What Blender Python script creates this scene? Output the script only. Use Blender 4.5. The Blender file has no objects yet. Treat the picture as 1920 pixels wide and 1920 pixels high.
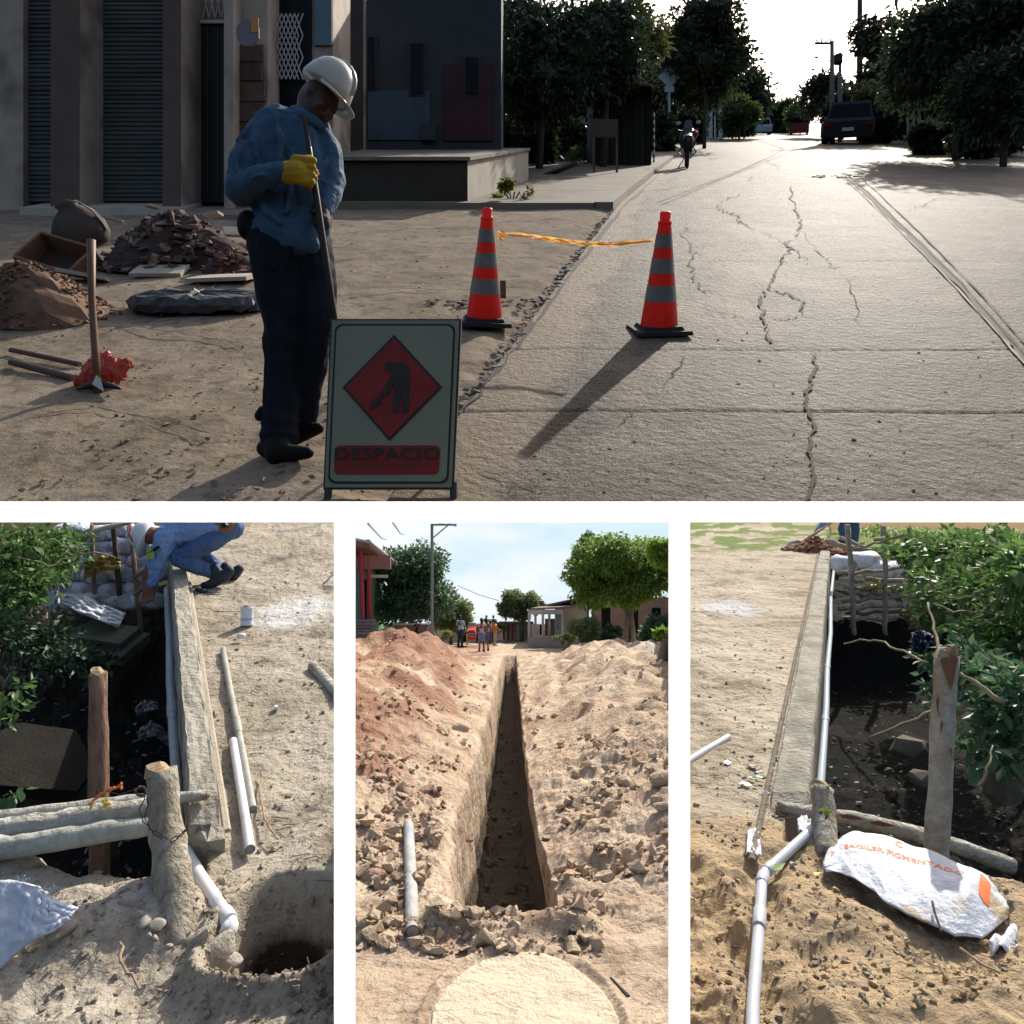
import bpy, bmesh, math, random
import numpy as np
from mathutils import Vector, Matrix
random.seed(7); np.random.seed(7)
C = bpy.context.scene.collection
SC = bpy.context.scene
V = Vector

# ------------------------------------------------------------------ camera, world, sun, exposure
cam_d = bpy.data.cameras.new('camera'); cam = bpy.data.objects.new('camera', cam_d); C.objects.link(cam)
cam_d.sensor_width = 36.0; cam_d.sensor_fit = 'HORIZONTAL'; cam_d.lens = 36.0 * 1400 / 1920
cam_d.clip_start = 0.05; cam_d.clip_end = 20000
cam.location = (0, 0, 0); cam.rotation_euler = (math.radians(90), 0, 0)
SC.camera = cam
SUN = Vector((0.373, 0.64, 0.673)).normalized()          # direction towards the sun
w = bpy.data.worlds.new('World'); SC.world = w; w.use_nodes = True
nt = w.node_tree; nt.nodes.clear()
sky = nt.nodes.new('ShaderNodeTexSky'); sky.sky_type = 'NISHITA'; sky.sun_disc = False
sky.sun_elevation = math.asin(SUN.z); sky.sun_rotation = math.atan2(SUN.x, SUN.y)
sky.air_density = 1.0; sky.dust_density = 4.0; sky.ozone_density = 0.4
bg = nt.nodes.new('ShaderNodeBackground'); bg.inputs[1].default_value = 0.14
wo = nt.nodes.new('ShaderNodeOutputWorld')
nt.links.new(sky.outputs[0], bg.inputs[0]); nt.links.new(bg.outputs[0], wo.inputs[0])
sd = bpy.data.lights.new('sun', 'SUN'); sd.energy = 5.0; sd.angle = math.radians(0.5); sd.color = (1.0, 0.94, 0.84)
so = bpy.data.objects.new('sun', sd); C.objects.link(so)
so.rotation_euler = SUN.to_track_quat('Z', 'Y').to_euler()
SC.view_settings.view_transform = 'Standard'; SC.view_settings.look = 'None'
SC.view_settings.exposure = 0.3; SC.view_settings.gamma = 1.0
SC.view_settings.use_curve_mapping = False
SC.cycles.max_bounces = 6; SC.cycles.diffuse_bounces = 3; SC.cycles.transparent_max_bounces = 8

# ------------------------------------------------------------------ the four places
# Each place has its own ground, a slope that climbs or falls away from the viewpoint, and everything on it stands plumb.
FL = 1400.0
class Place:
    def __init__(s, size, h, hy):
        s.s, s.h, s.hy = size, h, hy; s.m = (960 - hy) / FL
    def g(s, px, py, up=0.0):                 # the point of the slope seen at a photo position
        y = s.h * FL / (py - s.hy); return V(((px - 960) / FL * y, y, up))
    def at(s, px, py, y):                     # the point seen there at distance y, z counted from the slope
        return V(((px - 960) / FL * y, y, s.h - (py - s.hy) / FL * y))
    def w(s, p):
        return V((s.s * p[0], s.s * p[1], s.s * (s.m * p[1] + p[2] - s.h)))
STREET = Place(6.0, 1.5, 235)                 # the street climbing the hill
CREEK = Place(0.8, 1.5, 690)                  # left creek crossing
TRENCH = Place(0.37, 1.65, 1150)               # trench street falling away
BANK = Place(0.6, 1.6, 870)                   # right creek crossing

# ------------------------------------------------------------------ mesh helpers
class MB:
    def __init__(s): s.v = []; s.f = []; s.mi = []; s.cur = 0; s.uv = None
    def add(s, vs, fs):
        n = len(s.v); s.v.extend(tuple(q) for q in vs)
        for f in fs: s.f.append(tuple(n + i for i in f)); s.mi.append(s.cur)
        return s
    def box(s, c, d, M=None, top=1.0, topy=None):
        topy = top if topy is None else topy
        vs = []
        for z in (-.5, .5):
            k = 1 if z < 0 else top; ky = 1 if z < 0 else topy
            for x, y in ((-.5, -.5), (.5, -.5), (.5, .5), (-.5, .5)):
                q = V((x * d[0] * k, y * d[1] * ky, z * d[2]))
                if M is not None: q = M @ q
                vs.append(q + V(c))
        return s.add(vs, [(3, 2, 1, 0), (4, 5, 6, 7), (0, 1, 5, 4), (1, 2, 6, 5), (2, 3, 7, 6), (3, 0, 4, 7)])
    def hexa(s, a):      # 8 corners: bottom ring then top ring
        return s.add(a, [(3, 2, 1, 0), (4, 5, 6, 7), (0, 1, 5, 4), (1, 2, 6, 5), (2, 3, 7, 6), (3, 0, 4, 7)])
    def tube(s, pts, r, n=10, cap=True, flat=1.0, jit=0.0):
        pts = [V(p) for p in pts]; k = len(pts)
        if not hasattr(r, '__len__'): r = [r] * k
        base = len(s.v); vs = []; up = None
        for i, p in enumerate(pts):
            d = (pts[min(i + 1, k - 1)] - pts[max(i - 1, 0)])
            d = d.normalized() if d.length > 1e-9 else V((0, 0, 1))
            if up is None:
                up = V((0, 0, 1)) if abs(d.z) < .9 else V((0, 1, 0))
            a = up.cross(d).normalized(); b = d.cross(a); up = b
            for j in range(n):
                t = 2 * math.pi * j / n; q = 1 + (random.uniform(-jit, jit) if jit else 0)
                vs.append(p + (a * math.cos(t) + b * math.sin(t) * flat) * r[i] * q)
        fs = []
        for i in range(k - 1):
            for j in range(n):
                a0 = i * n + j; a1 = i * n + (j + 1) % n
                fs.append((a0, a1, a1 + n, a0 + n))
        if cap:
            fs.append(tuple(range(n - 1, -1, -1))); fs.append(tuple((k - 1) * n + j for j in range(n)))
        return s.add(vs, fs)
    def lathe(s, c, prof, n=20, M=None, sx=1.0, sy=1.0, cap=True):
        vs = []; 
        for r, z in prof:
            for j in range(n):
                t = 2 * math.pi * j / n; q = V((r * math.cos(t) * sx, r * math.sin(t) * sy, z))
                if M is not None: q = M @ q
                vs.append(q + V(c))
        fs = []
        for i in range(len(prof) - 1):
            for j in range(n):
                a0 = i * n + j; a1 = i * n + (j + 1) % n; fs.append((a0, a1, a1 + n, a0 + n))
        if cap: fs.append(tuple(range(n - 1, -1, -1))); fs.append(tuple((len(prof) - 1) * n + j for j in range(n)))
        return s.add(vs, fs)
    def ball(s, c, r, M=None, n=10, m=7, jit=0.0):
        r = r if hasattr(r, '__len__') else (r, r, r)
        vs = []; fs = []
        for i in range(m + 1):
            ph = math.pi * i / m
            for j in range(n):
                t = 2 * math.pi * j / n; k = 1 + (random.uniform(-jit, jit) if jit else 0)
                q = V((math.sin(ph) * math.cos(t) * r[0] * k, math.sin(ph) * math.sin(t) * r[1] * k, math.cos(ph) * r[2] * k))
                if i in (0, m): q = V((0, 0, r[2] if i == 0 else -r[2]))
                if M is not None: q = M @ q
                vs.append(q + V(c))
        for i in range(m):
            for j in range(n):
                a0 = i * n + j; a1 = i * n + (j + 1) % n; fs.append((a0, a0 + n, a1 + n, a1))
        return s.add(vs, fs)
    def prism(s, poly, y0, y1, axis='y'):   # polygon in xz extruded along y
        n = len(poly)
        if axis == 'y': vs = [V((p[0], y0, p[1])) for p in poly] + [V((p[0], y1, p[1])) for p in poly]
        elif axis == 'z': vs = [V((p[0], p[1], y0)) for p in poly] + [V((p[0], p[1], y1)) for p in poly]
        else: vs = [V((y0, p[0], p[1])) for p in poly] + [V((y1, p[0], p[1])) for p in poly]
        fs = [tuple(range(n)), tuple(range(2 * n - 1, n - 1, -1))]
        for i in range(n):
            j = (i + 1) % n; fs.append((i, i + n, j + n, j))
        return s.add(vs, fs)
    def quad(s, a, b, c, d): return s.add([a, b, c, d], [(0, 1, 2, 3)])
    def rock(s, c, r, seed=None, flat=.7, pts=14):
        rnd = random.Random(seed if seed is not None else random.random())
        bm = bmesh.new(); R = Matrix.Rotation(rnd.uniform(0, 6.3), 3, 'Z')
        for i in range(pts):
            d = V((rnd.gauss(0, 1), rnd.gauss(0, 1), rnd.gauss(0, 1))).normalized()
            q = R @ V((d.x * r * 1.2, d.y * r * .85, d.z * r * flat)) * rnd.uniform(.85, 1.1)
            bm.verts.new(q)
        h = bmesh.ops.convex_hull(bm, input=bm.verts)
        bm.verts.ensure_lookup_table()
        ids = {}; vs = []
        for f in bm.faces:
            for v_ in f.verts:
                if v_ not in ids: ids[v_] = len(vs); vs.append(v_.co + V(c))
        fs = [tuple(ids[v_] for v_ in f.verts) for f in bm.faces]
        bm.free(); return s.add(vs, fs)
    def mesh(s, name, mats, smooth=False, lift=None):
        vs = s.v
        if lift: vs = [(x, y, z + lift * y) for x, y, z in vs]
        me = bpy.data.meshes.new(name); me.from_pydata(vs, [], s.f)
        mats = mats if isinstance(mats, (list, tuple)) else [mats]
        for m_ in mats: me.materials.append(m_)
        if len(mats) > 1: me.polygons.foreach_set('material_index', s.mi)
        if smooth: me.polygons.foreach_set('use_smooth', [True] * len(s.f))
        me.update(); return me

def tag(o, label=None, cat=None, group=None, kind=None):
    if label: o['label'] = label
    if cat: o['category'] = cat
    if group: o['group'] = group
    if kind: o['kind'] = kind
    return o
INFO = {}
def thing(P, p, name, label, cat, group=None, rot=(0, 0, 0), size=1.0, kind=None):
    o = bpy.data.objects.new(name, None); C.objects.link(o); o.empty_display_size = .1
    o.location = P.w(p); o.rotation_euler = rot; k = P.s * size; o.scale = (k, k, k)
    INFO[o.name] = (P, V(p)); return tag(o, label, cat, group, kind)
def part(par, name, mb, mat, smooth=False, lifted=False, label=None, kind=None, root=None):
    """lifted: vertices given in the place's own coordinates and following its slope; else relative to the thing's base."""
    lift = None; src = mb
    if lifted:
        P, p = INFO[(root or par).name]
        src = MB(); src.f = mb.f; src.mi = mb.mi; src.v = [(a - p.x, b - p.y, c - p.z) for a, b, c in mb.v]; lift = P.m
    o = bpy.data.objects.new(name, src.mesh(name, mat, smooth, lift)); C.objects.link(o); o.parent = par
    return tag(o, label, None, None, kind)
def solo(P, p, name, mb, mat, label=None, cat=None, group=None, kind=None, smooth=False, lifted=False, rot=(0, 0, 0), size=1.0):
    lift = None; src = mb; p = V(p)
    if lifted:
        src = MB(); src.f = mb.f; src.mi = mb.mi; src.v = [(a - p.x, b - p.y, c - p.z) for a, b, c in mb.v]; lift = P.m
    o = bpy.data.objects.new(name, src.mesh(name, mat, smooth, lift)); C.objects.link(o)
    o.location = P.w(p); o.rotation_euler = rot; k = P.s * size; o.scale = (k, k, k)
    INFO[o.name] = (P, p); return tag(o, label, cat, group, kind)
def inst(src_mesh, name, par, loc, rot=(0, 0, 0), sc=1.0):
    o = bpy.data.objects.new(name, src_mesh); C.objects.link(o); o.parent = par
    o.location = loc; o.rotation_euler = rot; o.scale = sc if hasattr(sc, '__len__') else (sc, sc, sc); return o
def remesh(o, vox, smooth=4, disp=None, dsize=.1):
    m_ = o.modifiers.new('remesh', 'REMESH'); m_.mode = 'VOXEL'; m_.voxel_size = vox; m_.use_smooth_shade = True
    s_ = o.modifiers.new('smooth', 'SMOOTH'); s_.iterations = smooth; s_.factor = .6
    if disp:
        t = bpy.data.textures.new('folds', 'CLOUDS'); t.noise_scale = dsize; t.noise_depth = 2
        d = o.modifiers.new('folds', 'DISPLACE'); d.texture = t; d.strength = disp; d.mid_level = .5
    return o

# ------------------------------------------------------------------ noise
_perm = np.random.RandomState(3).permutation(512)
_perm = np.concatenate([_perm, _perm, _perm])
_gr = np.random.RandomState(4).uniform(0, 2 * math.pi, 2048)
def perlin(x, y, seed=0):
    x = np.asarray(x, float) + seed * 17.31; y = np.asarray(y, float) + seed * 5.77
    xi = np.floor(x).astype(int); yi = np.floor(y).astype(int); xf = x - xi; yf = y - yi
    def gd(ix, iy, fx, fy):
        a = _gr[_perm[(_perm[ix & 511] + (iy & 511))]]; return np.cos(a) * fx + np.sin(a) * fy
    u = xf ** 3 * (xf * (xf * 6 - 15) + 10); v_ = yf ** 3 * (yf * (yf * 6 - 15) + 10)
    n00 = gd(xi, yi, xf, yf); n10 = gd(xi + 1, yi, xf - 1, yf)
    n01 = gd(xi, yi + 1, xf, yf - 1); n11 = gd(xi + 1, yi + 1, xf - 1, yf - 1)
    return (n00 * (1 - u) + n10 * u) * (1 - v_) + (n01 * (1 - u) + n11 * u) * v_
def fbm(x, y, o=4, seed=0, gain=.5):
    a = 1.0; t = 0
    for i in range(o): t = t + a * perlin(x * 2 ** i, y * 2 ** i, seed + i); a *= gain
    return t
def ridged(x, y, o=4, seed=0):
    a = 1.0; t = 0
    for i in range(o): t = t + a * (1 - 2 * np.abs(perlin(x * 2 ** i, y * 2 ** i, seed + i))) ** 2; a *= .5
    return t
def sst(a, b, x):
    t = np.clip((x - a) / (b - a), 0, 1); return t * t * (3 - 2 * t)

# ------------------------------------------------------------------ materials
MATS = {}
def mat(name, col, rough=.8, col2=None, scale=8.0, detail=6, bump=0.0, bscale=40.0, metal=0.0, spec=.35, col3=None, s3=2.0,
        alpha=None, trans=0.0, vor=False, stretch=None, contrast=(.35, .65), c3=(.5, .7), coat=0.0, backface=None, hue=0.0):
    if name in MATS: return MATS[name]
    m = bpy.data.materials.new(name); m.use_nodes = True; n = m.node_tree; n.nodes.clear(); L = n.links
    out = n.nodes.new('ShaderNodeOutputMaterial'); b = n.nodes.new('ShaderNodeBsdfPrincipled')
    L.new(b.outputs[0], out.inputs[0])
    b.inputs['Roughness'].default_value = rough; b.inputs['Metallic'].default_value = metal
    b.inputs['Specular IOR Level'].default_value = spec; b.inputs['Base Color'].default_value = (*col, 1)
    if coat: b.inputs['Coat Weight'].default_value = coat
    tc = n.nodes.new('ShaderNodeTexCoord'); src = tc.outputs['Object']
    if stretch:
        mp = n.nodes.new('ShaderNodeMapping'); mp.inputs['Scale'].default_value = stretch; L.new(src, mp.inputs[0]); src = mp.outputs[0]
    cur = None
    if col2:
        t = n.nodes.new('ShaderNodeTexVoronoi' if vor else 'ShaderNodeTexNoise'); t.inputs['Scale'].default_value = scale
        if not vor: t.inputs['Detail'].default_value = detail; t.inputs['Roughness'].default_value = .62
        L.new(src, t.inputs['Vector'])
        r = n.nodes.new('ShaderNodeMapRange'); r.inputs[1].default_value = contrast[0]; r.inputs[2].default_value = contrast[1]
        L.new(t.outputs['Color' if vor else 0], r.inputs[0])
        mx = n.nodes.new('ShaderNodeMix'); mx.data_type = 'RGBA'
        mx.inputs[6].default_value = (*col, 1); mx.inputs[7].default_value = (*col2, 1); L.new(r.outputs[0], mx.inputs[0]); cur = mx.outputs[2]
    if col3:
        t = n.nodes.new('ShaderNodeTexNoise'); t.inputs['Scale'].default_value = s3; t.inputs['Detail'].default_value = 5; L.new(src, t.inputs['Vector'])
        r = n.nodes.new('ShaderNodeMapRange'); r.inputs[1].default_value = c3[0]; r.inputs[2].default_value = c3[1]; L.new(t.outputs[0], r.inputs[0])
        mx = n.nodes.new('ShaderNodeMix'); mx.data_type = 'RGBA'; mx.inputs[6].default_value = (*col, 1)
        if cur: L.new(cur, mx.inputs[6])
        mx.inputs[7].default_value = (*col3, 1); L.new(r.outputs[0], mx.inputs[0]); cur = mx.outputs[2]
    if hue:
        oi = n.nodes.new('ShaderNodeObjectInfo'); hs = n.nodes.new('ShaderNodeHueSaturation')
        r = n.nodes.new('ShaderNodeMapRange'); r.inputs[3].default_value = 1 - hue; r.inputs[4].default_value = 1 + hue
        L.new(oi.outputs['Random'], r.inputs[0]); L.new(r.outputs[0], hs.inputs['Value'])
        if cur: L.new(cur, hs.inputs['Color'])
        else: hs.inputs['Color'].default_value = (*col, 1)
        cur = hs.outputs[0]
    if cur: L.new(cur, b.inputs['Base Color'])
    if bump:
        t = n.nodes.new('ShaderNodeTexNoise'); t.inputs['Scale'].default_value = bscale; t.inputs['Detail'].default_value = 8
        t.inputs['Roughness'].default_value = .6; L.new(src, t.inputs['Vector'])
        bp = n.nodes.new('ShaderNodeBump'); bp.inputs['Strength'].default_value = min(1, bump); bp.inputs['Distance'].default_value = .6 / bscale * max(1, bump)
        L.new(t.outputs[0], bp.inputs['Height']); L.new(bp.outputs[0], b.inputs['Normal'])
    if trans:
        tr = n.nodes.new('ShaderNodeBsdfTranslucent'); ms = n.nodes.new('ShaderNodeMixShader'); ms.inputs[0].default_value = trans
        if cur: L.new(cur, tr.inputs[0])
        else: tr.inputs[0].default_value = (*col, 1)
        L.new(b.outputs[0], ms.inputs[1]); L.new(tr.outputs[0], ms.inputs[2]); L.new(ms.outputs[0], out.inputs[0])
    MATS[name] = m; return m
def leafmat(name, a, b, tr=.35):
    """leaf colour varies from leaf to leaf (random per mesh island)"""
    if name in MATS: return MATS[name]
    m = bpy.data.materials.new(name); m.use_nodes = True; n = m.node_tree; n.nodes.clear(); L = n.links
    out = n.nodes.new('ShaderNodeOutputMaterial'); bs = n.nodes.new('ShaderNodeBsdfPrincipled'); ge = n.nodes.new('ShaderNodeNewGeometry')
    mx = n.nodes.new('ShaderNodeMix'); mx.data_type = 'RGBA'; mx.inputs[6].default_value = (*a, 1); mx.inputs[7].default_value = (*b, 1)
    L.new(ge.outputs['Random Per Island'], mx.inputs[0]); L.new(mx.outputs[2], bs.inputs['Base Color'])
    bs.inputs['Roughness'].default_value = .45; bs.inputs['Specular IOR Level'].default_value = .4
    t = n.nodes.new('ShaderNodeBsdfTranslucent'); L.new(mx.outputs[2], t.inputs[0]); ms = n.nodes.new('ShaderNodeMixShader'); ms.inputs[0].default_value = tr
    L.new(bs.outputs[0], ms.inputs[1]); L.new(t.outputs[0], ms.inputs[2]); L.new(ms.outputs[0], out.inputs[0])
    MATS[name] = m; return m

# ------------------------------------------------------------------ ground sheets
def sheet(P, name, rows, cols_fn, hfun, material, kind='structure', label=None, cat=None, skirt=.4, origin=(0, 0, 0)):
    """grid on a slope: rows = distances, cols_fn(y) -> array of x; hfun(X, Y) -> (height, attributes)"""
    Y = []; X = []
    for y in rows:
        xs = cols_fn(y); X.append(xs); Y.append(np.full(len(xs), y))
    X = np.array(X); Y = np.array(Y); H = hfun(X, Y)
    att = None
    if isinstance(H, tuple): H, att = H; X = X + att.pop('dx', 0)
    ny, nx = X.shape
    co = np.stack([P.s * X, P.s * Y, P.s * (P.m * Y + H - P.h)], -1)
    idx = np.arange(ny * nx).reshape(ny, nx)
    q = np.stack([idx[:-1, :-1], idx[:-1, 1:], idx[1:, 1:], idx[1:, :-1]], -1).reshape(-1, 4)
    ring = np.concatenate([idx[0, :], idx[1:, -1], idx[-1, -2::-1], idx[-2:0:-1, 0]])
    flat = co.reshape(-1, 3); low = flat[ring].copy(); low[:, 2] -= skirt
    n0 = len(flat); k = len(ring); allv = np.concatenate([flat, low])
    r2 = np.roll(ring, -1); li = n0 + np.arange(k); l2 = np.roll(li, -1)
    q = np.concatenate([q, np.stack([ring, li, l2, r2], -1)])
    me = bpy.data.meshes.new(name)
    me.vertices.add(len(allv)); me.vertices.foreach_set('co', allv.ravel())
    me.loops.add(q.size); me.loops.foreach_set('vertex_index', q.ravel())
    me.polygons.add(len(q)); me.polygons.foreach_set('loop_start', np.arange(len(q)) * 4); me.polygons.foreach_set('loop_total', np.full(len(q), 4))
    me.polygons.foreach_set('use_smooth', np.ones(len(q), bool)); me.update(calc_edges=True); me.validate()
    if att is not None:
        for nm, a in att.items():
            at_ = me.attributes.new(nm, 'FLOAT', 'POINT'); vals = np.zeros(len(allv)); vals[:n0] = a.ravel(); vals[n0:] = a.ravel()[ring]
            at_.data.foreach_set('value', vals)
    me.materials.append(material)
    o = bpy.data.objects.new(name, me); C.objects.link(o); return tag(o, label, cat, None, kind)
def soil(name, base, dark, light, extra=None, scale=3.0, bump=.6, fine=60.0, rough=.95, attcols=(), spec=.12, speck=(.56, .72)):
    """soil with three tones, grain and fine relief; attcols: (attribute, colour) patches of other stuff or tone laid over it"""
    m = bpy.data.materials.new(name); m.use_nodes = True; n = m.node_tree; n.nodes.clear(); L = n.links
    out = n.nodes.new('ShaderNodeOutputMaterial'); b = n.nodes.new('ShaderNodeBsdfPrincipled'); L.new(b.outputs[0], out.inputs[0])
    b.inputs['Roughness'].default_value = rough; b.inputs['Specular IOR Level'].default_value = spec
    tc = n.nodes.new('ShaderNodeTexCoord'); o = tc.outputs['Object']
    def noise(sc, det=8, ro=.65):
        t = n.nodes.new('ShaderNodeTexNoise'); t.inputs['Scale'].default_value = sc; t.inputs['Detail'].default_value = det; t.inputs['Roughness'].default_value = ro
        L.new(o, t.inputs['Vector']); return t.outputs[0]
    def rng(x, a, c):
        r = n.nodes.new('ShaderNodeMapRange'); r.inputs[1].default_value = a; r.inputs[2].default_value = c; L.new(x, r.inputs[0]); return r.outputs[0]
    def mix(f, a, c):
        x = n.nodes.new('ShaderNodeMix'); x.data_type = 'RGBA'; L.new(f, x.inputs[0])
        for i, q in ((6, a), (7, c)):
            if isinstance(q, tuple): x.inputs[i].default_value = (*q, 1)
            else: L.new(q, x.inputs[i])
        return x.outputs[2]
    c = mix(rng(noise(scale), .4, .62), base, light)
    c = mix(rng(noise(scale * 2.7), .52, .68), c, dark)
    c = mix(rng(noise(fine, 3), *speck), c, dark)
    c = mix(rng(noise(fine * 1.7, 3), .6, .72), c, light)
    for an, ac in attcols:
        a = n.nodes.new('ShaderNodeAttribute'); a.attribute_name = an; jitter = n.nodes.new('ShaderNodeMath'); jitter.operation = 'MULTIPLY_ADD'
        L.new(noise(fine * .35), jitter.inputs[0]); jitter.inputs[1].default_value = .9; L.new(a.outputs['Fac'], jitter.inputs[2])
        c = mix(rng(jitter.outputs[0], .75, 1.1), c, ac)
    L.new(c, b.inputs['Base Color'])
    bp = n.nodes.new('ShaderNodeBump'); bp.inputs['Strength'].default_value = min(1, bump); bp.inputs['Distance'].default_value = .9 / fine
    L.new(noise(fine, 10, .7), bp.inputs['Height'])
    bp2 = n.nodes.new('ShaderNodeBump'); bp2.inputs['Strength'].default_value = min(1, bump); bp2.inputs['Distance'].default_value = 2.5 / fine
    L.new(noise(fine * .22, 6, .6), bp2.inputs['Height']); L.new(bp.outputs[0], bp2.inputs['Normal']); L.new(bp2.outputs[0], b.inputs['Normal'])
    return m
def rows_px(P, py0, py1, n):
    return [P.h * FL / (py - P.hy) for py in np.linspace(py0, py1, n)]
def cols_px(x0, x1, n):
    t = (np.linspace(x0, x1, n) - 960) / FL
    return lambda y: t * y

# ------------------------------------------------------------------ plants
def leaf_shape(l, w_):
    return [(0, 0, 0), (w_ * .5, l * .35, l * .06), (0, l, 0), (-w_ * .5, l * .35, l * .06)], [(0, 1, 2), (0, 2, 3)]
def leaves(mb, blobs, n, l, w_, hang=.3, shell=.55, seed=1):
    rnd = random.Random(seed); tot = sum(b[3] * b[4] * b[5] for b in blobs) or 1
    base, fs = leaf_shape(l, w_)
    for b in blobs:
        k = int(n * (b[3] * b[4] * b[5]) / tot) + 1
        for i in range(k):
            d = V((rnd.gauss(0, 1), rnd.gauss(0, 1), rnd.gauss(0, 1))).normalized()
            r = rnd.uniform(shell, 1.04) + .12 * math.sin(d.x * 5 + d.z * 7 + b[0] * 3)
            c = V((b[0] + d.x * b[3] * r, b[1] + d.y * b[4] * r, b[2] + d.z * b[5] * r))
            e = d * .8 + V((rnd.gauss(0, .6), rnd.gauss(0, .6), rnd.gauss(0, .5) - hang))
            M = e.to_track_quat('Y', 'Z').to_matrix() @ Matrix.Rotation(rnd.uniform(-1.4, 1.4), 3, 'Y')
            k_ = rnd.uniform(.65, 1.25)
            mb.add([M @ (V(q) * k_) + c for q in base], fs)
    return mb
def clumps(cx, cy, cz, rx, ry, rz, n, r, seed=1, low=-1.0):
    """n leaf clumps spread through an ellipsoid"""
    rnd = random.Random(seed); o = []
    for i in range(n):
        d = V((rnd.gauss(0, 1), rnd.gauss(0, 1), rnd.gauss(0, 1))).normalized()
        if d.z < low: d.z = -d.z
        k = rnd.uniform(.35, 1.0) ** .5; q = r * rnd.uniform(.6, 1.3)
        o.append((cx + d.x * (rx - q * .7) * k, cy + d.y * (ry - q * .7) * k, cz + d.z * (rz - q * .7) * k, q, q, q * .8))
    return o
def tree(P, p, label, blobs, n, l, w_, lm, bark, trunk=None, group=None, name='broadleaf_tree', cat='tree', rt=.12, hang=.3, seed=1, core=None, shell=.45):
    t = thing(P, p, name, label, cat, group)
    cb = leaves(MB(), blobs, int(n * 2.4), l, w_, hang, shell, seed)
    part(t, 'crown', cb, lm)
    if core:
        co = MB(); rnd = random.Random(seed)
        for b in blobs: co.ball(b[:3], (b[3] * core * .58, b[4] * core * .58, b[5] * core * .58), n=10, m=8, jit=.3)
        part(t, 'inner_foliage', co, lm)
    tr = MB()
    for pts, r in (trunk or [([(0, 0, 0), (.1, 0, 1.2), (0, 0, 2.4)], [rt, rt * .8, rt * .4])]): tr.tube(pts, r, 8, jit=.06)
    part(t, 'trunk', tr, bark, smooth=True); return t
def wavy(pts, amp, n=4, seed=0):
    rnd = random.Random(seed); o = []
    for i in range(len(pts) - 1):
        a, b = V(pts[i]), V(pts[i + 1])
        for j in range(n):
            q = a.lerp(b, j / n)
            if i or j: q += V((rnd.gauss(0, amp), rnd.gauss(0, amp), rnd.gauss(0, amp)))
            o.append(q)
    o.append(V(pts[-1])); return o
# ================================================================== GROUND OF THE FOUR PLACES
def curb_x(y):      # left edge of the carriageway, in metres to the right of the viewpoint
    return np.interp(y, [2.5, 3.93, 5.75, 9.77, 14.5, 32.3, 84, 300, 2000], [-.62, -.25, .16, 1.05, 2.1, 6.9, 22, 86, 600])
rows = rows_px(STREET, 946, 300, 330) + rows_px(STREET, 298, 236.0, 60)
s_dirt = soil('street_dirt', (.20, .158, .113), (.10, .076, .053), (.27, .218, .162), scale=.35, bump=.35, fine=9.0, rough=1, spec=.05)
def h_dirt(X, Y):
    e = curb_x(Y) - X
    h = .012 * fbm(X * 3, Y * 3, 4, 1) + .03 * fbm(X * .8, Y * .8, 2, 2)
    h = h - .05 * sst(.35, .0, e) * sst(30, 10, Y) * sst(2.96, 3.1, Y) * (1 + .8 * perlin(X * 5, Y * 5, 3))
    return h - .01
def cols_dirt(y):
    a = (-60 - 960) / FL * y; b = float(curb_x(y)) + .02; return np.linspace(a, b, 240)
sheet(STREET, 'ground', rows, cols_dirt, h_dirt, s_dirt, skirt=.2)
s_road = soil('street_concrete', (.102, .079, .056), (.030, .022, .016), (.20, .16, .117), scale=.25, bump=1.0, fine=14.0, rough=.74, spec=.16, speck=(.47, .60), attcols=(('silt', (.20, .15, .10)), ('line', (.05, .04, .032))))
joints = [770, 655, 490, 405, 372, 345]
jd = [STREET.h * FL / (q - 235) for q in joints]
def h_road(X, Y):
    h = .006 * fbm(X * 2, Y * 2, 3, 9) + .012 * fbm(X * .5, Y * .3, 2, 11)
    ln = 0
    for d in jd:
        e = np.exp(-((Y - d - .01 * fbm(X * 4, X * 0, 3, 5)) / (.010 + d * .0011)) ** 2); h = h - .014 * e; ln = np.maximum(ln, e)
    e = X - curb_x(Y)
    return h, {'silt': np.maximum(sst(.62, .25, e + .25 * fbm(X * 2, Y * 1.5, 4, 8)) * .75, .55 * sst(.12, .5, fbm(X * .5, Y * .3, 5, 77))), 'line': ln * .8}
def cols_road(y):
    a = float(curb_x(y)) - .01; b = (1990 - 960) / FL * y; return np.linspace(a, b, 260)
sheet(STREET, 'road', rows, cols_road, h_road, s_road, skirt=.2)

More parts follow.
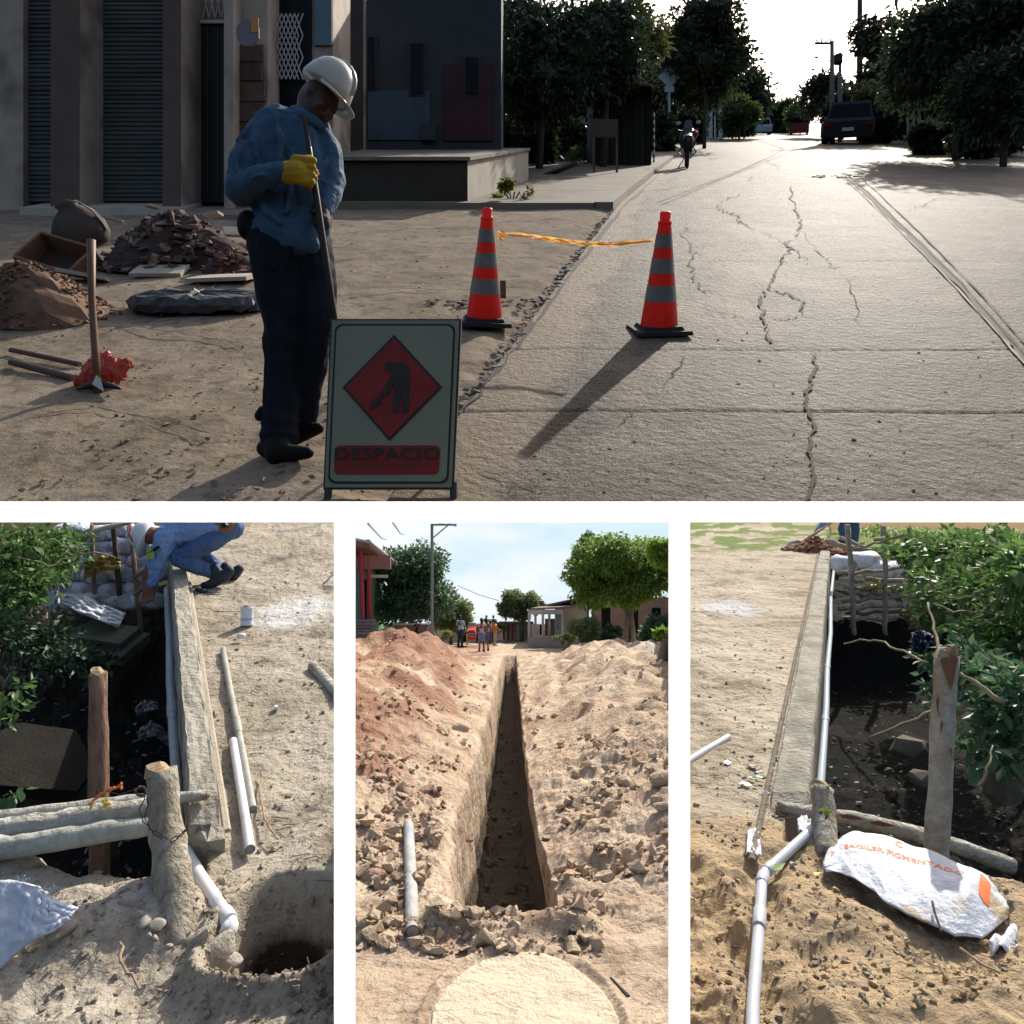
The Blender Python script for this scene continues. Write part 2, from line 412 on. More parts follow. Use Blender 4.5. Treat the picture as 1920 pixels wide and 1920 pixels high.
# ---- left creek: t runs across the parapet
def lt(X, Y): return X + .476 * Y
def h_creek(X, Y):
    t = lt(X, Y); n1 = fbm(X * 5, Y * 5, 5, 21); n2 = fbm(X * 1.4, Y * 1.4, 3, 22)
    road = .02 * n1 * .5 + .03 * n2 + .012 * ridged(X * 6, Y * 6, 3, 23) * sst(.45, 1.2, t)
    bed = -1.14 + .10 * n2 + .06 * n1 + .06 * ridged(X * 3, Y * 3, 4, 25) + .4 * sst(-1.3, -2.4, t) + .35 * sst(5.3, 6.2, Y)
    edge = sst(.16, .10, t)                                       # 1 in the creek
    near = sst(2.50 + .08 * n2, 2.24 + .08 * n2, Y + .12 * (X + 1.2))   # 1 on the near mound
    mound = -.03 + .06 * n2 + .035 * n1 + .10 * np.exp(-(((X + 1.05) / .25) ** 2 + ((Y - 2.08) / .14) ** 2))
    h = road * (1 - edge) + (bed * (1 - near) + mound * near) * edge
    # pit in front of the parapet end
    u = (X + .61 + .02 * n1) / .175; v_ = (Y - 2.02) / .20
    r = np.sqrt(np.abs(u) ** 2.6 + np.abs(v_) ** 2.6)
    h = h - (.24 + .10 * n1 + .05 * ridged(X * 9, Y * 9, 3, 27)) * sst(1.15, .62, r + .14 * n1)
    h = h + .05 * np.exp(-((r - 1.25) / .2) ** 2) * sst(2.2, 1.9, Y)
    return h, {'wet': sst(.05, .30, -h + .08 * n1) * .92, 'bed': edge * (1 - near), 'pale': np.exp(-(((X + 1.35) / .28) ** 2 + ((Y - 4.6) / .35) ** 2)) * .9,
               'ash': .8 * np.exp(-(((X + 1.75) / .2) ** 2 + ((Y - 3.65) / .3) ** 2))}
s_creek = soil('creek_soil', (.40, .345, .26), (.21, .172, .125), (.52, .46, .37), scale=1.6, bump=.7, fine=34.0,
               attcols=(('wet', (.062, .047, .034)), ('bed', (.020, .017, .013)), ('pale', (.62, .6, .56)), ('ash', (.14, .13, .11))))
sheet(CREEK, 'ground', rows_px(CREEK, 2330, 962, 430), cols_px(-40, 646, 330), h_creek, s_creek, skirt=.8)

# ---- right creek
def rt_(X, Y): return X - .436 * Y
def h_bank(X, Y):
    t = rt_(X, Y); n1 = fbm(X * 4, Y * 4, 5, 31); n2 = fbm(X * 1.2, Y * 1.2, 3, 32)
    road = .03 * n1 * sst(-.3, -1.0, t) + .05 * n2 * sst(-.35, -1, t)
    bed = -1.15 + .08 * n2 + .03 * n1 + .05 * ridged(X * 2, Y * 2, 4, 35) + .7 * sst(9.0, 9.6, Y) + .9 * sst(1.0, 2.4, t) * sst(13, 9, Y)
    edge = sst(-.24, -.18, t)
    ym = 3.24 + .05 * n2 - .95 * np.maximum(0, X - 1.5)
    near = sst(ym + .10, ym - .14, Y)
    mound = .02 + .10 * n2 + .045 * n1 + .014 * ridged(X * 2.5, Y * 2.5, 3, 34)
    h = road * (1 - edge) + (bed * (1 - near) + mound * near) * edge
    nm = sst(3.35, 2.95, Y) * (1 - edge)
    h = h + nm * (.05 * n1 + .04 * ridged(X * 2.4, Y * 2.4, 4, 33) - .04)
    h = h - .07 * np.exp(-((X - .74 + .1 * (Y - 2.6)) / .06) ** 2) * sst(3.2, 2.9, Y)      # groove the pipe lies in
    h = h - .04 * np.exp(-(((X - 1.05) / .2) ** 2 + ((Y - 2.42) / .1) ** 2))
    return h, {'wet': np.maximum(sst(.12, .4, -h + .05 * n1), edge * (1 - near) * sst(9.8, 9.2, Y)), 'sand': sst(3.5, 3.1, Y + .2 * n2),
               'pale': np.exp(-(((X - 2.4) / .45) ** 2 + ((Y - 8.3) / .6) ** 2)) * .75,
               'green': sst(12.5, 15, Y) * sst(.2, .5, n2 + .35 + .4 * (t > .3)) + .8 * sst(-3.3, -3.9, t) * sst(8, 11, Y)}
s_bank = soil('bank_soil', (.40, .34, .25), (.21, .172, .12), (.53, .465, .365), scale=1.1, bump=.7, fine=30.0,
              attcols=(('sand', (.44, .33, .205)), ('wet', (.012, .011, .010)), ('pale', (.55, .55, .55)), ('green', (.17, .22, .07))))
sheet(BANK, 'ground', rows_px(BANK, 2330, 968, 430), cols_px(1274, 1980, 330), h_bank, s_bank, skirt=.8)

# ---- trench street
TL, TR, TY0, TY1 = -.30, .185, 4.02, 28.5
def h_trench(X, Y):
    fw = sst(5.5, 11, Y); n1 = fbm(X * 3.2, Y * 3.2, 5, 41, .55) * (1 - fw) + 1.3 * fbm(X * 1.5, Y * 1.1, 2, 47) * fw; n2 = fbm(X * .8, Y * .8, 3, 42)
    rd = ridged(X * 2, Y * 2, 4, 44) * (1 - fw) + ridged(X * 1.3, Y * .8, 2, 48) * 1.2 * fw
    xl = np.interp(Y, [4, 5.5, 8, 14, 28], [-.33, -.46, -.44, -.40, -.38]) + .06 * fbm(Y * 1.3, Y * 0, 4, 45); xr = np.interp(Y, [4, 5.5, 8, 28], [.26, .214, .155, .15]) + .04 * fbm(Y * 1.6, Y * 0 + 3, 4, 46)
    sl = np.maximum(xl - X, 0); sr = np.maximum(X - xr, 0)
    ampl = np.interp(Y, [3.2, 4.6, 6, 9, 13, 17, 20, 24, 27], [.0, .12, .28, .52, .75, 1.02, .85, .35, .0])
    ampr = np.interp(Y, [3.2, 4.6, 6, 9, 13, 17, 21, 25, 28], [.05, .2, .30, .46, .62, .78, .72, .35, .0])
    lx = np.interp(Y, [3, 6, 10, 17, 24], [.9, 1.1, 1.5, 1.9, 2.0])
    pl = ampl * (sst(0, lx, sl) * (1 - .75 * sst(lx * 1.5, lx * 2.6, sl))) 
    pr = ampr * (sst(0, lx * 1.2, sr) * (1 - .7 * sst(lx * 2.0, lx * 3.2, sr)))
    out = sst(0, .08, sl) + sst(0, .1, sr)
    h = (pl + pr) * (1 + .30 * n2 + .12 * n1) + out * (.05 + (.07 + .07 * fw) * n1 + .05 * (rd - .8) * sst(3.8, 5, Y)) * sst(3.3, 4.4, Y) * (1 - .7 * sst(24, 29, Y))
    ins = (X > xl) & (X < xr)
    k = np.minimum(sst(0, .11, X - xl + .02 * n1), sst(0, .03, xr - X)) * sst(TY0 + .02 * n1, TY0 + .14 + .03 * n1, Y) * sst(TY1, TY1 - .4, Y)
    h = h - k * (1.12 + .05 * n1 + .10 * fbm(X * 5, Y * 3, 3, 49) - .12 * sst(.2, .0, np.minimum(X - xl, xr - X)) + h)
    # berm at the near end of the trench, and the smooth pale slab of ground below it
    h = h + .10 * np.exp(-((Y - 3.86) / .10) ** 2) * sst(.6, .3, np.abs(X + .02)) * (1 + .5 * n1)
    rs = np.sqrt(((X - .05) / .37) ** 2 + ((Y - 3.0) / .60) ** 2) + .035 * n1 + .05 * n2; h = h * (1 - sst(1.03, .97, rs)) + .02 * sst(1.02, .98, rs) + .03 * np.exp(-((rs - 1.12) / .07) ** 2) * (1 + n1) * sst(4, 3.8, Y)
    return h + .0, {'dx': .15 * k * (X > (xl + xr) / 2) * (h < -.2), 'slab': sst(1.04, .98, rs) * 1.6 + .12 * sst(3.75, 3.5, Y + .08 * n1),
               'red': sst(-.3, -1.2, X) * sst(4.5, 7, Y) * (.55 + .6 * n2), 'trench_shade': sst(.55, 1.0, -h), 'pale': sst(2.6, 3.4, X + .5 * n2) * sst(10, 14, Y)}  # trench floor darkened by depth: its shade is put into the soil colour
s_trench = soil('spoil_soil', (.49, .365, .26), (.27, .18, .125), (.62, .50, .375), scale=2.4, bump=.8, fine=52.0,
                attcols=(('red', (.31, .175, .12)), ('slab', (.70, .59, .44)), ('trench_shade', (.135, .11, .082)), ('pale', (.6, .54, .45))))
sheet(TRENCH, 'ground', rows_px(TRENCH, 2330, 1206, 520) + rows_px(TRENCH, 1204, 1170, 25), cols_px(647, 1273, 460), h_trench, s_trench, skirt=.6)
# sky behind the trench street (its slope falls away, so the sky there stands low)
def sky_backdrop():
    m = bpy.data.materials.new('sky_low'); m.use_nodes = True; n = m.node_tree; n.nodes.clear(); L = n.links
    out = n.nodes.new('ShaderNodeOutputMaterial'); e = n.nodes.new('ShaderNodeEmission'); L.new(e.outputs[0], out.inputs[0])
    tc = n.nodes.new('ShaderNodeTexCoord'); mp = n.nodes.new('ShaderNodeMapping'); mp.inputs['Scale'].default_value = (.045, .045, .16)
    L.new(tc.outputs['Object'], mp.inputs[0]); t = n.nodes.new('ShaderNodeTexNoise'); t.inputs['Scale'].default_value = 1.0; t.inputs['Detail'].default_value = 6
    L.new(mp.outputs[0], t.inputs['Vector']); r = n.nodes.new('ShaderNodeMapRange'); r.inputs[1].default_value = .38; r.inputs[2].default_value = .6
    L.new(t.outputs[0], r.inputs[0]); x = n.nodes.new('ShaderNodeMix'); x.data_type = 'RGBA'
    x.inputs[6].default_value = (.62, .82, .93, 1); x.inputs[7].default_value = (.93, .97, .98, 1); L.new(r.outputs[0], x.inputs[0]); L.new(x.outputs[2], e.inputs[0])
    e.inputs[1].default_value = .85
    mb = MB(); R = 90.0
    for i in range(24):
        a0 = math.radians(-17 + 34 * i / 24); a1 = math.radians(-17 + 34 * (i + 1) / 24)
        mb.quad((R * math.sin(a0), R * math.cos(a0), -22), (R * math.sin(a1), R * math.cos(a1), -22), (R * math.sin(a1), R * math.cos(a1), 6), (R * math.sin(a0), R * math.cos(a0), 6))
    o = bpy.data.objects.new('sky', mb.mesh('sky', m)); C.objects.link(o); tag(o, kind='structure')
sky_backdrop()
# white dividing strips added as a post-and-beam, translucent so the sun behind whitens them
def divider():
    m = bpy.data.materials.new('milky_plastic'); m.use_nodes = True; n = m.node_tree; n.nodes.clear(); L = n.links
    out = n.nodes.new('ShaderNodeOutputMaterial'); a = n.nodes.new('ShaderNodeBsdfTranslucent'); a.inputs[0].default_value = (.97, .97, .97, 1)
    L.new(a.outputs[0], out.inputs[0])
    D = 1.1; k = D / FL
    t = bpy.data.objects.new('divider', None); C.objects.link(t); t.location = (0, D, -1.6)
    tag(t, 'white translucent post-and-beam added as a divider between the street above and the three digs below', 'divider')
    def bar(name, x0, x1, z0, z1):
        mb = MB(); mb.box(((x0 + x1) / 2, 0, (z0 + z1) / 2 + 1.6), (x1 - x0, .006, z1 - z0))
        o = bpy.data.objects.new(name, mb.mesh(name, m)); C.objects.link(o); o.parent = t
    bar('beam', -2.2, 2.2, -19.5 * k, 19.5 * k)
    bar('post', (627 - 960) * k, (666 - 960) * k, -1.6, -19.5 * k)
    bar('post', (1254 - 960) * k, (1293 - 960) * k, -1.6, -19.5 * k)
divider()
# ================================================================== PEOPLE
def cap(mb, a, b, ra, rb=None, n=10):
    rb = ra if rb is None else rb; a = V(a); b = V(b); d = b - a
    if d.length < 1e-6: return mb.ball(a, ra, n=n)
    dn = d.normalized(); pts = []; rs = []
    for k in (-1, -.85, -.5): pts.append(a + dn * ra * k); rs.append(ra * math.sqrt(max(.02, 1 - k * k)))
    pts.append(a); rs.append(ra); pts.append(b); rs.append(rb)
    for k in (.5, .85, 1): pts.append(b + dn * rb * k); rs.append(rb * math.sqrt(max(.02, 1 - k * k)))
    return mb.tube(pts, rs, n)
def chain(mb, pts, rs, n=10):
    for i in range(len(pts) - 1): cap(mb, pts[i], pts[i + 1], rs[i], rs[i + 1], n)
    return mb
def hand(mb, wrist, d, side, k=1.0, curl=.9, rfat=1.0):
    """palm and five separate bent fingers; d = direction of the fingers, side = towards the thumb"""
    wrist = V(wrist); d = V(d).normalized(); side = V(side); side = (side - d * side.dot(d)).normalized(); nrm = d.cross(side).normalized()
    pc = wrist + d * .045 * k
    for q in (-1, -.33, .33, 1): cap(mb, wrist + side * .018 * q * k, wrist + d * .085 * k + side * .032 * q * k, .015 * k * rfat, .0125 * k * rfat, 8)
    for i, (off, ln) in enumerate(((.034, .068), (.0115, .078), (-.0115, .072), (-.034, .056))):
        p = wrist + d * .09 * k + side * off * k; u = d.copy(); pts = [p]
        for j, s_ in enumerate((.45, .32, .23)):
            u = (Matrix.Rotation(curl * (.75 + .12 * i), 3, side) @ u); p = p + u * ln * s_ * k; pts.append(p)
        chain(mb, pts, [.0098 * k * rfat, .0092 * k * rfat, .0086 * k * rfat, .0076 * k * rfat], 8)
    p = wrist + d * .03 * k + side * .03 * k; u = (d * .6 + side * .8).normalized(); pts = [p]
    for s_ in (.035, .03, .022):
        p = p + u * s_ * k; pts.append(p); u = (Matrix.Rotation(curl * .6, 3, side) @ u * 1.0 + d * .25).normalized()
    chain(mb, pts, [.013 * k * rfat, .0115 * k * rfat, .0105 * k * rfat, .009 * k * rfat], 8); return mb
def basis(fwd, up=(0, 0, 1)):
    f = V(fwd).normalized(); u = V(up); r = f.cross(u).normalized(); u = r.cross(f).normalized()
    return Matrix((r, f, u)).transposed()            # columns: right, forward, up
def head(mb, c, M, k=1.0):
    c = V(c); T = lambda x, y, z: c + M @ V((x * k, y * k, z * k))
    mb.ball(c, (.074 * k, .094 * k, .11 * k), M, 14, 10); cap(mb, T(0, .035, -.055), T(0, .05, -.075), .052 * k, .035 * k)
    cap(mb, T(0, .088, .01), T(0, .108, -.022), .009 * k, .015 * k, 8)      # nose
    cap(mb, T(-.03, .082, .022), T(.03, .082, .022), .012 * k, None, 8)     # brow
    cap(mb, T(-.018, .09, -.052), T(.018, .09, -.052), .009 * k, None, 8)   # lips
    for s_ in (-1, 1):
        mb.ball(T(s_ * .076, .0, -.005), (.012 * k, .022 * k, .032 * k), M, 8, 6); cap(mb, T(s_ * .04, .07, -.02), T(s_ * .03, .05, -.06), .022 * k, .02 * k, 8)
def eyes(root, c, M, k, m_e):
    mb = MB()
    for s_ in (-1, 1): mb.ball(V(c) + M @ V((s_ * .03 * k, .083 * k, .006 * k)), .0105 * k, None, 8, 6)
    part(root, 'eyes', mb, m_e, smooth=True)
def shoe(mb, heel, fwd, k=1.0):
    f = V(fwd).normalized(); h_ = V(heel)
    cap(mb, h_ + V((0, 0, .045 * k)), h_ + f * .12 * k + V((0, 0, .045 * k)), .045 * k, .046 * k)
    cap(mb, h_ + f * .12 * k + V((0, 0, .04 * k)), h_ + f * .21 * k + V((0, 0, .035 * k)), .046 * k, .036 * k)
    cap(mb, h_ + V((0, 0, .05 * k)), h_ + V((0, 0, .14 * k)), .046 * k, .05 * k)
m_skin = mat('brown_skin', (.16, .075, .045), .55, (.12, .055, .035), 12)
m_eye = mat('eye_dark', (.03, .02, .02), .2)
m_hair = mat('black_hair', (.012, .010, .009), .6)
def walker(P, p, label, shirt, trou, rz=0, ht=1.7, arms=None, legs=None, group='people standing in the trench street', shorts=False, hair=True, lean=0, sleeves=True, shoes=(.03, .03, .03), female=False):
    t = thing(P, p, 'person', label, 'person', group, rot=(0, 0, rz), size=ht / 1.72)
    a = arms or (((.27, .02, 1.16), (.26, -.08, .95)), ((-.27, .02, 1.16), (-.24, -.10, .96)))
    l = legs or (((.10, -.02, .5), (.11, .02, .09)), ((-.10, .02, .5), (-.12, .0, .09)))
    sh = [V((.18, 0, 1.4)), V((-.18, 0, 1.4))]; hp = [V((.09, 0, .9)), V((-.09, 0, .9))]; w_ = .8 if female else 1
    b = MB(); cap(b, (0, 0, 1.4), (0, -.01, 1.52), .055, .05); M = basis((0, -1, 0)); head(b, (0, -.015, 1.61), M)
    cap(b, (0, 0, .95), (0, 0, 1.3), .13 * w_, .14 * w_)
    for i in (0, 1):
        chain(b, [sh[i] * w_ + V((0, 0, 1.4 * (1 - w_))), a[i][0], a[i][1]], [.05, .04, .03]); hand(b, a[i][1], V(a[i][1]) - V(a[i][0]), (0, -1, 0), 1, .5)
        chain(b, [hp[i], l[i][0], l[i][1]], [.085, .055, .038])
    remesh(part(t, 'body', b, m_skin), .012, 2)
    c = MB(); cap(c, (0, 0, .98), (0, 0, 1.2), .145 * w_, .145 * w_); cap(c, (-.1 * w_, 0, 1.34), (.1 * w_, 0, 1.34), .11 * w_)
    for i in (0, 1):
        e = V(sh[i]).lerp(V(a[i][0]), .7 if sleeves else .1); chain(c, [(sh[i].x * w_, 0, 1.39), e], [.075, .066])
    remesh(part(t, 'shirt', c, shirt), .014, 3)
    c = MB(); cap(c, (-.05, 0, .93), (.05, 0, .93), .13)
    for i in (0, 1):
        k = V(l[i][0]); an = V(l[i][1])
        chain(c, [hp[i], k.lerp(hp[i], .3)], [.105, .09]) if shorts else chain(c, [hp[i], k, an], [.105, .075, .062])
    remesh(part(t, 'shorts' if shorts else 'trousers', c, trou), .014, 3)
    c = MB()
    for i in (0, 1): shoe(c, V(l[i][1]) + V((0, .05, -.09)), (0, -1, 0))
    part(t, 'shoes', c, mat('shoe_%d' % int(shoes[0] * 100), shoes, .7), smooth=True)
    c = MB(); c.ball((0, .02, 1.64), (.087, .098, .105), None, 12, 9)
    if female: cap(c, (0, .09, 1.6), (0, .12, 1.42), .05, .03)
    part(t, 'hair', c, m_hair, smooth=True); return t
# ================================================================== THE STREET ON THE HILL
P = STREET; A = P.at
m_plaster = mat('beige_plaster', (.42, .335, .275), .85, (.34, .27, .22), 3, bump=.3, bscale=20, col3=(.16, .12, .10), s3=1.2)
m_plshade = mat('shaded_brown_plaster', (.13, .085, .065), .85, (.10, .066, .05), 3, bump=.3, bscale=20)
m_shut = mat('grey_green_steel', (.095, .105, .098), .6, (.06, .067, .062), 1.1, spec=.15, stretch=(.3, 1, 3))
m_blk = mat('black_paint', (.012, .012, .013), .5); m_blkr = mat('black_rubber', (.018, .018, .018), .8)
m_iron = mat('white_iron', (.5, .5, .48), .5)
m_stone = mat('red_stone', (.13, .07, .052), .9, (.08, .045, .034), 5, bump=.6, bscale=15, hue=.2)
m_blue = mat('pale_blue_paint', (.045, .07, .095), .8, (.03, .05, .07), 2)
m_gray = mat('grey_render', (.04, .042, .042), .9, (.03, .032, .032), 2, bump=.3)
m_dkwin = mat('dark_glass', (.004, .005, .006), .4, spec=.12)
m_conc = mat('weathered_concrete', (.20, .165, .13), .9, (.13, .105, .08), 2, bump=.5, bscale=14, col3=(.1, .09, .075), s3=.9)
m_conc_l = mat('pale_concrete', (.42, .37, .30), .9, (.32, .28, .22), 2.5, bump=.4, bscale=14)
m_wood = mat('worn_wood', (.19, .10, .055), .8, (.11, .06, .035), 3, stretch=(6, 6, 1), bump=.3)
m_bark = mat('dark_bark', (.07, .055, .045), .95, (.04, .03, .025), 6, bump=.7, bscale=12)

def lbox(mb, x0, x1, y0, y1, z0, z1):
    mb.hexa([(x0, y0, z0), (x1, y0, z0), (x1, y1, z0), (x0, y1, z0), (x0, y0, z1), (x1, y0, z1), (x1, y1, z1), (x0, y1, z1)]); return mb
X = lambda px, y: (px - 960) / FL * y
Z = lambda py, y: P.h - (py - P.hy) / FL * y
# -------- corner shop with roller shutters
def shop():
    y0 = 13.2; ox = X(300, y0)
    t = thing(P, (ox, y0, 0), 'shop_building', 'beige corner shop with grey roller shutters and pillars behind the worker', 'building')
    wl = MB(); lbox(wl, X(-70, y0), X(40, 13.2), 13.25, 15.5, -.3, 4.6); lbox(wl, X(95, y0), X(182, y0), 13.25, 15.5, -.3, 4.6)
    lbox(wl, X(305, y0), X(358, y0), 13.25, 15.5, -.3, 4.6); lbox(wl, X(425, y0), X(500, y0), 13.25, 15.5, -.3, 4.6)
    lbox(wl, X(500, y0), X(604, y0), 14.0, 15.5, -.3, 4.6)
    lbox(wl, X(182, y0), X(305, y0), 13.6, 15.5, -.3, 4.6); lbox(wl, X(358, y0), X(425, y0), 13.9, 15.5, -.3, 4.6); lbox(wl, X(40, y0), X(95, y0), 13.6, 15.5, -.3, 4.6)
    part(t, 'wall', wl, m_plaster, lifted=True)
    for a, b, c in ((95, 150, 12.7), (305, 340, 12.7), (420, 437, 12.85)):
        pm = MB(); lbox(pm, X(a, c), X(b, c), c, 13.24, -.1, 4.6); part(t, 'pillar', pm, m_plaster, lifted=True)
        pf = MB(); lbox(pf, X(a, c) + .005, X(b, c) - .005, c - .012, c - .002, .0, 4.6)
        if a != 420: part(t, 'pillar_shaded_front', pf, m_plshade, lifted=True)  # darker pillar fronts: shade on this side put into the plaster colour
    for a, b in ((40, 94.5), (182.5, 304.5)):
        sh = MB(); n = 50
        prof = []
        for i in range(n):
            z = .12 + i * .08; o_ = .006 * math.sin(i * 1.7) + .004 * math.sin(i * .6)
            prof += [(13.41 + o_, z), (13.388 + o_, z + .02), (13.388 + o_, z + .056), (13.41 + o_, z + .074)]
        x0, x1 = X(a, y0), X(b, y0)
        for i in range(len(prof) - 1):
            (ya, za), (yb, zb) = prof[i], prof[i + 1]; sh.quad((x0, ya, za), (x1, ya, za), (x1, yb, zb), (x0, yb, zb))
        part(t, 'roller_shutter', sh, m_shut, lifted=True)
    d = MB(); lbox(d, X(359, y0), X(424, y0), 13.62, 13.7, .1, 3.35); dr = part(t, 'door', d, m_blk, lifted=True)
    lines = MB()
    for px in (372, 392, 410): lbox(lines, X(px, y0), X(px + 2, y0), 13.58, 13.618, .2, 3.3)
    part(dr, 'door_moulding', lines, mat('dark_bronze', (.05, .045, .04), .5), lifted=True, root=t)
    tr = MB(); lbox(tr, X(359, y0), X(424, y0), 13.56, 13.62, 3.36, 3.42); 
    for k in range(5): 
        a = X(362 + k * 12, y0); tr.tube([(a, 13.6, 3.45), (a + .12, 13.6, 3.95)], .012, 6); tr.tube([(a + .12, 13.6, 3.45), (a, 13.6, 3.95)], .012, 6)
    part(t, 'fanlight_grille', tr, m_iron, lifted=True)
    tb = MB(); lbox(tb, X(40, 12.6), X(348, 12.6), 12.55, 13.24, -.15, .12); part(t, 'plinth', tb, m_conc_l, lifted=True)
    st = MB(); st.hexa([(X(335, 12.2), 11.9, -.1), (X(470, 12.2), 11.9, -.1), (X(470, 12.6), 13.24, -.1), (X(350, 12.6), 13.24, -.1),
                        (X(335, 12.2), 11.95, .07), (X(470, 12.2), 11.95, .07), (X(470, 12.6), 13.24, .07), (X(350, 12.6), 13.24, .07)]); part(t, 'step', st, m_conc, lifted=True)
    r = random.Random(5); z = .1
    while z < 2.75:                                    # stone cladding on the corner, one by one
        x = X(446, y0); hh = r.uniform(.3, .42)
        for k in range(1):
            b = MB(); lbox(b, x, X(497, y0) - r.uniform(0, .05), 13.17 - r.uniform(0, .03), 13.255, z, z + hh - .02); part(t, 'stone', b, m_stone, lifted=True)
        z += hh
    wn = MB(); lbox(wn, X(503, y0), X(563, y0), 13.9, 13.98, 1.85, 4.2); wo_ = part(t, 'window', wn, m_dkwin, lifted=True)
    gr = MB()
    for k in range(7):
        a = X(504 + k * 8, 13.8)
        for zz in (2.35, 2.75, 3.15): gr.tube([(a, 13.8, zz), (a + .16, 13.8, zz + .42)], .011, 6); gr.tube([(a + .16, 13.8, zz), (a, 13.8, zz + .42)], .011, 6)
    part(wo_, 'lattice_grille', gr, m_iron, lifted=True, root=t)
    sl = MB(); lbox(sl, X(498, y0), X(560, y0), 13.6, 13.995, 1.74, 1.82); part(wo_, 'sill', sl, m_conc_l, lifted=True, root=t)
    bd = MB(); lbox(bd, X(568, y0), X(603, y0), 13.95, 13.995, 3.0, 4.5); part(t, 'blue_panel', bd, mat('sky_blue_paint', (.10, .17, .20), .7), lifted=True)
shop()
def octagon():
    y = 12.4; c = A(465, 62, y); t = thing(P, (c.x, y, 0), 'hanging_sign', 'octagonal grey sign with an orange corner hung beside the shop door', 'sign')
    mb = MB(); mb.prism([(.2 * math.cos(math.pi / 8 + k * math.pi / 4), c.z + .24 * math.sin(math.pi / 8 + k * math.pi / 4)) for k in range(8)], -.015, .015)
    part(t, 'sign_plate', mb, mat('grey_violet', (.16, .15, .17), .7))
    mb = MB(); mb.box((.12, -.02, c.z + .12), (.12, .008, .24)); part(t, 'orange_mark', mb, mat('sign_orange', (.5, .22, .03), .6))
    mb = MB(); mb.tube([(-.0, .02, c.z), (-.0, .35, c.z + .1)], .015, 6); part(t, 'bracket', mb, m_blk)
octagon()
# -------- buildings further up
def house(px0, px1, y, py_top, depth, base, mtl, label, wins, name='house', extra=None, mw=None, roof=None):
    x0, x1 = X(px0, y), X(px1, y); zt = Z(py_top, y)
    t = thing(P, ((x0 + x1) / 2, y, base), name, label, 'house')
    wl = MB(); lbox(wl, x0, x1, y, y + depth, base - .3, zt); part(t, 'wall', wl, mtl, lifted=True)
    for a, b, c, d in wins:
        fr = MB(); lbox(fr, X(a, y) - .05, X(b, y) + .05, y - .05, y - .002, Z(d, y) - .05, Z(c, y) + .05); f = part(t, 'window', fr, mw or m_gray, lifted=True)
        g_ = MB(); lbox(g_, X(a, y), X(b, y), y - .075, y - .052, Z(d, y), Z(c, y)); part(f, 'pane', g_, m_dkwin, lifted=True, root=t)
    if extra: extra(t, y)
    if roof:
        r = MB(); lbox(r, x0 - .4, x1 + .4, y - .8, y + depth, zt, zt + .15); part(t, 'roof', r, mat('rusty_roof', (.12, .08, .06), .8, (.07, .05, .04), 3), lifted=True)
    return t
house(590, 686, 19, -40, 4, 0, mat('grey_brown_render', (.065, .055, .046), .9, (.05, .042, .036), 2), 'tall grey brown building just left of the pale blue house',
      ((632, 650, 86, 108), (632, 650, 140, 216)), extra=lambda t, y: part(t, 'corner_strip', lbox(MB(), X(682, y), X(687, y), y - .06, y - .002, .2, 5.5), m_plaster, lifted=True))
def blue_extra(t, y):
    part(t, 'painted_dado', lbox(MB(), X(690, y), X(806, y), y - .03, y - .002, Z(262, y), Z(170, y)), m_blue, lifted=True)
    part(t, 'red_wall_panel', lbox(MB(), X(832, y), X(925, y), y - .04, y - .002, Z(264, y), Z(120, y)), mat('dull_red_paint', (.055, .014, .02), .85, (.03, .012, .015), 2), lifted=True)
    part(t, 'meter_box', lbox(MB(), X(792, y), X(818, y), y - .16, y - .003, Z(262, y), Z(230, y)), m_gray, lifted=True)
house(687, 940, 17.5, -40, 5, .9, mat('blue_grey_render', (.036, .043, .046), .9, (.026, .032, .034), 2), 'blue grey house with a dull red end raised on the terrace',
      ((691, 703, 70, 165), (770, 794, 82, 176), (873, 897, 108, 176)), extra=blue_extra)
# terrace wall and raised pavement
def terrace():
    t = thing(P, (X(755, 13.7), 13.7, 0), 'terrace_wall', 'dark low retaining wall of the raised terrace, its right end sunlit', 'wall')
    mb = MB(); x0, x1 = X(600, 13.7), X(876, 13.7)
    mb.hexa([(x0, 13.7, -.2), (x1, 13.7, -.2), (X(990, 18.8), 18.8, -.2), (x0, 18.8, -.2), (x0, 13.7, .86), (x1, 13.7, .86), (X(990, 18.8), 18.8, .86), (x0, 18.8, .86)])
    part(t, 'wall', mb, mat('stained_wall', (.045, .036, .026), .95, (.03, .024, .018), 1.5, col3=(.09, .075, .055), s3=.8, c3=(.6, .8)), lifted=True)
    mb = MB(); mb.hexa([(x0, 13.62, .862), (x1 + .06, 13.62, .862), (X(990, 18.8) + .06, 18.8, .862), (x0, 18.8, .862), (x0, 13.62, .93), (x1 + .06, 13.62, .93), (X(990, 18.8) + .06, 18.8, .93), (x0, 18.8, .93)])
    part(t, 'coping', mb, m_conc, lifted=True)
    mb = MB(); mb.quad((x1 + .008, 13.71, .0), (X(990, 18.8) + .008, 18.79, .0), (X(990, 18.8) + .008, 18.79, .85), (x1 + .008, 13.71, .85)); part(t, 'sunlit_end', mb, m_conc_l, lifted=True)  # pale sheet puts the sunlight on the wall end into its colour
terrace()
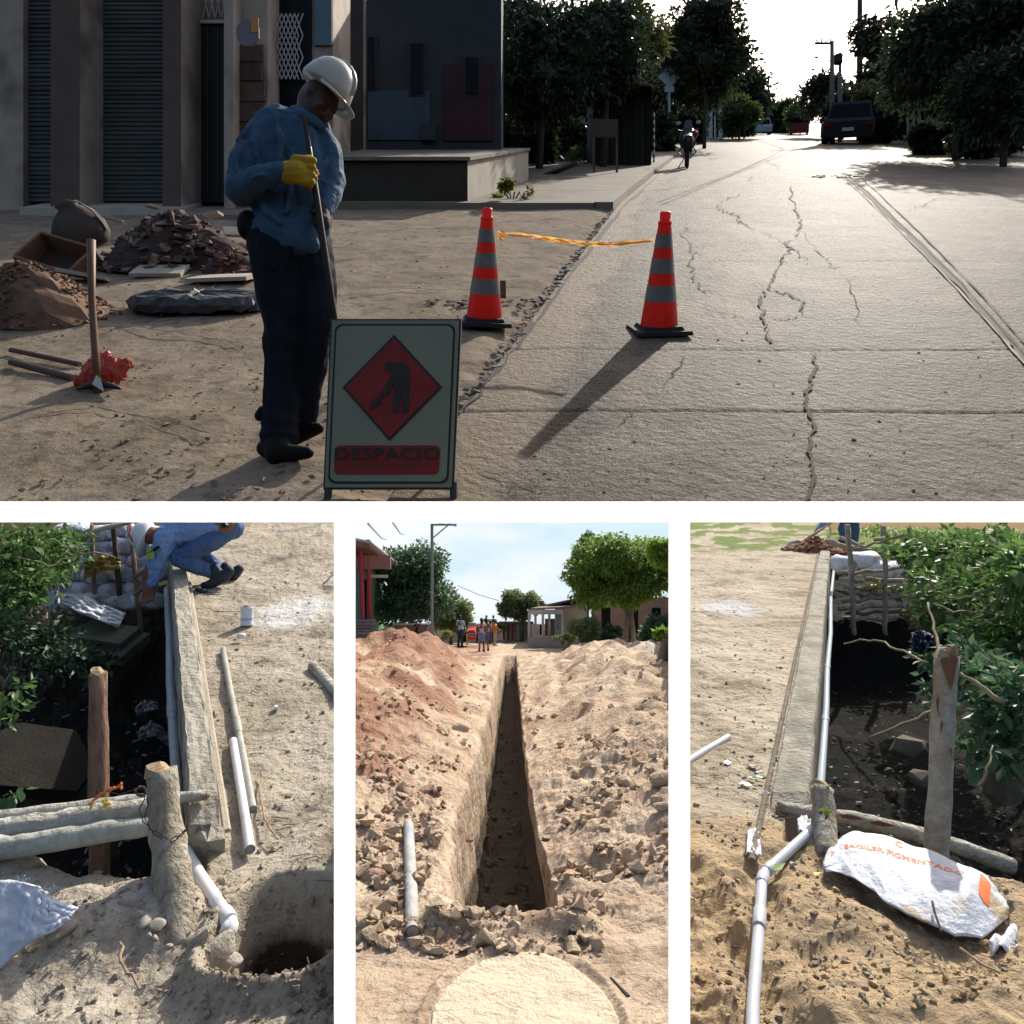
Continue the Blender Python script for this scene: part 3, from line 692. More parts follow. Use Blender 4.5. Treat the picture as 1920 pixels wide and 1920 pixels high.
def pavement():
    t = MB(); ys = [13.4, 16, 20, 26, 34, 50, 80, 120]
    for i in range(len(ys) - 1):
        a, b = ys[i], ys[i + 1]; e = .22
        for j, (u0, u1) in enumerate(((None, .36), (.38, e))):
            xa0 = -4.2 if u0 is None else float(curb_x(a)) - u0; xb0 = (-4.2 + (b - 13.4) * .25) if u0 is None else float(curb_x(b)) - u0
            if u0 is None: xa0 = -4.2 + (a - 13.4) * .25
            xa1 = float(curb_x(a)) - (u1 if u0 is None else .04); xb1 = float(curb_x(b)) - (u1 if u0 is None else .04)
            z = .11 if j == 0 else .125
            t.hexa([(xa0, a, -.2), (xa1, a, -.2), (xb1, b - .03, -.2), (xb0, b - .03, -.2), (xa0, a, z), (xa1, a, z), (xb1, b - .03, z), (xb0, b - .03, z)])
    solo(P, (0, 13.4, 0), 'pavement', t, mat('pavement_concrete', (.18, .145, .105), .92, (.13, .105, .076), 1.2, bump=.5, bscale=9, col3=(.11, .09, .062), s3=.7), kind='structure', lifted=True)
    mb = MB(); r = random.Random(3)                     # broken edge of the gutter, lump by lump
    for i in range(210):
        y = 3.2 * (13.2 / 3.2) ** (i / 210); x = float(curb_x(y)) - r.uniform(-.02, .09); mb.rock((x, y, r.uniform(-.02, .008)), r.uniform(.01, .045) * (.6 + y / 14), i, .45, 12)
    solo(P, (0, 3, 0), 'broken_kerb', mb, m_conc, kind='stuff', label='crumbled lumps of kerb along the gutter', lifted=True)
pavement()
# -------- cracks and grooves in the carriageway
def ribbon(name, pts, wpx, mt, up=.004, jit=2.2, seed=0, sub=6):
    r = random.Random(seed); q = []
    for i in range(len(pts) - 1):
        for j in range(sub):
            k = j / sub; q.append((pts[i][0] * (1 - k) + pts[i + 1][0] * k + (r.gauss(0, jit) if jit else 0), pts[i][1] * (1 - k) + pts[i + 1][1] * k + (r.gauss(0, jit * .45) if jit else 0)))
    q.append(pts[-1]); mb = MB(); L_ = []; nq = len(q)
    for i, (x, y) in enumerate(q):
        w_ = wpx * r.uniform(.25, 1.7) * (1 if jit < 1 else min(1, (i + 1) / 4, (nq - i) / 4)) * (.45 + .55 * (y - 300) / 400); a = P.g(x, y, up); n_ = q[min(i + 1, len(q) - 1)]; o_ = q[max(i - 1, 0)]
        d = (P.g(*n_) - P.g(*o_)); d.z = 0; d = d.normalized() if d.length else V((0, 1, 0)); s_ = V((d.y, -d.x, 0)) * w_ * a.y / FL * .5
        s_.y *= 1.6; L_ += [a - s_, a + s_]
    mb.add(L_, [(2 * i, 2 * i + 1, 2 * i + 3, 2 * i + 2) for i in range(len(q) - 1)])
    return solo(P, P.g(*pts[0]), name, mb, mt, lifted=True, kind='structure')
m_crack = mat('crack_dirt', (.05, .04, .032), .95)
m_crackl = mat('crack_edge', (.36, .31, .25), .95)
CR = [[(1345, 385), (1350, 395), (1380, 402), (1385, 415), (1400, 425), (1440, 445), (1470, 458), (1490, 470), (1515, 487)],
      [(1485, 345), (1485, 375), (1495, 400), (1500, 425), (1495, 445), (1478, 455), (1480, 470), (1465, 490), (1450, 520), (1440, 545), (1425, 560), (1432, 600), (1440, 635), (1455, 645)],
      [(1445, 545), (1480, 555), (1505, 562), (1505, 590)], [(1288, 425), (1280, 440), (1300, 470), (1295, 500), (1300, 530), (1330, 555)],
      [(1523, 655), (1530, 690), (1520, 720), (1510, 750), (1515, 770), (1525, 800), (1520, 860), (1525, 900), (1510, 945)],
      [(1285, 670), (1262, 705), (1240, 725)], [(1190, 770), (1165, 800)], [(1430, 590), (1470, 600), (1500, 592)], [(1345, 385), (1365, 372), (1400, 360)], [(1400, 345), (1412, 330)], [(1500, 430), (1530, 470), (1560, 500), (1575, 505)], [(1700, 398), (1740, 380), (1760, 372)], [(1295, 470), (1320, 480)], [(1590, 520), (1600, 560), (1612, 610)], [(1330, 300), (1360, 292), (1400, 300)], [(1420, 300), (1450, 310), (1470, 325)], [(900, 880), (960, 905), (1040, 925)]]
PC = [[(215, 612), (300, 622), (400, 640), (470, 652)], [(640, 560), (760, 545), (880, 548)], [(640, 440), (760, 432), (880, 425), (1100, 404)], [(40, 790), (180, 770), (330, 800), (430, 830)], [(330, 605), (380, 560), (420, 520)]]
for i, c in enumerate(PC): ribbon('paving_crack', c, 3.0, mat('paving_crack_dirt', (.045, .033, .023), 1), .018, 2.2, 200 + i)
for i, c in enumerate(CR):
    ribbon('road_crack', c, 4.2 if i < 5 else 2.2, m_crack, .008, 3.4, i, 8)
G1 = [(1588, 332), (1625, 365), (1700, 437), (1800, 537), (1885, 633), (1935, 690)]
ribbon('road_groove', G1, 16, mat('groove_dirt', (.13, .105, .08), .95), .011, .5, 60)
ribbon('road_groove', [(a + 3, b - 3) for a, b in G1], 5, m_crack, .015, .6, 61); ribbon('road_groove', [(a + 26, b + 2) for a, b in G1], 3, m_crack, .015, .6, 62)
ribbon('road_groove', [(a - 7, b + 3) for a, b in G1], 4, m_crackl, .015, .6, 63)
ribbon('gutter_dirt', [(868, 772), (945, 680), (1015, 590), (1100, 475), (1165, 392), (1250, 312)], 9, m_crack, .006, 3, 64)
pt = MB(); r_ = random.Random(1)
for k in range(30):
    q = P.g(r_.uniform(1522, 1618), r_.uniform(329, 334), .02); pt.rock(q, r_.uniform(.03, .08), k, .3, 8)
solo(P, P.g(1570, 332), 'swept_leaves', pt, m_bark, label='low line of dark swept leaves across the road', kind='stuff', lifted=True)
pb = MB()
for k in range(420):
    px, py = r_.uniform(30, 860), r_.uniform(430, 945)
    q = P.g(px, py, 0)
    if q.x < curb_x(q.y) - .1: pb.rock(q, r_.uniform(.006, .02) , k, .6, 8)
for k in range(160):
    q = P.g(r_.uniform(900, 1900), r_.uniform(330, 945), 0); pb.rock(q, r_.uniform(.005, .013), k, .6, 8)
solo(P, (0, 3, 0), 'loose_grit', pb, mat('grit', (.16, .12, .085), .95, hue=.2), label='loose grit scattered on the street', kind='stuff', lifted=True)
# -------- rubble, spoil, slab
def heap(p, rx, ry, hh, n, r0, r1, mt, name, label, seed, base_m, flatk=.7, kind='stuff', big=None):
    r = random.Random(seed); mb = MB(); N = 26; vs = [V((0, 0, hh))]; fs = []
    for i in range(1, 9):
        for j in range(N):
            t = 2 * math.pi * j / N; k = i / 8 * (1 + .12 * math.sin(3 * t + seed)); z = hh * max(0, (1 - (i / 8) ** 1.5)) + r.uniform(-.05, .05) * hh - (.03 if i == 8 else 0)
            vs.append(V((math.cos(t) * k * rx, math.sin(t) * k * ry, z)))
    for j in range(N): fs.append((0, 1 + j, 1 + (j + 1) % N))
    for i in range(7):
        for j in range(N): a = 1 + i * N + j; b = 1 + i * N + (j + 1) % N; fs.append((a, a + N, b + N, b))
    mb.add(vs, fs)
    for i in range(n):
        t = r.uniform(0, 6.28); k = r.random() ** .6 * 1.12; z = hh * max(0, 1 - min(1, k) ** 1.5)
        mb.cur = 1; mb.rock((math.cos(t) * k * rx, math.sin(t) * k * ry, z), r.uniform(r0, r1), r.random(), r.uniform(.4, 1), 9)
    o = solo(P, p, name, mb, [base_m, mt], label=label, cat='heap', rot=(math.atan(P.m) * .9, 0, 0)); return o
m_rub = mat('rubble', (.10, .055, .045), .95, (.05, .03, .028), 4, bump=.4, col3=(.28, .2, .15), s3=5)
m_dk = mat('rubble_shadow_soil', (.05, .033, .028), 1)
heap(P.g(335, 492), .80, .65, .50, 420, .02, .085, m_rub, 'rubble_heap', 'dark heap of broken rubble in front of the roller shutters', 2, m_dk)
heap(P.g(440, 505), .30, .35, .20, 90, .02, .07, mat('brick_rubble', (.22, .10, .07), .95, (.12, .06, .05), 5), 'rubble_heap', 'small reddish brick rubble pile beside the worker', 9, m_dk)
m_dirtp = mat('brown_spoil', (.19, .11, .07), 1, (.11, .065, .042), 8, bump=.7, bscale=18)
heap(P.g(62, 590), .62, .5, .40, 900, .008, .03, m_dirtp, 'soil_mound', 'brown mound of dug soil at the left of the street', 4, m_dirtp)
def flagpieces():
    r = random.Random(8)
    for i, (px, py, w_, rz) in enumerate(((215, 455, .2, .3), (240, 500, .28, .1), (400, 445, .22, -.2), (440, 485, .24, .5), (300, 515, .5, .05), (420, 528, .6, -.1), (160, 525, .45, .2), (285, 425, .18, 1))):
        p = P.g(px, py); mb = MB(); mb.box((0, 0, 0), (w_, w_ * .6, .035), Matrix.Rotation(r.uniform(-.5, .5), 3, 'X'))
        solo(P, p + V((0, 0, .3 if py < 500 else .04)), 'broken_slab', mb, m_conc_l, 'flat pale broken slab piece lying about the rubble heap', 'slab', 'broken slab pieces around the rubble', rot=(.45, r.uniform(-.2, .2), rz))
flagpieces()
def asphalt_slab():
    r = random.Random(12); mb = MB(); N = 48; rings = [(1.0, 0), (1.02, .06), (.95, .11), (.7, .125), (.4, .12), (.1, .125)]; vs = []
    for k, z in rings:
        for j in range(N):
            t = 2 * math.pi * j / N; e = (1 + .08 * math.sin(2 * t + 1) + .05 * math.sin(5 * t)) * k * r.uniform(.96, 1.04)
            vs.append(V((.52 * e * math.cos(t), .30 * e * math.sin(t), z + r.uniform(-.02, .02))))
    fs = []
    for i in range(len(rings) - 1):
        for j in range(N): a = i * N + j; b = i * N + (j + 1) % N; fs.append((a, b, b + N, a + N))
    fs.append(tuple((len(rings) - 1) * N + j for j in range(N))); mb.add(vs, fs)
    solo(P, P.g(372, 578), 'asphalt_slab', mb, mat('broken_asphalt', (.022, .022, .024), .55, (.05, .05, .055), 12, bump=1.4, bscale=16, spec=.6), 'flat lumpy slab of broken black asphalt on the dirt', 'slab', rot=(math.atan(P.m) * .85, 0, 0))
asphalt_slab()
def crate():
    t = thing(P, P.g(118, 505), 'wooden_crate', 'open dark wooden box tipped towards the road left of the rubble', 'crate', rot=(.95, .30, -.12))
    w_, d, h_, k = .62, .42, .22, .03
    for c, s_ in (((0, -d / 2, h_ / 2), (w_, k, h_)), ((0, d / 2, h_ / 2), (w_, k, h_)), ((-w_ / 2, 0, h_ / 2), (k, d - k - .004, h_)), ((w_ / 2, 0, h_ / 2), (k, d - k - .004, h_))):
        part(t, 'side_board', MB().box(c, s_), m_wood)
    part(t, 'bottom_board', MB().box((0, 0, .012), (w_ - .04, d - .04, .02)), mat('dark_wood', (.05, .03, .02), .9))
crate()
def bag():
    mb = MB(); prof = [(.02, 0), (.2, .02), (.27, .12), (.27, .26), (.2, .38), (.1, .46), (.12, .5), (.02, .5)]
    mb.lathe((0, 0, 0), prof, 18, None, 1.05, .8)
    r = random.Random(2); mb.v = [(a * r.uniform(.93, 1.07), b * r.uniform(.93, 1.07), c) for a, b, c in mb.v]
    o = solo(P, P.g(170, 488) + V((0, 0, .12)), 'rubble_sack', mb, mat('dark_sackcloth', (.075, .06, .05), .9, (.05, .04, .035), 4, bump=.6, bscale=8), 'dark bulging sack leaning above the wooden box', 'sack', smooth=True, rot=(.2, -.45, .3))
    mb = MB(); mb.tube([(.02, -.20, .5), (.13, -.2, .44), (.21, -.17, .33), (.245, -.12, .2), (.25, -.08, .08)], [.008, .016, .02, .018, .006], 6, flat=.5)
    part(o, 'pale_sack_edge', mb, m_conc_l, smooth=True)  # pale strip along the right edge of the sack
bag()
def pick():
    b = P.g(182, 735); t = thing(P, b, 'digging_tool', 'upright wooden tool handle standing beside the red plastic bag', 'tool')
    z = lambda py: (735 - py) / FL * b.y; x = lambda px: (px - 182) / FL * b.y
    part(t, 'handle', MB().tube([(x(171), 0, z(450)), (x(172), 0, z(560)), (x(178), 0, z(650)), (x(184), 0, z(738))], [.024, .019, .02, .024], 10), mat('pale_handle_wood', (.17, .09, .05), .6, (.12, .065, .035), 3, stretch=(8, 8, 1)), smooth=True)
    hd = MB(); hd.tube([(x(140), .02, .02), (x(165), 0, .035), (x(184), 0, .04), (x(205), -.02, .035), (x(236), -.06, .01)], [.008, .02, .032, .02, .008], 8); part(t, 'tool_head', hd, m_blk, smooth=True)
    mb = MB(); mb.add([V((x(178), -.03, z(722))), V((x(205), -.05, z(738))), V((x(196), -.04, z(712))), V((x(186), -.03, z(705)))], [(0, 1, 2, 3)])
    part(t, 'paper_tag', mb, mat('off_white_paper', (.6, .55, .48), .8))
    r = random.Random(6); mb = MB()
    for c_, s_ in (((-.03, 0, .08), (.10, .07, .08)), ((.06, .01, .09), (.07, .06, .075)), ((-.09, .02, .05), (.06, .05, .05)), ((.11, 0, .12), (.05, .04, .03)), ((0, 0, .15), (.05, .03, .04)), ((-.12, -.02, .02), (.05, .04, .03))): mb.ball(c_, s_, None, 10, 8, .1)
    o = solo(P, P.g(196, 722), 'plastic_bag', mb, mat('red_plastic', (.55, .16, .13), .3, (.36, .07, .06), 14, trans=.4), 'crumpled translucent red plastic bag tied at the foot of the handle', 'bag', smooth=True)
    remesh(o, .006, 1, .05, .025)
    for a, c, rad, lb in (((20, 660), (150, 688), .016, 'dark rusty bar lying on the dirt, upper one of two'), ((20, 683), (138, 714), .02, 'thick dark bar lying on the dirt, lower one of two')):
        q0, q1 = P.g(*a, .015), P.g(*c, .015); mb = MB().tube([q0, q1], rad, 8); solo(P, q1, 'iron_bar', mb, mat('rusty_iron', (.07, .035, .025), .8), lb, 'bar', lifted=True)
pick()
# -------- traffic cones and tape
m_or = mat('cone_red', (.80, .045, .028), .38, (.66, .04, .025), 9, trans=.45, col3=(.40, .08, .05), s3=14, c3=(.62, .75)); m_silver = mat('reflective_grey', (.17, .17, .17), .35, (.13, .13, .13), 30); m_base = mat('cone_base', (.02, .017, .017), .85)
TILT = math.atan(P.m)
def cone(px, py, label):
    t = thing(P, P.g(px, py), 'traffic_cone', label, 'traffic cone', 'traffic cones joined by warning tape', rot=(TILT * .85, -math.atan(TILT * (px - 960) / FL) * .6, .08))
    part(t, 'base', MB().box((0, 0, .014), (.40, .38, .028), top=.96).box((0, 0, .04), (.30, .28, .025), top=.9), m_base)
    R = lambda z: .135 - .098 * (z - .05) / .73
    for z0, z1, mt_, nm in ((.05, .22, m_or, 'cone_band'), (.22, .33, m_silver, 'reflective_band'), (.33, .41, m_or, 'cone_band'), (.41, .51, m_silver, 'reflective_band'), (.51, .58, m_or, 'cone_band'), (.58, .67, m_silver, 'reflective_band'), (.67, .73, m_or, 'cone_band')):
        k = .002 if mt_ is m_silver else 0; mb = MB(); mb.lathe((0, 0, 0), [(R(z0) + k, z0), (R(z1) + k, z1)], 36, cap=False); part(t, nm, mb, mt_, smooth=True)
    mb = MB(); mb.lathe((0, 0, 0), [(.046, .728), (.048, .745), (.036, .752), (.038, .80), (.03, .812)], 20); part(t, 'cone_tip', mb, m_or, smooth=True); return t
cone(908, 606, 'orange cone with grey bands standing left on the broken dirt verge'); cone(1235, 622, 'orange cone with grey bands standing right on the carriageway')
def tape():
    y1, y2 = 5.55, 5.40; pts = []
    for px, py in ((932, 437), (985, 442), (1040, 450), (1100, 456), (1160, 457), (1225, 450)):
        k = (px - 932) / 293; pts.append(A(px, py, y1 * (1 - k) + y2 * k))
    t = thing(P, pts[0], 'warning_tape', 'yellow and orange warning tape twisted between the two cones', 'tape')
    ms = [mat('tape_yellow', (.85, .62, .22), .4, (.8, .4, .1), 20, trans=.4), mat('tape_orange', (.8, .30, .08), .4, (.85, .6, .25), 16, trans=.4)]
    for k in range(3):
        mb = MB(); q = []
        for i in range(41):
            u = i / 40 * 5; j = min(4, int(u)); f = u - j; p_ = pts[j].lerp(pts[j + 1], f) + V((0, .01 * math.sin(i * .7 + k * 2), .012 * math.sin(i * .5 + k * 2.1) * math.sin(math.pi * i / 40)))
            an = i * .33 + k * 1.3; d = V((0, math.cos(an), math.sin(an))) * .013; q += [p_ - d, p_ + d]
        mb.add(q, [(2 * i, 2 * i + 1, 2 * i + 3, 2 * i + 2) for i in range(40)]); part(t, 'tape_strand', mb, ms[k % 2], lifted=True)
    for k, (px, py, n) in enumerate(((1240, 452, 4), (937, 430, 2))):
        for i in range(n):
            mb = MB(); c = [A(px + i * 3, py, 5.36 + .02 * i), A(px + 6 + i * 2, py + 14, 5.34), A(px + 2 - i * 4, py + 34 - 20 * (k), 5.34), A(px + 5 + i, py + 52 - 30 * k, 5.37)]; q = []
            for j, p_ in enumerate(c): d = V((.018, .01 * (-1) ** j, 0)); q += [p_ - d, p_ + d]
            mb.add(q, [(2 * j, 2 * j + 1, 2 * j + 3, 2 * j + 2) for j in range(3)]); part(t, 'tape_tail', mb, ms[i % 2], lifted=True)
tape()
# block on the kerb
mb = MB(); mb.box((0, 0, .08), (.055, .055, .14), top=.9); solo(P, P.g(943, 560), 'wooden_stub', mb, m_wood, 'short brown stub standing behind the left cone', 'post')
mb = MB(); 
for k in range(40): mb.rock(P.g(r_.uniform(800, 1010), 563 + r_.uniform(0, 14), .01), r_.uniform(.02, .05), k, .35, 8)
solo(P, P.g(900, 568), 'gutter_mud', mb, mat('wet_mud', (.06, .045, .032), .9), label='dark strip of mud behind the left cone', kind='stuff', lifted=True)
# -------- DESPACIO sign
def sign():
    y = 3.02; x0 = X(735, y); t = thing(P, (x0, y, 0), 'roadworks_sign', 'standing roadworks board with a red diamond and the word DESPACIO', 'sign')
    zc = lambda py: Z(py, y); xx = lambda px: (px - 735) / FL * y
    lean = Matrix.Rotation(math.radians(-5), 4, 'Y')
    def plate(pxs, pys, th, yy, name, mt, par=None, rr=0):
        x_0, x_1, z0, z1 = xx(pxs[0]), xx(pxs[1]), zc(pys[1]), zc(pys[0]); poly = []
        for cx, cz, a0 in ((x_1 - rr, z1 - rr, 0), (x_0 + rr, z1 - rr, 90), (x_0 + rr, z0 + rr, 180), (x_1 - rr, z0 + rr, 270)):
            for k in range(5 if rr else 1): a = math.radians(a0 + k * 22.5); poly.append((cx + rr * math.cos(a), cz + rr * math.sin(a)))
        mb = MB(); mb.prism(poly, yy, yy + th); return shear_x(part(par or t, name, mb, mt))
    def shear_x(o):                                     # the board leans a little to the left at its foot
        for v_ in o.data.vertices: v_.co.x += (v_.co.z - zc(760)) * .045
        return o
    m_w = mat('sign_white', (.20, .225, .175), .45, (.16, .185, .14), 3, spec=.2); m_r = mat('sign_red', (.22, .022, .022), .5, (.16, .018, .018), 6, spec=.2); m_fr = mat('sign_frame', (.03, .032, .03), .6)
    plate((613, 858), (598, 918), .03, 0, 'frame', m_fr); pl = plate((617, 854), (602, 914), .008, -.011, 'panel', m_w)
    plate((623, 848), (609, 907), .003, -.0145, 'border_line', m_blk, pl, .03); plate((627, 844), (613, 903), .003, -.0185, 'panel_face', m_w, pl, .028)
    def poly(pts, yy, name, mt, th=.003):
        mb = MB(); mb.prism([(xx(a), zc(b)) for a, b in pts], yy, yy + th); shear_x(part(pl, name, mb, mt))
    poly([(735, 630), (829, 728), (735, 828), (643, 728)], -.0225, 'diamond_edge', m_blk); poly([(735, 637), (823, 728), (735, 821), (649, 728)], -.0265, 'diamond', m_r)
    plate((634, 830), (836, 890), .003, -.0225, 'word_plate', m_r, pl, .02)
    # bent worker with a shovel, cut out in black
    yy = -.0305; mk = lambda pts, nm='worker_symbol': poly(pts, yy, nm, m_blk)
    fig = MB(); c = [(xx(729 + 9 * math.cos(a)), zc(690 + 9 * math.sin(a))) for a in [k * .524 for k in range(12)]]; fig.prism(c, yy, yy + .003)
    for pts in ([(734, 686), (752, 683), (765, 690), (768, 715), (766, 738), (741, 738), (738, 712)], [(741, 738), (753, 738), (749, 775), (739, 776)], [(754, 738), (767, 736), (768, 776), (758, 776)],
                [(740, 692), (747, 697), (735, 730), (727, 745), (721, 742), (730, 722)], [(738, 700), (742, 703), (716, 752), (711, 749)], [(714, 745), (719, 755), (705, 766), (697, 768), (700, 757)]):
        fig.prism([(xx(a), zc(b)) for a, b in pts], yy - .0004 * len(pts), yy + .003)
    shear_x(part(pl, 'worker_symbol', fig, m_blk))
    cu = bpy.data.curves.new('DESPACIO', 'FONT'); cu.body = 'DESPACIO'; cu.size = .082; cu.align_x = 'CENTER'; cu.align_y = 'CENTER'; cu.extrude = .0012; cu.offset = .0016; cu.space_character = 1.12
    tmp = bpy.data.objects.new('tmp', cu); C.objects.link(tmp); me = bpy.data.meshes.new_from_object(tmp.evaluated_get(bpy.context.evaluated_depsgraph_get())); bpy.data.objects.remove(tmp)
    me.materials.clear(); me.materials.append(m_blk); o = bpy.data.objects.new('lettering', me); C.objects.link(o); o.parent = pl; o.rotation_euler = (math.radians(90), 0, 0)
    o.location = (xx(733) - .012, -.0265, zc(853)); o.scale = (1.02, .8, 1)
    plate((660, 812), (870, 873), .002, -.0265, 'underline', mat('dark_red_line', (.12, .02, .02), .6), pl)
    for s_, px in ((-1, 615), (1, 850)):
        mb = MB(); mb.tube([(xx(px), .012, zc(905)), (xx(px + s_ * 1), -.005, zc(948))], .016, 8); part(t, 'leg', mb, m_fr)
        mb = MB(); mb.tube([(xx(px - s_ * 4), .03, zc(620)), (xx(px - s_ * 18), .34, zc(925) )], .011, 8); part(t, 'leg', mb, m_fr)
sign()
# -------- the worker with the digging bar
def worker():
    y = 3.41; cx = 540; K = y / FL; base = P.g(cx, 850)
    t = thing(P, base, 'person', 'worker in white helmet, blue denim shirt and dark trousers leaning on a digging bar', 'person')
    q = lambda px, py, dy=0: V(((px - cx) * K, dy, (850 - py) * K))
    R = lambda r: r * K
    m_sh = mat('blue_denim_shirt', (.045, .10, .17), .85, (.03, .07, .125), 4, bump=1.5, bscale=8); m_tr = mat('navy_trousers', (.010, .013, .020), .9, (.007, .009, .014), 6, bump=1.3, bscale=7, spec=.15)
    m_bt = mat('black_boot', (.007, .0065, .0065), .7, spec=.15); m_hm = mat('white_helmet', (.44, .42, .36), .3, (.38, .36, .31), 5, spec=.5); m_gl = mat('yellow_glove', (.42, .26, .012), .8, (.34, .2, .01), 12, bump=.4); m_dg = mat('dark_glove', (.03, .018, .016), .8)
    m_fc = mat('dark_face', (.07, .032, .022), .5, (.05, .022, .016), 10)
    # body: neck, head, trunk, limbs as one surface
    b = MB(); hd = q(597, 186); M = basis((.72, -.25, -.62), (.5, .1, .85)); 
    chain(b, [q(545, 262), q(570, 228), q(586, 200)], [R(30), R(25), R(24)]); head(b, hd, M, .98)
    chain(b, [q(545, 262), q(535, 330), q(542, 430)], [R(30), R(36), R(34)])
    chain(b, [q(505, 262, -.02), q(474, 375, -.11), q(560, 366, -.22)], [R(16), R(13), R(10)]); chain(b, [q(590, 250, .06), q(622, 335, .02), q(612, 415, -.1)], [R(14), R(12), R(10)])
    chain(b, [q(520, 440), q(530, 620), q(525, 790)], [R(26), R(18), R(14)]); chain(b, [q(570, 440, .06), q(596, 610, .0), q(560, 770, .1)], [R(24), R(16), R(13)])
    remesh(part(t, 'body', b, m_fc), .009, 2); eyes(t, hd, M, .98, m_eye)
    # shirt
    s = MB(); chain(s, [q(540, 232), q(505, 250), q(498, 262)], [R(26), R(38), R(42)])
    chain(s, [q(520, 250), q(518, 320), q(524, 400), q(536, 452)], [R(50), R(56), R(52), R(50)]); chain(s, [q(560, 240), q(575, 320), q(585, 400), q(575, 450)], [R(36), R(42), R(38), R(40)])
    chain(s, [q(508, 258, -.03), q(478, 320, -.10), q(470, 378, -.12)], [R(40), R(31), R(28)]); chain(s, [q(470, 378, -.14), q(515, 372, -.21), q(560, 364, -.24)], [R(27), R(22), R(17)])
    chain(s, [q(585, 235, .05), q(610, 272, .05), q(622, 335, .02)], [R(30), R(27), R(24)]); chain(s, [q(622, 335, .02), q(624, 370, -.03), q(616, 408, -.09)], [R(24), R(21), R(17)])
    chain(s, [q(520, 440, -.03), q(565, 458, -.05)], [R(46), R(34)]); chain(s, [q(575, 440, -.05), q(590, 466, -.06)], [R(28), R(18)])
    for pts, r0 in (([(505, 240, -.10), (498, 300, -.155), (512, 360, -.15)], 8), ([(530, 235, -.11), (545, 290, -.14), (540, 340, -.15)], 8), ([(480, 300, -.17), (470, 340, -.20), (478, 372, -.20)], 7), ([(555, 300, -.10), (560, 350, -.11), (552, 420, -.13)], 8), ([(500, 395, -.12), (520, 420, -.145), (545, 440, -.14)], 8), ([(510, 450, -.11), (530, 425, -.13), (560, 410, -.11)], 7),
                    ([(490, 262, -.14), (470, 300, -.18)], 7), ([(500, 384, -.27), (530, 378, -.275)], 6), ([(480, 392, -.20), (500, 372, -.25)], 7), ([(600, 270, -.02), (612, 320, -.05)], 6), ([(616, 300, -.04), (604, 345, -.03)], 6), ([(575, 430, -.10), (560, 465, -.10)], 8), ([(612, 350, -.07), (628, 362, -.05)], 6), ([(608, 375, -.08), (626, 388, -.08)], 6)):
        chain(s, [q(*p_) for p_ in pts], [R(r0 * .5)] + [R(r0)] * (len(pts) - 2) + [R(r0 * .5)], 8)
    remesh(part(t, 'shirt', s, m_sh), .007, 3, .02, .07)
    c = MB(); chain(c, [q(556, 214, -.02), q(578, 232, -.06), q(600, 240, -.04)], [R(13), R(14), R(10)]); remesh(part(t, 'collar', c, m_sh), .008, 2)
    # trousers
    s = MB(); chain(s, [q(512, 440), q(565, 445, .03)], [R(50), R(48)]); chain(s, [q(515, 450), q(528, 560), q(533, 620), q(532, 640), q(531, 660), q(527, 730), q(526, 755), q(525, 772), q(524, 788), q(524, 802), q(524, 815)], [R(54), R(46), R(38), R(42), R(38), R(33), R(36), R(32), R(37), R(33), R(37)])
    for pts, r0 in (([(505, 470, -.12), (530, 520, -.12)], 8), ([(560, 470, -.10), (535, 540, -.11)], 8), ([(515, 600, -.09), (550, 640, -.085)], 7), ([(550, 600, -.08), (520, 660, -.085)], 7), ([(545, 690, -.07), (515, 740, -.07)], 6), ([(500, 560, -.08), (515, 620, -.09)], 7)): chain(s, [q(*p_) for p_ in pts], [R(r0), R(r0 * .6)], 8)
    chain(s, [q(572, 450, .05), q(592, 540, .03), q(600, 610, .0), q(578, 700, .04), q(560, 780, .1)], [R(48), R(38), R(31), R(29), R(25)])
    remesh(part(t, 'trousers', s, m_tr), .008, 5, .024, .12)
    bag_ = MB(); bag_.ball(q(470, 428, -.04), (R(20), .05, R(28)), None, 10, 8); part(t, 'waist_pouch', bag_, m_bt, smooth=True)
    for pts in (((492, 850, -.02), (540, 852, -.06), (588, 852, -.1)), ((520, 800, .12), (555, 806, .1), (590, 800, .06))):
        bo = MB(); a, m_, e = [q(*z_) for z_ in pts]
        chain(bo, [a + V((.02, 0, .02)), m_, e], [R(17), R(19), R(12)]); cap(bo, q(524, 805) if pts[0][1] == 850 else q(548, 778, .1), m_ + V((-.03, 0, .0)), R(27), R(24)); remesh(part(t, 'boot', bo, m_bt), .008, 2)
    cap_ = MB(); cap(cap_, q(487, 780, 0), q(492, 770), R(10), R(9)); part(t, 'boot_heel', cap_, m_bt)
    # helmet: shell, ridge and peak
    hm = thing_part = MB(); MH = basis((.80, -.12, -.55), (.52, .05, .85)); hc = q(611, 166)
    prof = [(R(50), -R(4)), (R(52), R(2)), (R(50), R(12)), (R(46), R(26)), (R(38), R(41)), (R(26), R(52)), (R(12), R(58)), (.001, R(59))]
    hm.lathe(hc, prof, 28, MH, .86, 1.0)
    sh_ = part(t, 'helmet', hm, m_hm, smooth=True)
    rd = MB(); pts = []
    for k in range(11):
        a = math.pi * (.08 + .84 * k / 10); pts.append(hc + MH @ V((0, R(52) * math.cos(a), R(60) * math.sin(a) + R(2))))
    rd.tube(pts, R(4), 8); part(sh_, 'helmet_ridge', rd, m_hm, smooth=True)
    pk = MB(); vs = []
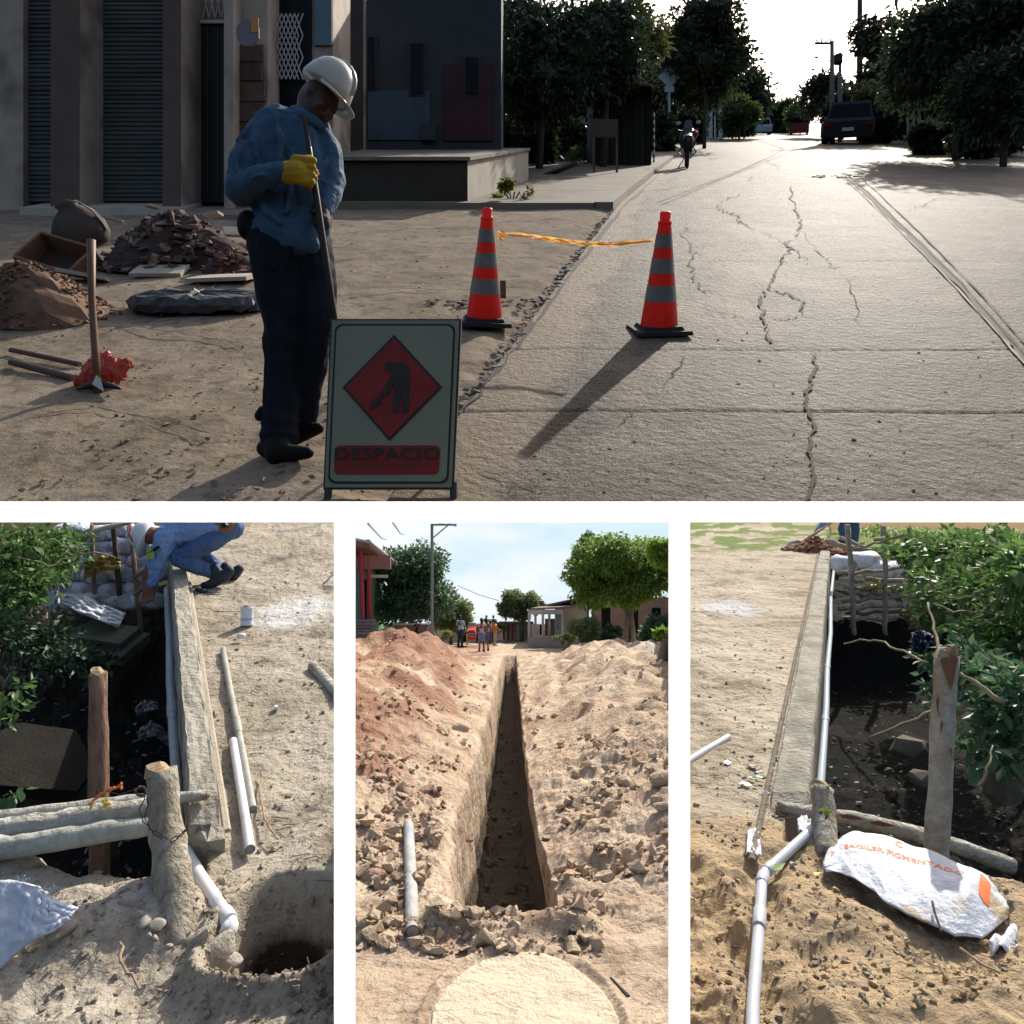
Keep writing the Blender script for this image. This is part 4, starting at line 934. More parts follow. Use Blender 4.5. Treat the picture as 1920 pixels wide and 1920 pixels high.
    for k in range(15):
        a = math.radians(12 + 156 * k / 14); ca, sa = math.cos(a), math.sin(a)
        vs += [hc + MH @ V((R(44) * ca, R(49) * sa, -R(2))), hc + MH @ V((R(50) * ca, R(49) * sa + R(24) * sa, -R(10))), hc + MH @ V((R(50) * ca, R(49) * sa + R(24) * sa, -R(13))), hc + MH @ V((R(43) * ca, R(48) * sa, -R(6)))]
    fs = []
    for k in range(14):
        for j in range(4): fs.append((k * 4 + j, k * 4 + (j + 1) % 4, k * 4 + 4 + (j + 1) % 4, k * 4 + 4 + j))
    pk.add(vs, fs); part(sh_, 'helmet_peak', pk, m_hm, smooth=True)
    # gloves closed round the bar
    g_ = MB(); hand(g_, q(566, 366, -.23), (1, -.0, -.12), (0.1, .1, 1), 1.0, 1.0, 1.35); cap(g_, q(566, 366, -.23), q(584, 366, -.235), R(19), R(20))
    [cap(g_, q(582, 344 + 12 * j, -.245), q(612 - j, 344 + 12.5 * j, -.225), R(7.2), R(6.6)) for j in range(4)]
    remesh(part(t, 'glove', g_, m_gl, label='yellow glove'), .004, 1)
    g_ = MB(); hand(g_, q(612, 408, -.10), (.1, -.25, -1), (-.5, -.8, .1), .8, 1.25, 1.4); cap(g_, q(612, 408, -.10), q(617, 438, -.13), R(17), R(16)); remesh(part(t, 'glove', g_, m_dg, label='dark glove'), .006, 2)
    bm_ = MB(); bm_.tube([q(588, 232, -.16), q(600, 300, -.17), q(613, 380, -.18), q(625, 470, -.17), q(640, 600, -.12), q(655, 700, -.05)], [R(4.5), R(5), R(6), R(6.5), R(7), R(7)], 10)
    solo(P, base + V((0, -.1, 0)), 'digging_bar', MB_shift(bm_, (0, -.1, 0)), mat('dark_iron', (.03, .025, .022), .5, metal=.6), 'long dark iron digging bar held by the worker behind the sign', 'tool', smooth=True)
def MB_shift(mb, d):
    o = MB(); o.f = mb.f; o.mi = mb.mi; o.v = [(a - d[0], b - d[1], c - d[2]) for a, b, c in mb.v]; return o
worker()
# -------- greenery, poles, vehicles up the street
m_lfd = leafmat('leaf_dark', (.022, .04, .022), (.045, .07, .03), .25); m_lfm = leafmat('leaf_mid', (.05, .085, .025), (.10, .14, .045), .35); m_lfy = leafmat('leaf_olive', (.09, .11, .03), (.16, .16, .05), .35)
def tr_at(px, pyc, y, rx, rz, n, l, lm, label, name='broadleaf_tree', group='trees along the street', r=None, clump=14, seed=1, core=.75, low=-1.0, ry=None):
    b = P.g(0, 0) if False else V((X(px, y), y, 0)); zc = Z(pyc, y)
    k = y / FL; RX, RZ = rx * k, rz * k; rr = r or min(RX, RZ) * .5
    bl = clumps(0, 0, zc, RX, ry or RX, RZ, clump, rr, seed, low)
    return tree(P, b, label, bl, n, l, l * .45, lm, m_bark, [([(0, 0, -.3), (.1, 0, zc * .5), (0, 0, zc)], [.13, .1, .05])], group, name, 'tree', core=core, seed=seed)
tr_at(1010, 120, 24, 130, 120, 3500, .22, m_lfd, 'dark tree behind the blue grey house with a red end', seed=2, core=.9, clump=22)
tr_at(1130, 100, 25, 105, 110, 3000, .22, m_lfd, 'dark tree between the house and the first diamond sign', seed=12, core=.9, clump=20)
tr_at(1195, 75, 29, 66, 62, 1900, .26, m_lfy, 'olive leafed tree top catching light above the wooden hut', seed=3, core=.5, clump=12)
tr_at(1320, 90, 48, 96, 118, 4200, .4, m_lfd, 'large dense dark tree overhanging the pavement at the far left kerb', seed=4, core=.92, clump=26)
tr_at(1395, 185, 85, 56, 62, 2200, .55, m_lfd, 'round dark tree beyond the large one at the far left kerb', seed=5, core=.85, clump=18)
tr_at(1385, 215, 75, 40, 34, 1200, .45, m_lfm, 'lower green shrub tree above the parked pale car', seed=15, core=.8, clump=10)
tr_at(1540, 185, 90, 55, 42, 1600, .55, m_lfd, 'far dark tree above the red three wheeler', seed=6, core=.85)
tr_at(1580, 205, 80, 46, 34, 1000, .5, m_lfd, 'dark tree behind the parked dark pickup', seed=26, core=.85)
tr_at(1500, 215, 130, 34, 26, 800, .7, m_lfm, 'hazy distant tree at the crest of the street', seed=7, core=.8)
tr_at(1790, 95, 32, 160, 130, 4200, .34, m_lfd, 'massive dark tree shading the right side of the street', seed=8, core=.9, clump=26)
tr_at(1880, 175, 27, 90, 110, 2500, .3, m_lfd, 'low dark tree at the right edge beside the fence', seed=9, core=.9, clump=18)
tr_at(1680, 190, 72, 62, 62, 1800, .4, m_lfd, 'dark tree behind the pickup with ragged top', seed=10, core=.85, clump=16)
tr_at(1650, 60, 68, 62, 42, 900, .5, m_lfd, 'thin leafy branch mass reaching over the thick pole', seed=11, core=0, clump=14)
tr_at(1625, 185, 60, 30, 30, 500, .4, m_lfy, 'yellow green bush growing beside the thick pole', seed=21, core=.5, clump=8)
for px, py, y, rx, rz, sd, lb in ((960, 130, 48, 120, 150, 51, 'dark far tree mass just right of the blue grey house'), (1090, 165, 52, 110, 100, 52, 'dark far tree mass behind the wooden hut'), (1215, 165, 62, 90, 105, 53, 'dark far tree mass behind the large diamond sign'),
        (1310, 195, 95, 70, 70, 54, 'dark far tree mass behind the white gate'), (1670, 175, 75, 75, 80, 55, 'dark far tree mass behind the thick pole'), (1760, 190, 60, 95, 95, 56, 'dark far tree mass behind the picket fence'), (1880, 150, 50, 110, 150, 57, 'dark far tree mass filling the right edge'), (1450, 232, 150, 60, 20, 58, 'low pale green growth closing the far end of the street')):
    tr_at(px, py, y, rx, rz, 2600, .012 * y, m_lfd if sd != 58 else m_lfm, lb, seed=sd, core=.95, clump=24)
def hedge(px, py, w_, hpx, label, lm, seed, group='low plants along the pavement', dep=.5):
    b = P.g(px, py); k = b.y / FL; t = thing(P, b + V((0, 0, .1)), 'shrub', label, 'shrub', group)
    bl = clumps(0, 0, hpx * k * .5, w_ * k * .5, dep, hpx * k * .5, 8, hpx * k * .35, seed); part(t, 'foliage', leaves(MB(), bl, 700, .09, .05, .2, .4, seed), lm)
    st = MB()
    for i in range(4): st.tube([(0, 0, -.1), ((i - 1.5) * .1 * w_ * k, 0, hpx * k * .6)], .015, 5)
    part(t, 'stem', st, m_bark)
hedge(1075, 310, 60, 30, 'clipped green hedge on the raised pavement beside the terrace', m_lfm, 1); hedge(1120, 300, 45, 24, 'green shrub right of the clipped hedge', m_lfm, 2); hedge(960, 383, 95, 22, 'flat patch of grass growing before the terrace wall', leafmat('grass_lit', (.14, .18, .04), (.2, .2, .06)), 3, dep=.7)
hedge(1245, 275, 36, 36, 'bushy plant below the first diamond sign', m_lfm, 4); hedge(1170, 290, 30, 14, 'tiny shrub beside the small block in the verge', m_lfy, 5)
for i, (px, y, w_, h_, lb) in enumerate(((935, 24, 60, 90, 'dark shrub against the end of the blue grey house'), (1000, 27, 70, 90, 'dark shrub between the house and the notice board'), (1065, 30, 70, 80, 'dark shrub behind the notice board'), (1235, 40, 40, 70, 'dark shrub at the foot of the marker post'), (1290, 60, 60, 60, 'dark shrub under the big kerb tree'),
        (1375, 100, 60, 34, 'dark shrub by the far left kerb'), (1650, 62, 50, 60, 'dark shrub right of the pickup'), (1720, 60, 70, 60, 'dark shrub behind the seated person'), (1810, 42, 90, 90, 'dark shrub right of the picket fence'), (1890, 36, 90, 110, 'dark shrub at the right edge of the street'), (1745, 38, 60, 60, 'low dark shrub before the picket fence'), (1830, 33, 80, 70, 'dark shrub nearest the shaded part of the road'), (1665, 80, 70, 50, 'dark shrub behind the pickup'))):
    k = y / FL; t = thing(P, (X(px, y), y, 0), 'shrub', lb, 'shrub', 'dark shrubs edging the street'); bl = clumps(0, 0, h_ * k * .5, w_ * k * .6, w_ * k * .4, h_ * k * .55, 12, h_ * k * .3, i + 70)
    part(t, 'foliage', leaves(MB(), bl, 2600, .011 * y, .006 * y, .2, .3, i), m_lfd); part(t, 'stem', MB().tube([(0, 0, -.2), (0, 0, h_ * k * .6)], .05, 6), m_bark)
def bits():
    # planks leaning, board sign, hut
    b = P.g(1050, 333); mb = MB(); mb.box((0, 0, .09), (1.1, .5, .05), Matrix.Rotation(-.25, 3, 'Y')); solo(P, b + V((0, 0, .12)), 'metal_sheet', mb, mat('dark_sheet', (.07, .07, .07), .5, metal=.2), 'dark sheet panel lying tilted on the pavement', 'panel', rot=(.3, 0, -.2))
    t = thing(P, (X(1135, 22), 22, 0), 'notice_board', 'low brown board on legs in the hedge shadow', 'board'); z0, z1 = Z(258, 22), Z(224, 22)
    part(t, 'board', MB().box((0, 0, (z0 + z1) / 2), (.75, .05, z1 - z0)), mat('dull_board', (.075, .058, .04), .9)); part(t, 'leg', MB().box((-.34, .01, z0 / 2), (.06, .06, z0)), m_wood); part(t, 'leg', MB().box((.34, .01, z0 / 2), (.06, .06, z0)), m_wood)
    y = 26; t = thing(P, (X(1170, y), y, 0), 'wooden_hut', 'dark plank hut with a sloping roof under the olive tree', 'hut'); i = 0
    px = 1112
    while px < 1222:
        part(t, 'plank', lbox(MB(), X(px, y), X(px + 10, y), y - .02 * (i % 2), y + .06, 0, Z(150 - (px - 1112) * -.12, y)), mat('grey_plank', (.026, .024, .020), .95, hue=.3, spec=.05), lifted=True); px += 11; i += 1
    part(t, 'wall', lbox(MB(), X(1114, y), X(1220, y), y + .08, y + 2.5, 0, Z(165, y)), m_gray, lifted=True)
    r = MB(); r.hexa([(X(1100, y), y - .5, Z(152, y)), (X(1232, y), y - .5, Z(165, y)), (X(1232, y), y + 2.8, Z(160, y)), (X(1100, y), y + 2.8, Z(148, y)), (X(1100, y), y - .5, Z(146, y)), (X(1232, y), y - .5, Z(160, y)), (X(1232, y), y + 2.8, Z(155, y)), (X(1100, y), y + 2.8, Z(142, y))])
    part(t, 'roof', r, mat('rusty_roof', (.12, .08, .06), .8, (.07, .05, .04), 3), lifted=True)
    # banded marker post
    y = 28; t = thing(P, (X(1226, y), y, 0), 'marker_post', 'thin black and white banded post at the hut corner', 'post')
    for k in range(14): part(t, 'band', MB().tube([(0, 0, .0 + k * .14), (0, 0, .14 + k * .14)], .035, 8), m_iron if k % 2 else m_blk)
    for pxs, pys, y, lb in ((1255, 152, 48, 'large grey diamond road sign back on a post before the dense tree'), (1341, 193, 85, 'small pale diamond road sign beside the white gate')):
        t = thing(P, (X(pxs, y), y, 0), 'road_sign', lb, 'sign', 'diamond road signs'); s_ = (22 if y < 60 else 13) * y / FL; z = Z(pys - 8, y)
        part(t, 'sign_plate', MB().prism([(0, z + s_), (s_, z), (0, z - s_), (-s_, z)], -.03, .0), mat('sign_back_grey', (.36, .44, .46), .5))
        part(t, 'lower_plate', MB().box((0, -.01, z - s_ * 1.05), (s_ * .8, .03, s_ * .5)), mat('sign_back_grey', (.36, .44, .46), .5)); part(t, 'post', MB().tube([(0, .04, 0), (0, .04, z)], .08 if y < 60 else .1, 8), mat('pale_post', (.35, .4, .42), .5))
    y = 80; t = thing(P, (X(1320, y), y, 0), 'gate_frame', 'white gate frame with open bars by the far kerb', 'gate')
    for px in (1293, 1310, 1332, 1351): part(t, 'gate_post', MB().tube([(X(px, y) - X(1320, y), 0, 0), (X(px, y) - X(1320, y), 0, Z(182, y))], .22 if px != 1310 else .1, 8), mat('gate_white', (.4, .43, .42), .6))
    part(t, 'gate_rail', MB().box((0, 0, Z(186, y)), (3.4, .2, .3)), mat('gate_white', (.4, .43, .42), .6))
    # concrete blocks in verge
    for i, (px, py, w_) in enumerate(((1152, 292, .5), (1180, 285, .35), (1108, 305, .4))):
        solo(P, P.g(px, py) + V((0, 0, .1)), 'concrete_block', MB().box((0, 0, .2), (w_, .4, .4)), m_conc, ('rough concrete block left in the verge behind the hedge', 'small concrete block nearest the diamond sign bush', 'concrete block at the end of the clipped hedge')[i], 'block', rot=(0, 0, .2 * i))
bits()
def pole(px, pyt, y, r, label, arm=None, lamp=None, mt=None, pyb=None):
    z1 = Z(pyt, y); t = thing(P, (X(px, y), y, 0), 'utility_pole', label, 'pole', 'utility poles of the street')
    part(t, 'pole', MB().tube([(0, 0, -.3), (0, 0, z1)], [r, r * .7], 10), mt or mat('pole_concrete', (.13, .12, .11), .9), smooth=True)
    k = y / FL
    if arm:
        part(t, 'crossarm', MB().box((arm[0] * k, -.05, z1 - arm[2] * k), (arm[1] * k, .12, .14)), m_bark)
        for i in range(4): part(t, 'insulator', MB().tube([((arm[0] + (i - 1.5) * arm[1] / 4) * k, -.05, z1 - arm[2] * k + .06), ((arm[0] + (i - 1.5) * arm[1] / 4) * k, -.05, z1 - arm[2] * k + .35)], .06, 6), m_iron)
    for j, (dx, dz) in enumerate(lamp or ()):
        part(t, 'lamp_arm', MB().tube([(0, 0, z1 - (dz + 8) * k), (dx * .5 * k, 0, z1 - (dz + 1) * k), (dx * k, 0, z1 - dz * k)], .035, 6), m_gray); part(t, 'lamp_head', MB().box((dx * k, 0, z1 - dz * k), (5 * k, .2, 1.1 * k)), m_gray)
    return t
tt = pole(1560, 78, 60, .22, 'tall concrete pole with crossarm and street lamps beyond the pickup', (-16, 34, 4), ((-30, 30), (-36, 52)))
part(tt, 'transformer', MB().tube([(.5, 0, Z(118, 60)), (.5, 0, Z(104, 60))], .35, 10), m_gray)
pole(1575, 100, 66, .2, 'plain shorter pole just right of the pole with street lamps'); pole(1441, 142, 120, .22, 'distant thin pole with short crossarm above the pale car', (0, 16, 4))
tt = pole(1612, -30, 75, .34, 'thick dark pole with coiled cable standing before the ragged tree', None, None, m_bark)
cm = MB(); cm.tube([(X(1600, 75) - X(1612, 75) + .6 * math.cos(a), -.1, Z(105, 75) + .55 * math.sin(a)) for a in [k * .5 for k in range(14)]], .04, 6); part(tt, 'cable_coil', cm, m_blk)
def wire(pts, r, label):
    q = [A(*p_) for p_ in pts]; o = []
    for i in range(len(q) - 1):
        for j in range(8):
            u = j / 8; c = q[i].lerp(q[i + 1], u); c.z -= .18 * math.sin(math.pi * u) * (q[i + 1] - q[i]).length * .06; o.append(c)
    o.append(q[-1]); solo(P, q[0], 'overhead_wire', MB().tube(o, r, 5), mat('wire_grey', (.02, .02, .02), .9, spec=.0), label, 'wire', 'overhead wires across the street sky', lifted=True)
wire([(1545, 82, 60), (1400, 118, 20)], .016, 'upper wire slanting from the lamp pole crossarm'); wire([(1545, 86, 60), (1385, 128, 20)], .016, 'lower wire slanting from the lamp pole crossarm')
wire([(1560, 82, 60), (1490, 41, 30), (1405, 44, 26)], .018, 'wire sagging along the top of the street sky'); wire([(1575, 110, 66), (1610, 60, 75)], .03, 'wire from the shorter pole to the thick dark pole'); wire([(1441, 148, 120), (1540, 100, 60)], .04, 'thin wire from the distant pole to the lamp pole')
def slope_rot(yaw, roll=-.05):
    """standing on the hill, nose up the street"""
    f = V((math.sin(yaw), math.cos(yaw), P.m * math.cos(yaw))).normalized(); u = V((0, -math.sin(TILT), math.cos(TILT))); r = f.cross(u).normalized(); u = r.cross(f)
    return (Matrix((r, f, u)).transposed() @ Matrix.Rotation(roll, 3, 'Y')).to_euler()
def car(px, py, wpx, label, body, kind='car', hfac=.78, glass=m_dkwin, rear=True, lights=None):
    b = P.g(px, py); W = wpx * b.y / FL; H = W * hfac; L_ = W * 2.2; t = thing(P, b, 'parked_car' if kind != 'pickup' else 'pickup_truck', label, kind, rot=slope_rot(math.atan((px - 960) / FL)))
    w2 = W / 2; zf = H * .16
    sec = [(0, zf, .92, H * .55), (.02 * L_, zf, 1, H * .62), (.25 * L_, zf, 1, H * .60), (.8 * L_, zf, 1, H * .55), (L_, zf, .9, H * .45)]
    mb = MB(); rings = []
    for yy, z0, k, z1 in sec: rings.append([(-w2 * k, yy, z0 + .06 * H), (-w2 * k * .94, yy, z0), (w2 * k * .94, yy, z0), (w2 * k, yy, z0 + .06 * H), (w2 * k, yy, z1 - .08 * H), (w2 * k * .93, yy, z1), (-w2 * k * .93, yy, z1), (-w2 * k, yy, z1 - .08 * H)])
    vs = [v_ for r in rings for v_ in r]; fs = [tuple(range(8)), tuple(range(8 * len(sec) - 1, 8 * len(sec) - 9, -1))]
    for i in range(len(sec) - 1):
        for j in range(8): fs.append((i * 8 + j, i * 8 + 8 + j, i * 8 + 8 + (j + 1) % 8, i * 8 + (j + 1) % 8))
    mb.add(vs, fs); part(t, 'body', mb, body)
    cb = MB(); y0, y1 = .05 * L_, .68 * L_; a, c = w2 * .92, w2 * .72; zb, zt = H * .58, H
    cb.hexa([(-a, y0, zb), (a, y0, zb), (a, y1, zb), (-a, y1, zb), (-c, y0 + .1 * L_, zt), (c, y0 + .1 * L_, zt), (c, y1 - .15 * L_, zt), (-c, y1 - .15 * L_, zt)]); part(t, 'cabin', cb, body)
    g_ = MB(); e = .02 * W; k0, k1 = .12, .86
    f = lambda s_, k: V((s_ * (a * (1 - k) + c * k) * .92, y0 + .1 * L_ * k - e, zb + (zt - zb) * k)); g_.quad(f(-1, k0), f(1, k0), f(1, k1), f(-1, k1)); part(t, 'rear_window', g_, glass)
    for s_ in (-1, 1):
        for yy in (.18, .8):
            wh = part(t, 'wheel', MB().tube([(s_ * w2 * .72, yy * L_, H * .2), (s_ * w2 * .98, yy * L_, H * .2)], H * .2, 16), m_blkr, smooth=False); part(wh, 'rim', MB().tube([(s_ * w2 * .98, yy * L_, H * .2), (s_ * w2 * 1.0, yy * L_, H * .2)], H * .11, 12), m_shut)
        part(t, 'tail_lamp' if not lights else 'headlight', MB().box((s_ * w2 * .82, -.01 * L_, H * .48), (W * .14, .02 * L_, H * .1)), lights or mat('tail_lamp_red', (.2, .01, .01), .3))
        part(t, 'mirror', MB().box((s_ * w2 * 1.1, .5 * L_, H * .62), (W * .1, .1, H * .08)), m_blk)
    part(t, 'bumper', MB().box((0, -.015 * L_, H * .24), (W * .96, .04 * L_, H * .1)), m_blk if not lights else body); part(t, 'number_plate', MB().box((0, -.04 * L_, H * .36), (W * .22, .01 * L_, H * .08)), m_iron); return t
car(1424, 253, 44, 'pale silver blue car coming up at the crest of the street', mat('silver_blue_paint', (.32, .40, .50), .3, spec=.6), 'car', .62, lights=m_iron)
tt = car(1586, 271, 90, 'dark pickup with roof bars parked on the right side of the street', mat('dark_car_paint', (.016, .018, .020), .4, spec=.35), 'pickup', .80)
tt = thing(P, P.g(1498, 253), 'three_wheeler', 'small dark red three wheeler parked at the crest left of the pickup', 'three wheeler', rot=slope_rot(.36)); mr = mat('dull_red_body', (.16, .025, .02), .5); k = P.g(1498, 253).y / FL
part(tt, 'body', MB().box((0, 1, 12 * k), (34 * k, 3, 18 * k), top=.94), mr); part(tt, 'canopy', MB().box((0, 1, 34 * k), (30 * k, 3.2, 10 * k), top=.85), m_blk); part(tt, 'window', MB().box((0, 1, 25 * k), (30 * k, 2.9, 8.5 * k)), m_dkwin)
for s_ in (-1, 1): part(tt, 'wheel', MB().tube([(s_ * 12 * k, .2, 3 * k), (s_ * 16 * k, .2, 3 * k)], 4 * k, 12), m_blkr)
def moto():
    b = P.g(1288, 316); k = b.y / FL; t = thing(P, b, 'motorcycle', 'dark motorcycle parked against the kerb facing up the street', 'motorcycle', rot=slope_rot(.2))
    for yy in (0, 1.25): 
        pr = [(.29, -.05), (.33, 0), (.29, .05)]; wm = MB(); wm.lathe((.0, yy, .33), [(.2, -.05), (.30, -.055), (.34, 0), (.30, .055), (.2, .05)], 20, Matrix.Rotation(math.pi / 2, 3, 'Y')); wh = part(t, 'wheel', wm, m_blkr)
    part(t, 'rear_cover', MB().tube([(0, -.15, .55), (0, .1, .85), (0, .5, .95)], [.14, .2, .2], 10, flat=.8), m_blk, smooth=True); part(t, 'seat', MB().box((0, .35, .98), (.26, .7, .10), top=.8), m_blkr)
    part(t, 'fairing', MB().tube([(0, .75, .7), (0, 1.0, 1.0), (0, 1.1, 1.2)], [.26, .3, .2], 10, flat=.7), mat('dark_green_paint', (.03, .045, .045), .35), smooth=True); part(t, 'windscreen', MB().box((0, 1.05, 1.35), (.32, .03, .3), Matrix.Rotation(-.4, 3, 'X'), top=.7), mat('smoked_screen', (.06, .08, .08), .2))
    part(t, 'handlebar', MB().tube([(-.36, .85, 1.2), (-.15, 1.0, 1.14), (.15, 1.0, 1.14), (.36, .85, 1.2)], .025, 8), m_blk)
    for s_ in (-1, 1): part(t, 'mirror', MB().ball((s_ * .34, .95, 1.42), (.09, .02, .06), None, 8, 6), m_iron); part(t, 'shock_absorber', MB().tube([(s_ * .12, 0, .33), (s_ * .14, .25, .85)], .03, 6), m_iron); part(t, 'crash_bar', MB().tube([(s_ * .1, .6, .3), (s_ * .3, .7, .5), (s_ * .12, .8, .75)], .025, 6), m_blk)
    part(t, 'tail_lamp', MB().box((0.06, -.16, .85), (.12, .04, .07)), mat('tail_lamp_red', (.2, .01, .01), .3)); part(t, 'red_tank_cover', MB().ball((.25, .7, 1.05), (.1, .12, .12), None, 8, 6), mat('red_gloss', (.35, .03, .03), .3))
    part(t, 'stand', MB().tube([(-.1, .5, .3), (-.3, .45, 0)], .02, 6), m_iron)
moto()
def fence_right():
    y = 58; t = thing(P, (X(1740, y), y, 0), 'picket_fence', 'pale upright picket fence in the shade at the right of the street', 'fence'); r = random.Random(3)
    for i in range(9):
        px = 1700 + i * 11; part(t, 'picket', lbox(MB(), X(px, y), X(px + 4, y), y - .03, y, .0, Z(170 + r.uniform(-6, 8), y)), mat('pale_picket', (.24, .25, .24), .8), lifted=True)
    for z in (1., 3.4): part(t, 'rail', lbox(MB(), X(1698, y), X(1798, y), y + .002, y + .05, z, z + .12), m_gray, lifted=True)
fence_right()
walker(P, P.g(1700, 268), 'person sitting hunched at the shaded right kerb by the fence', mat('grey_tee', (.12, .16, .17), .9), mat('dark_short', (.03, .03, .04), .9), rz=-.8, ht=1.1, group=None, legs=(((.12, -.4, .52), (.12, -.42, .09)), ((-.12, -.4, .5), (-.12, -.42, .09))))
mb = MB()
for k in range(14): mb.rock(P.g(1725 + k * 8, 268 + (k % 3) * 2), .25 + .1 * (k % 3), k, .4, 10)
solo(P, P.g(1770, 270), 'kerb_rubble', mb, m_conc_l, label='pale lumps along the shaded right kerb', kind='stuff', lifted=True)
# ================================================================== LEFT CREEK CROSSING
P = CREEK; A = P.at; G = P.g
m_par = mat('parapet_concrete', (.43, .40, .33), .95, (.27, .245, .195), 7, bump=1.0, bscale=30, col3=(.22, .21, .17), s3=3.2, c3=(.54, .66))
m_barkp = mat('peeled_bark', (.52, .46, .35), .9, (.30, .25, .18), 22, bump=1.6, bscale=34, stretch=(2, 2, .7), col3=(.62, .60, .52), s3=9)
m_barkb = mat('brown_bark', (.33, .21, .145), .95, (.17, .105, .07), 16, bump=1.0, bscale=35, stretch=(3, 3, .6), col3=(.34, .24, .17), s3=7)
m_barkg = mat('grey_lichen_bark', (.58, .57, .50), .9, (.38, .35, .28), 20, bump=1.4, bscale=30, col3=(.33, .23, .15), s3=7)
m_cut = mat('cut_wood', (.42, .31, .2), .9, (.3, .2, .12), 20, bump=.5)
m_pvc = mat('white_pvc', (.74, .74, .76), .3, (.66, .66, .67), 5, spec=.5, col3=(.5, .47, .42), s3=11, c3=(.6, .75)); m_pvcg = mat('grey_pvc', (.30, .36, .40), .4, (.36, .38, .36), 6, col3=(.22, .22, .19), s3=12)
m_pvcd = mat('dirty_pvc', (.42, .42, .38), .5, (.30, .29, .25), 9, bump=.2)
m_sack = mat('woven_sack', (.74, .77, .86), .75, (.54, .57, .66), 6, bump=1.0, bscale=16, col3=(.24, .22, .19), s3=4, c3=(.55, .7)); m_wsack = mat('white_sack', (.66, .68, .74), .6, (.54, .56, .62), 5, bump=.4, bscale=30, col3=(.4, .32, .22), s3=3.5, c3=(.6, .68))
m_water = mat('black_water', (.008, .009, .008), .85, spec=.03, bump=.3, bscale=9, col3=(.02, .017, .012), s3=6, c3=(.6, .7))
def water(P, c0, y0, c1, y1, z):
    mb = MB(); mb.quad((c0[0], y0, z), (c0[1], y0, z), (c1[1], y1, z), (c1[0], y1, z)); solo(P, (0, y0, 0), 'water', mb, m_water, kind='structure', lifted=True)
def par(P, name, t0, t1, k, y0, y1, z0, z1, mt, seed, label):
    """rough concrete parapet running away from the viewpoint"""
    mb = MB(); N = 90; NC = 12; r = random.Random(seed); vs = []; ys = [y0 * (y1 / y0) ** (i / N) for i in range(N + 1)]
    prof = [(t0, z0)] + [(t0, z1 - .02), (t0 + .012, z1)] + [(t0 + (t1 - t0) * j / 6, z1) for j in range(1, 6)] + [(t1 - .012, z1), (t1, z1 - .02), (t1, z0)]
    for i, y in enumerate(ys):
        for j, (t, z) in enumerate(prof):
            e = float(fbm(y * 5 + j * .4, j * .5, 4, seed)) * .007; top = 0 if z == z0 else 1
            q = -.05 * max(0, 1 - (y - y0) / .12) * top
            vs.append((t + k * y + e * (1.5 if j in (1, 2, 8, 9) else .2), y + (.04 * r.uniform(-1, 1) if i == 0 else 0), z + e * top + q))
    n = len(prof); fs = []
    for i in range(N):
        for j in range(n - 1): a = i * n + j; fs.append((a, a + 1, a + n + 1, a + n))
    fs.append(tuple(range(n))); mb.add(vs, [f[::-1] for f in fs]); 
    return solo(P, ((t0 + t1) / 2 + k * y0, y0, 0), name, mb, mt, label, 'parapet', smooth=False, lifted=True)
par(P, 'concrete_parapet', .10, .208, -.476, 2.32, 7.6, -1.2, .10, m_par, 5, 'grey concrete parapet beside the left creek with a broken near end')
mb = MB(); v0 = [(.208 - .476 * y + .017, y, .012) for y in (2.4, 3, 4, 5, 6, 7.3)]; mb.tube(v0, .014, 6, flat=.6); solo(P, v0[0], 'edging_strip', mb, m_conc_l, kind='structure', lifted=True)
water(P, (-1.5, .11 - .476 * 2.0), 2.0, (-5, .11 - .476 * 6.6), 6.6, -1.10)
def log(P, pts, rs, mt, label, cat='log', name='log', n=14, cutm=None, group=None, jit=.05, sub=5):
    q = wavy(pts, max(rs) * .035, sub, seed=len(label)); R = [float(np.interp(i / (len(q) - 1) * (len(rs) - 1), range(len(rs)), rs)) * random.uniform(.94, 1.06) for i in range(len(q))]
    t = thing(P, pts[0], name, label, cat, group); mb = MB().tube(q, R, n, jit=jit); part(t, 'bark', mb, mt, smooth=True, lifted=True)
    d = (V(q[0]) - V(q[1])).normalized(); e = MB(); e.tube([V(q[0]) - d * .004, V(q[0]) + d * R[0] * .18, V(q[0]) + d * R[0] * .45 + V((R[0] * .3, 0, 0))], [R[0] * .93, R[0] * .85, R[0] * .35], 9, jit=.22); part(t, 'cut_end', e, cutm or m_cut, lifted=True); return t
log(P, [A(184, 1262, 2.75), A(184, 1450, 2.73), A(188, 1700, 2.70), A(190, 1990, 2.68)], [.031, .036, .035, .036], m_barkb, 'brown upright stake standing in the left creek behind the rails')
log(P, [A(302, 1446, 2.26), A(312, 1560, 2.20), A(330, 1680, 2.10), A(340, 1790, 2.0)], [.042, .047, .052, .056], m_barkp, 'thick pale lichened post at the end of the rails by the pit')
log(P, [A(388, 1490, 2.42), A(290, 1500, 2.42), A(150, 1516, 2.40), A(-30, 1540, 2.38)], [.014, .022, .024, .026], m_barkg, 'topmost pale rail log reaching onto the broken parapet')
log(P, [A(300, 1512, 2.37), A(180, 1530, 2.35), A(60, 1550, 2.33), A(-40, 1566, 2.32)], [.030, .034, .036, .038], m_barkg, 'middle thick rail log lashed to the post with wire')
log(P, [A(310, 1545, 2.33), A(180, 1563, 2.30), A(60, 1582, 2.28), A(-40, 1596, 2.27)], [.026, .030, .033, .035], mat('green_grey_bark', (.50, .51, .44), .9, (.32, .32, .26), 16, bump=.6, bscale=28), 'lowest grey green rail log under the lashed one')
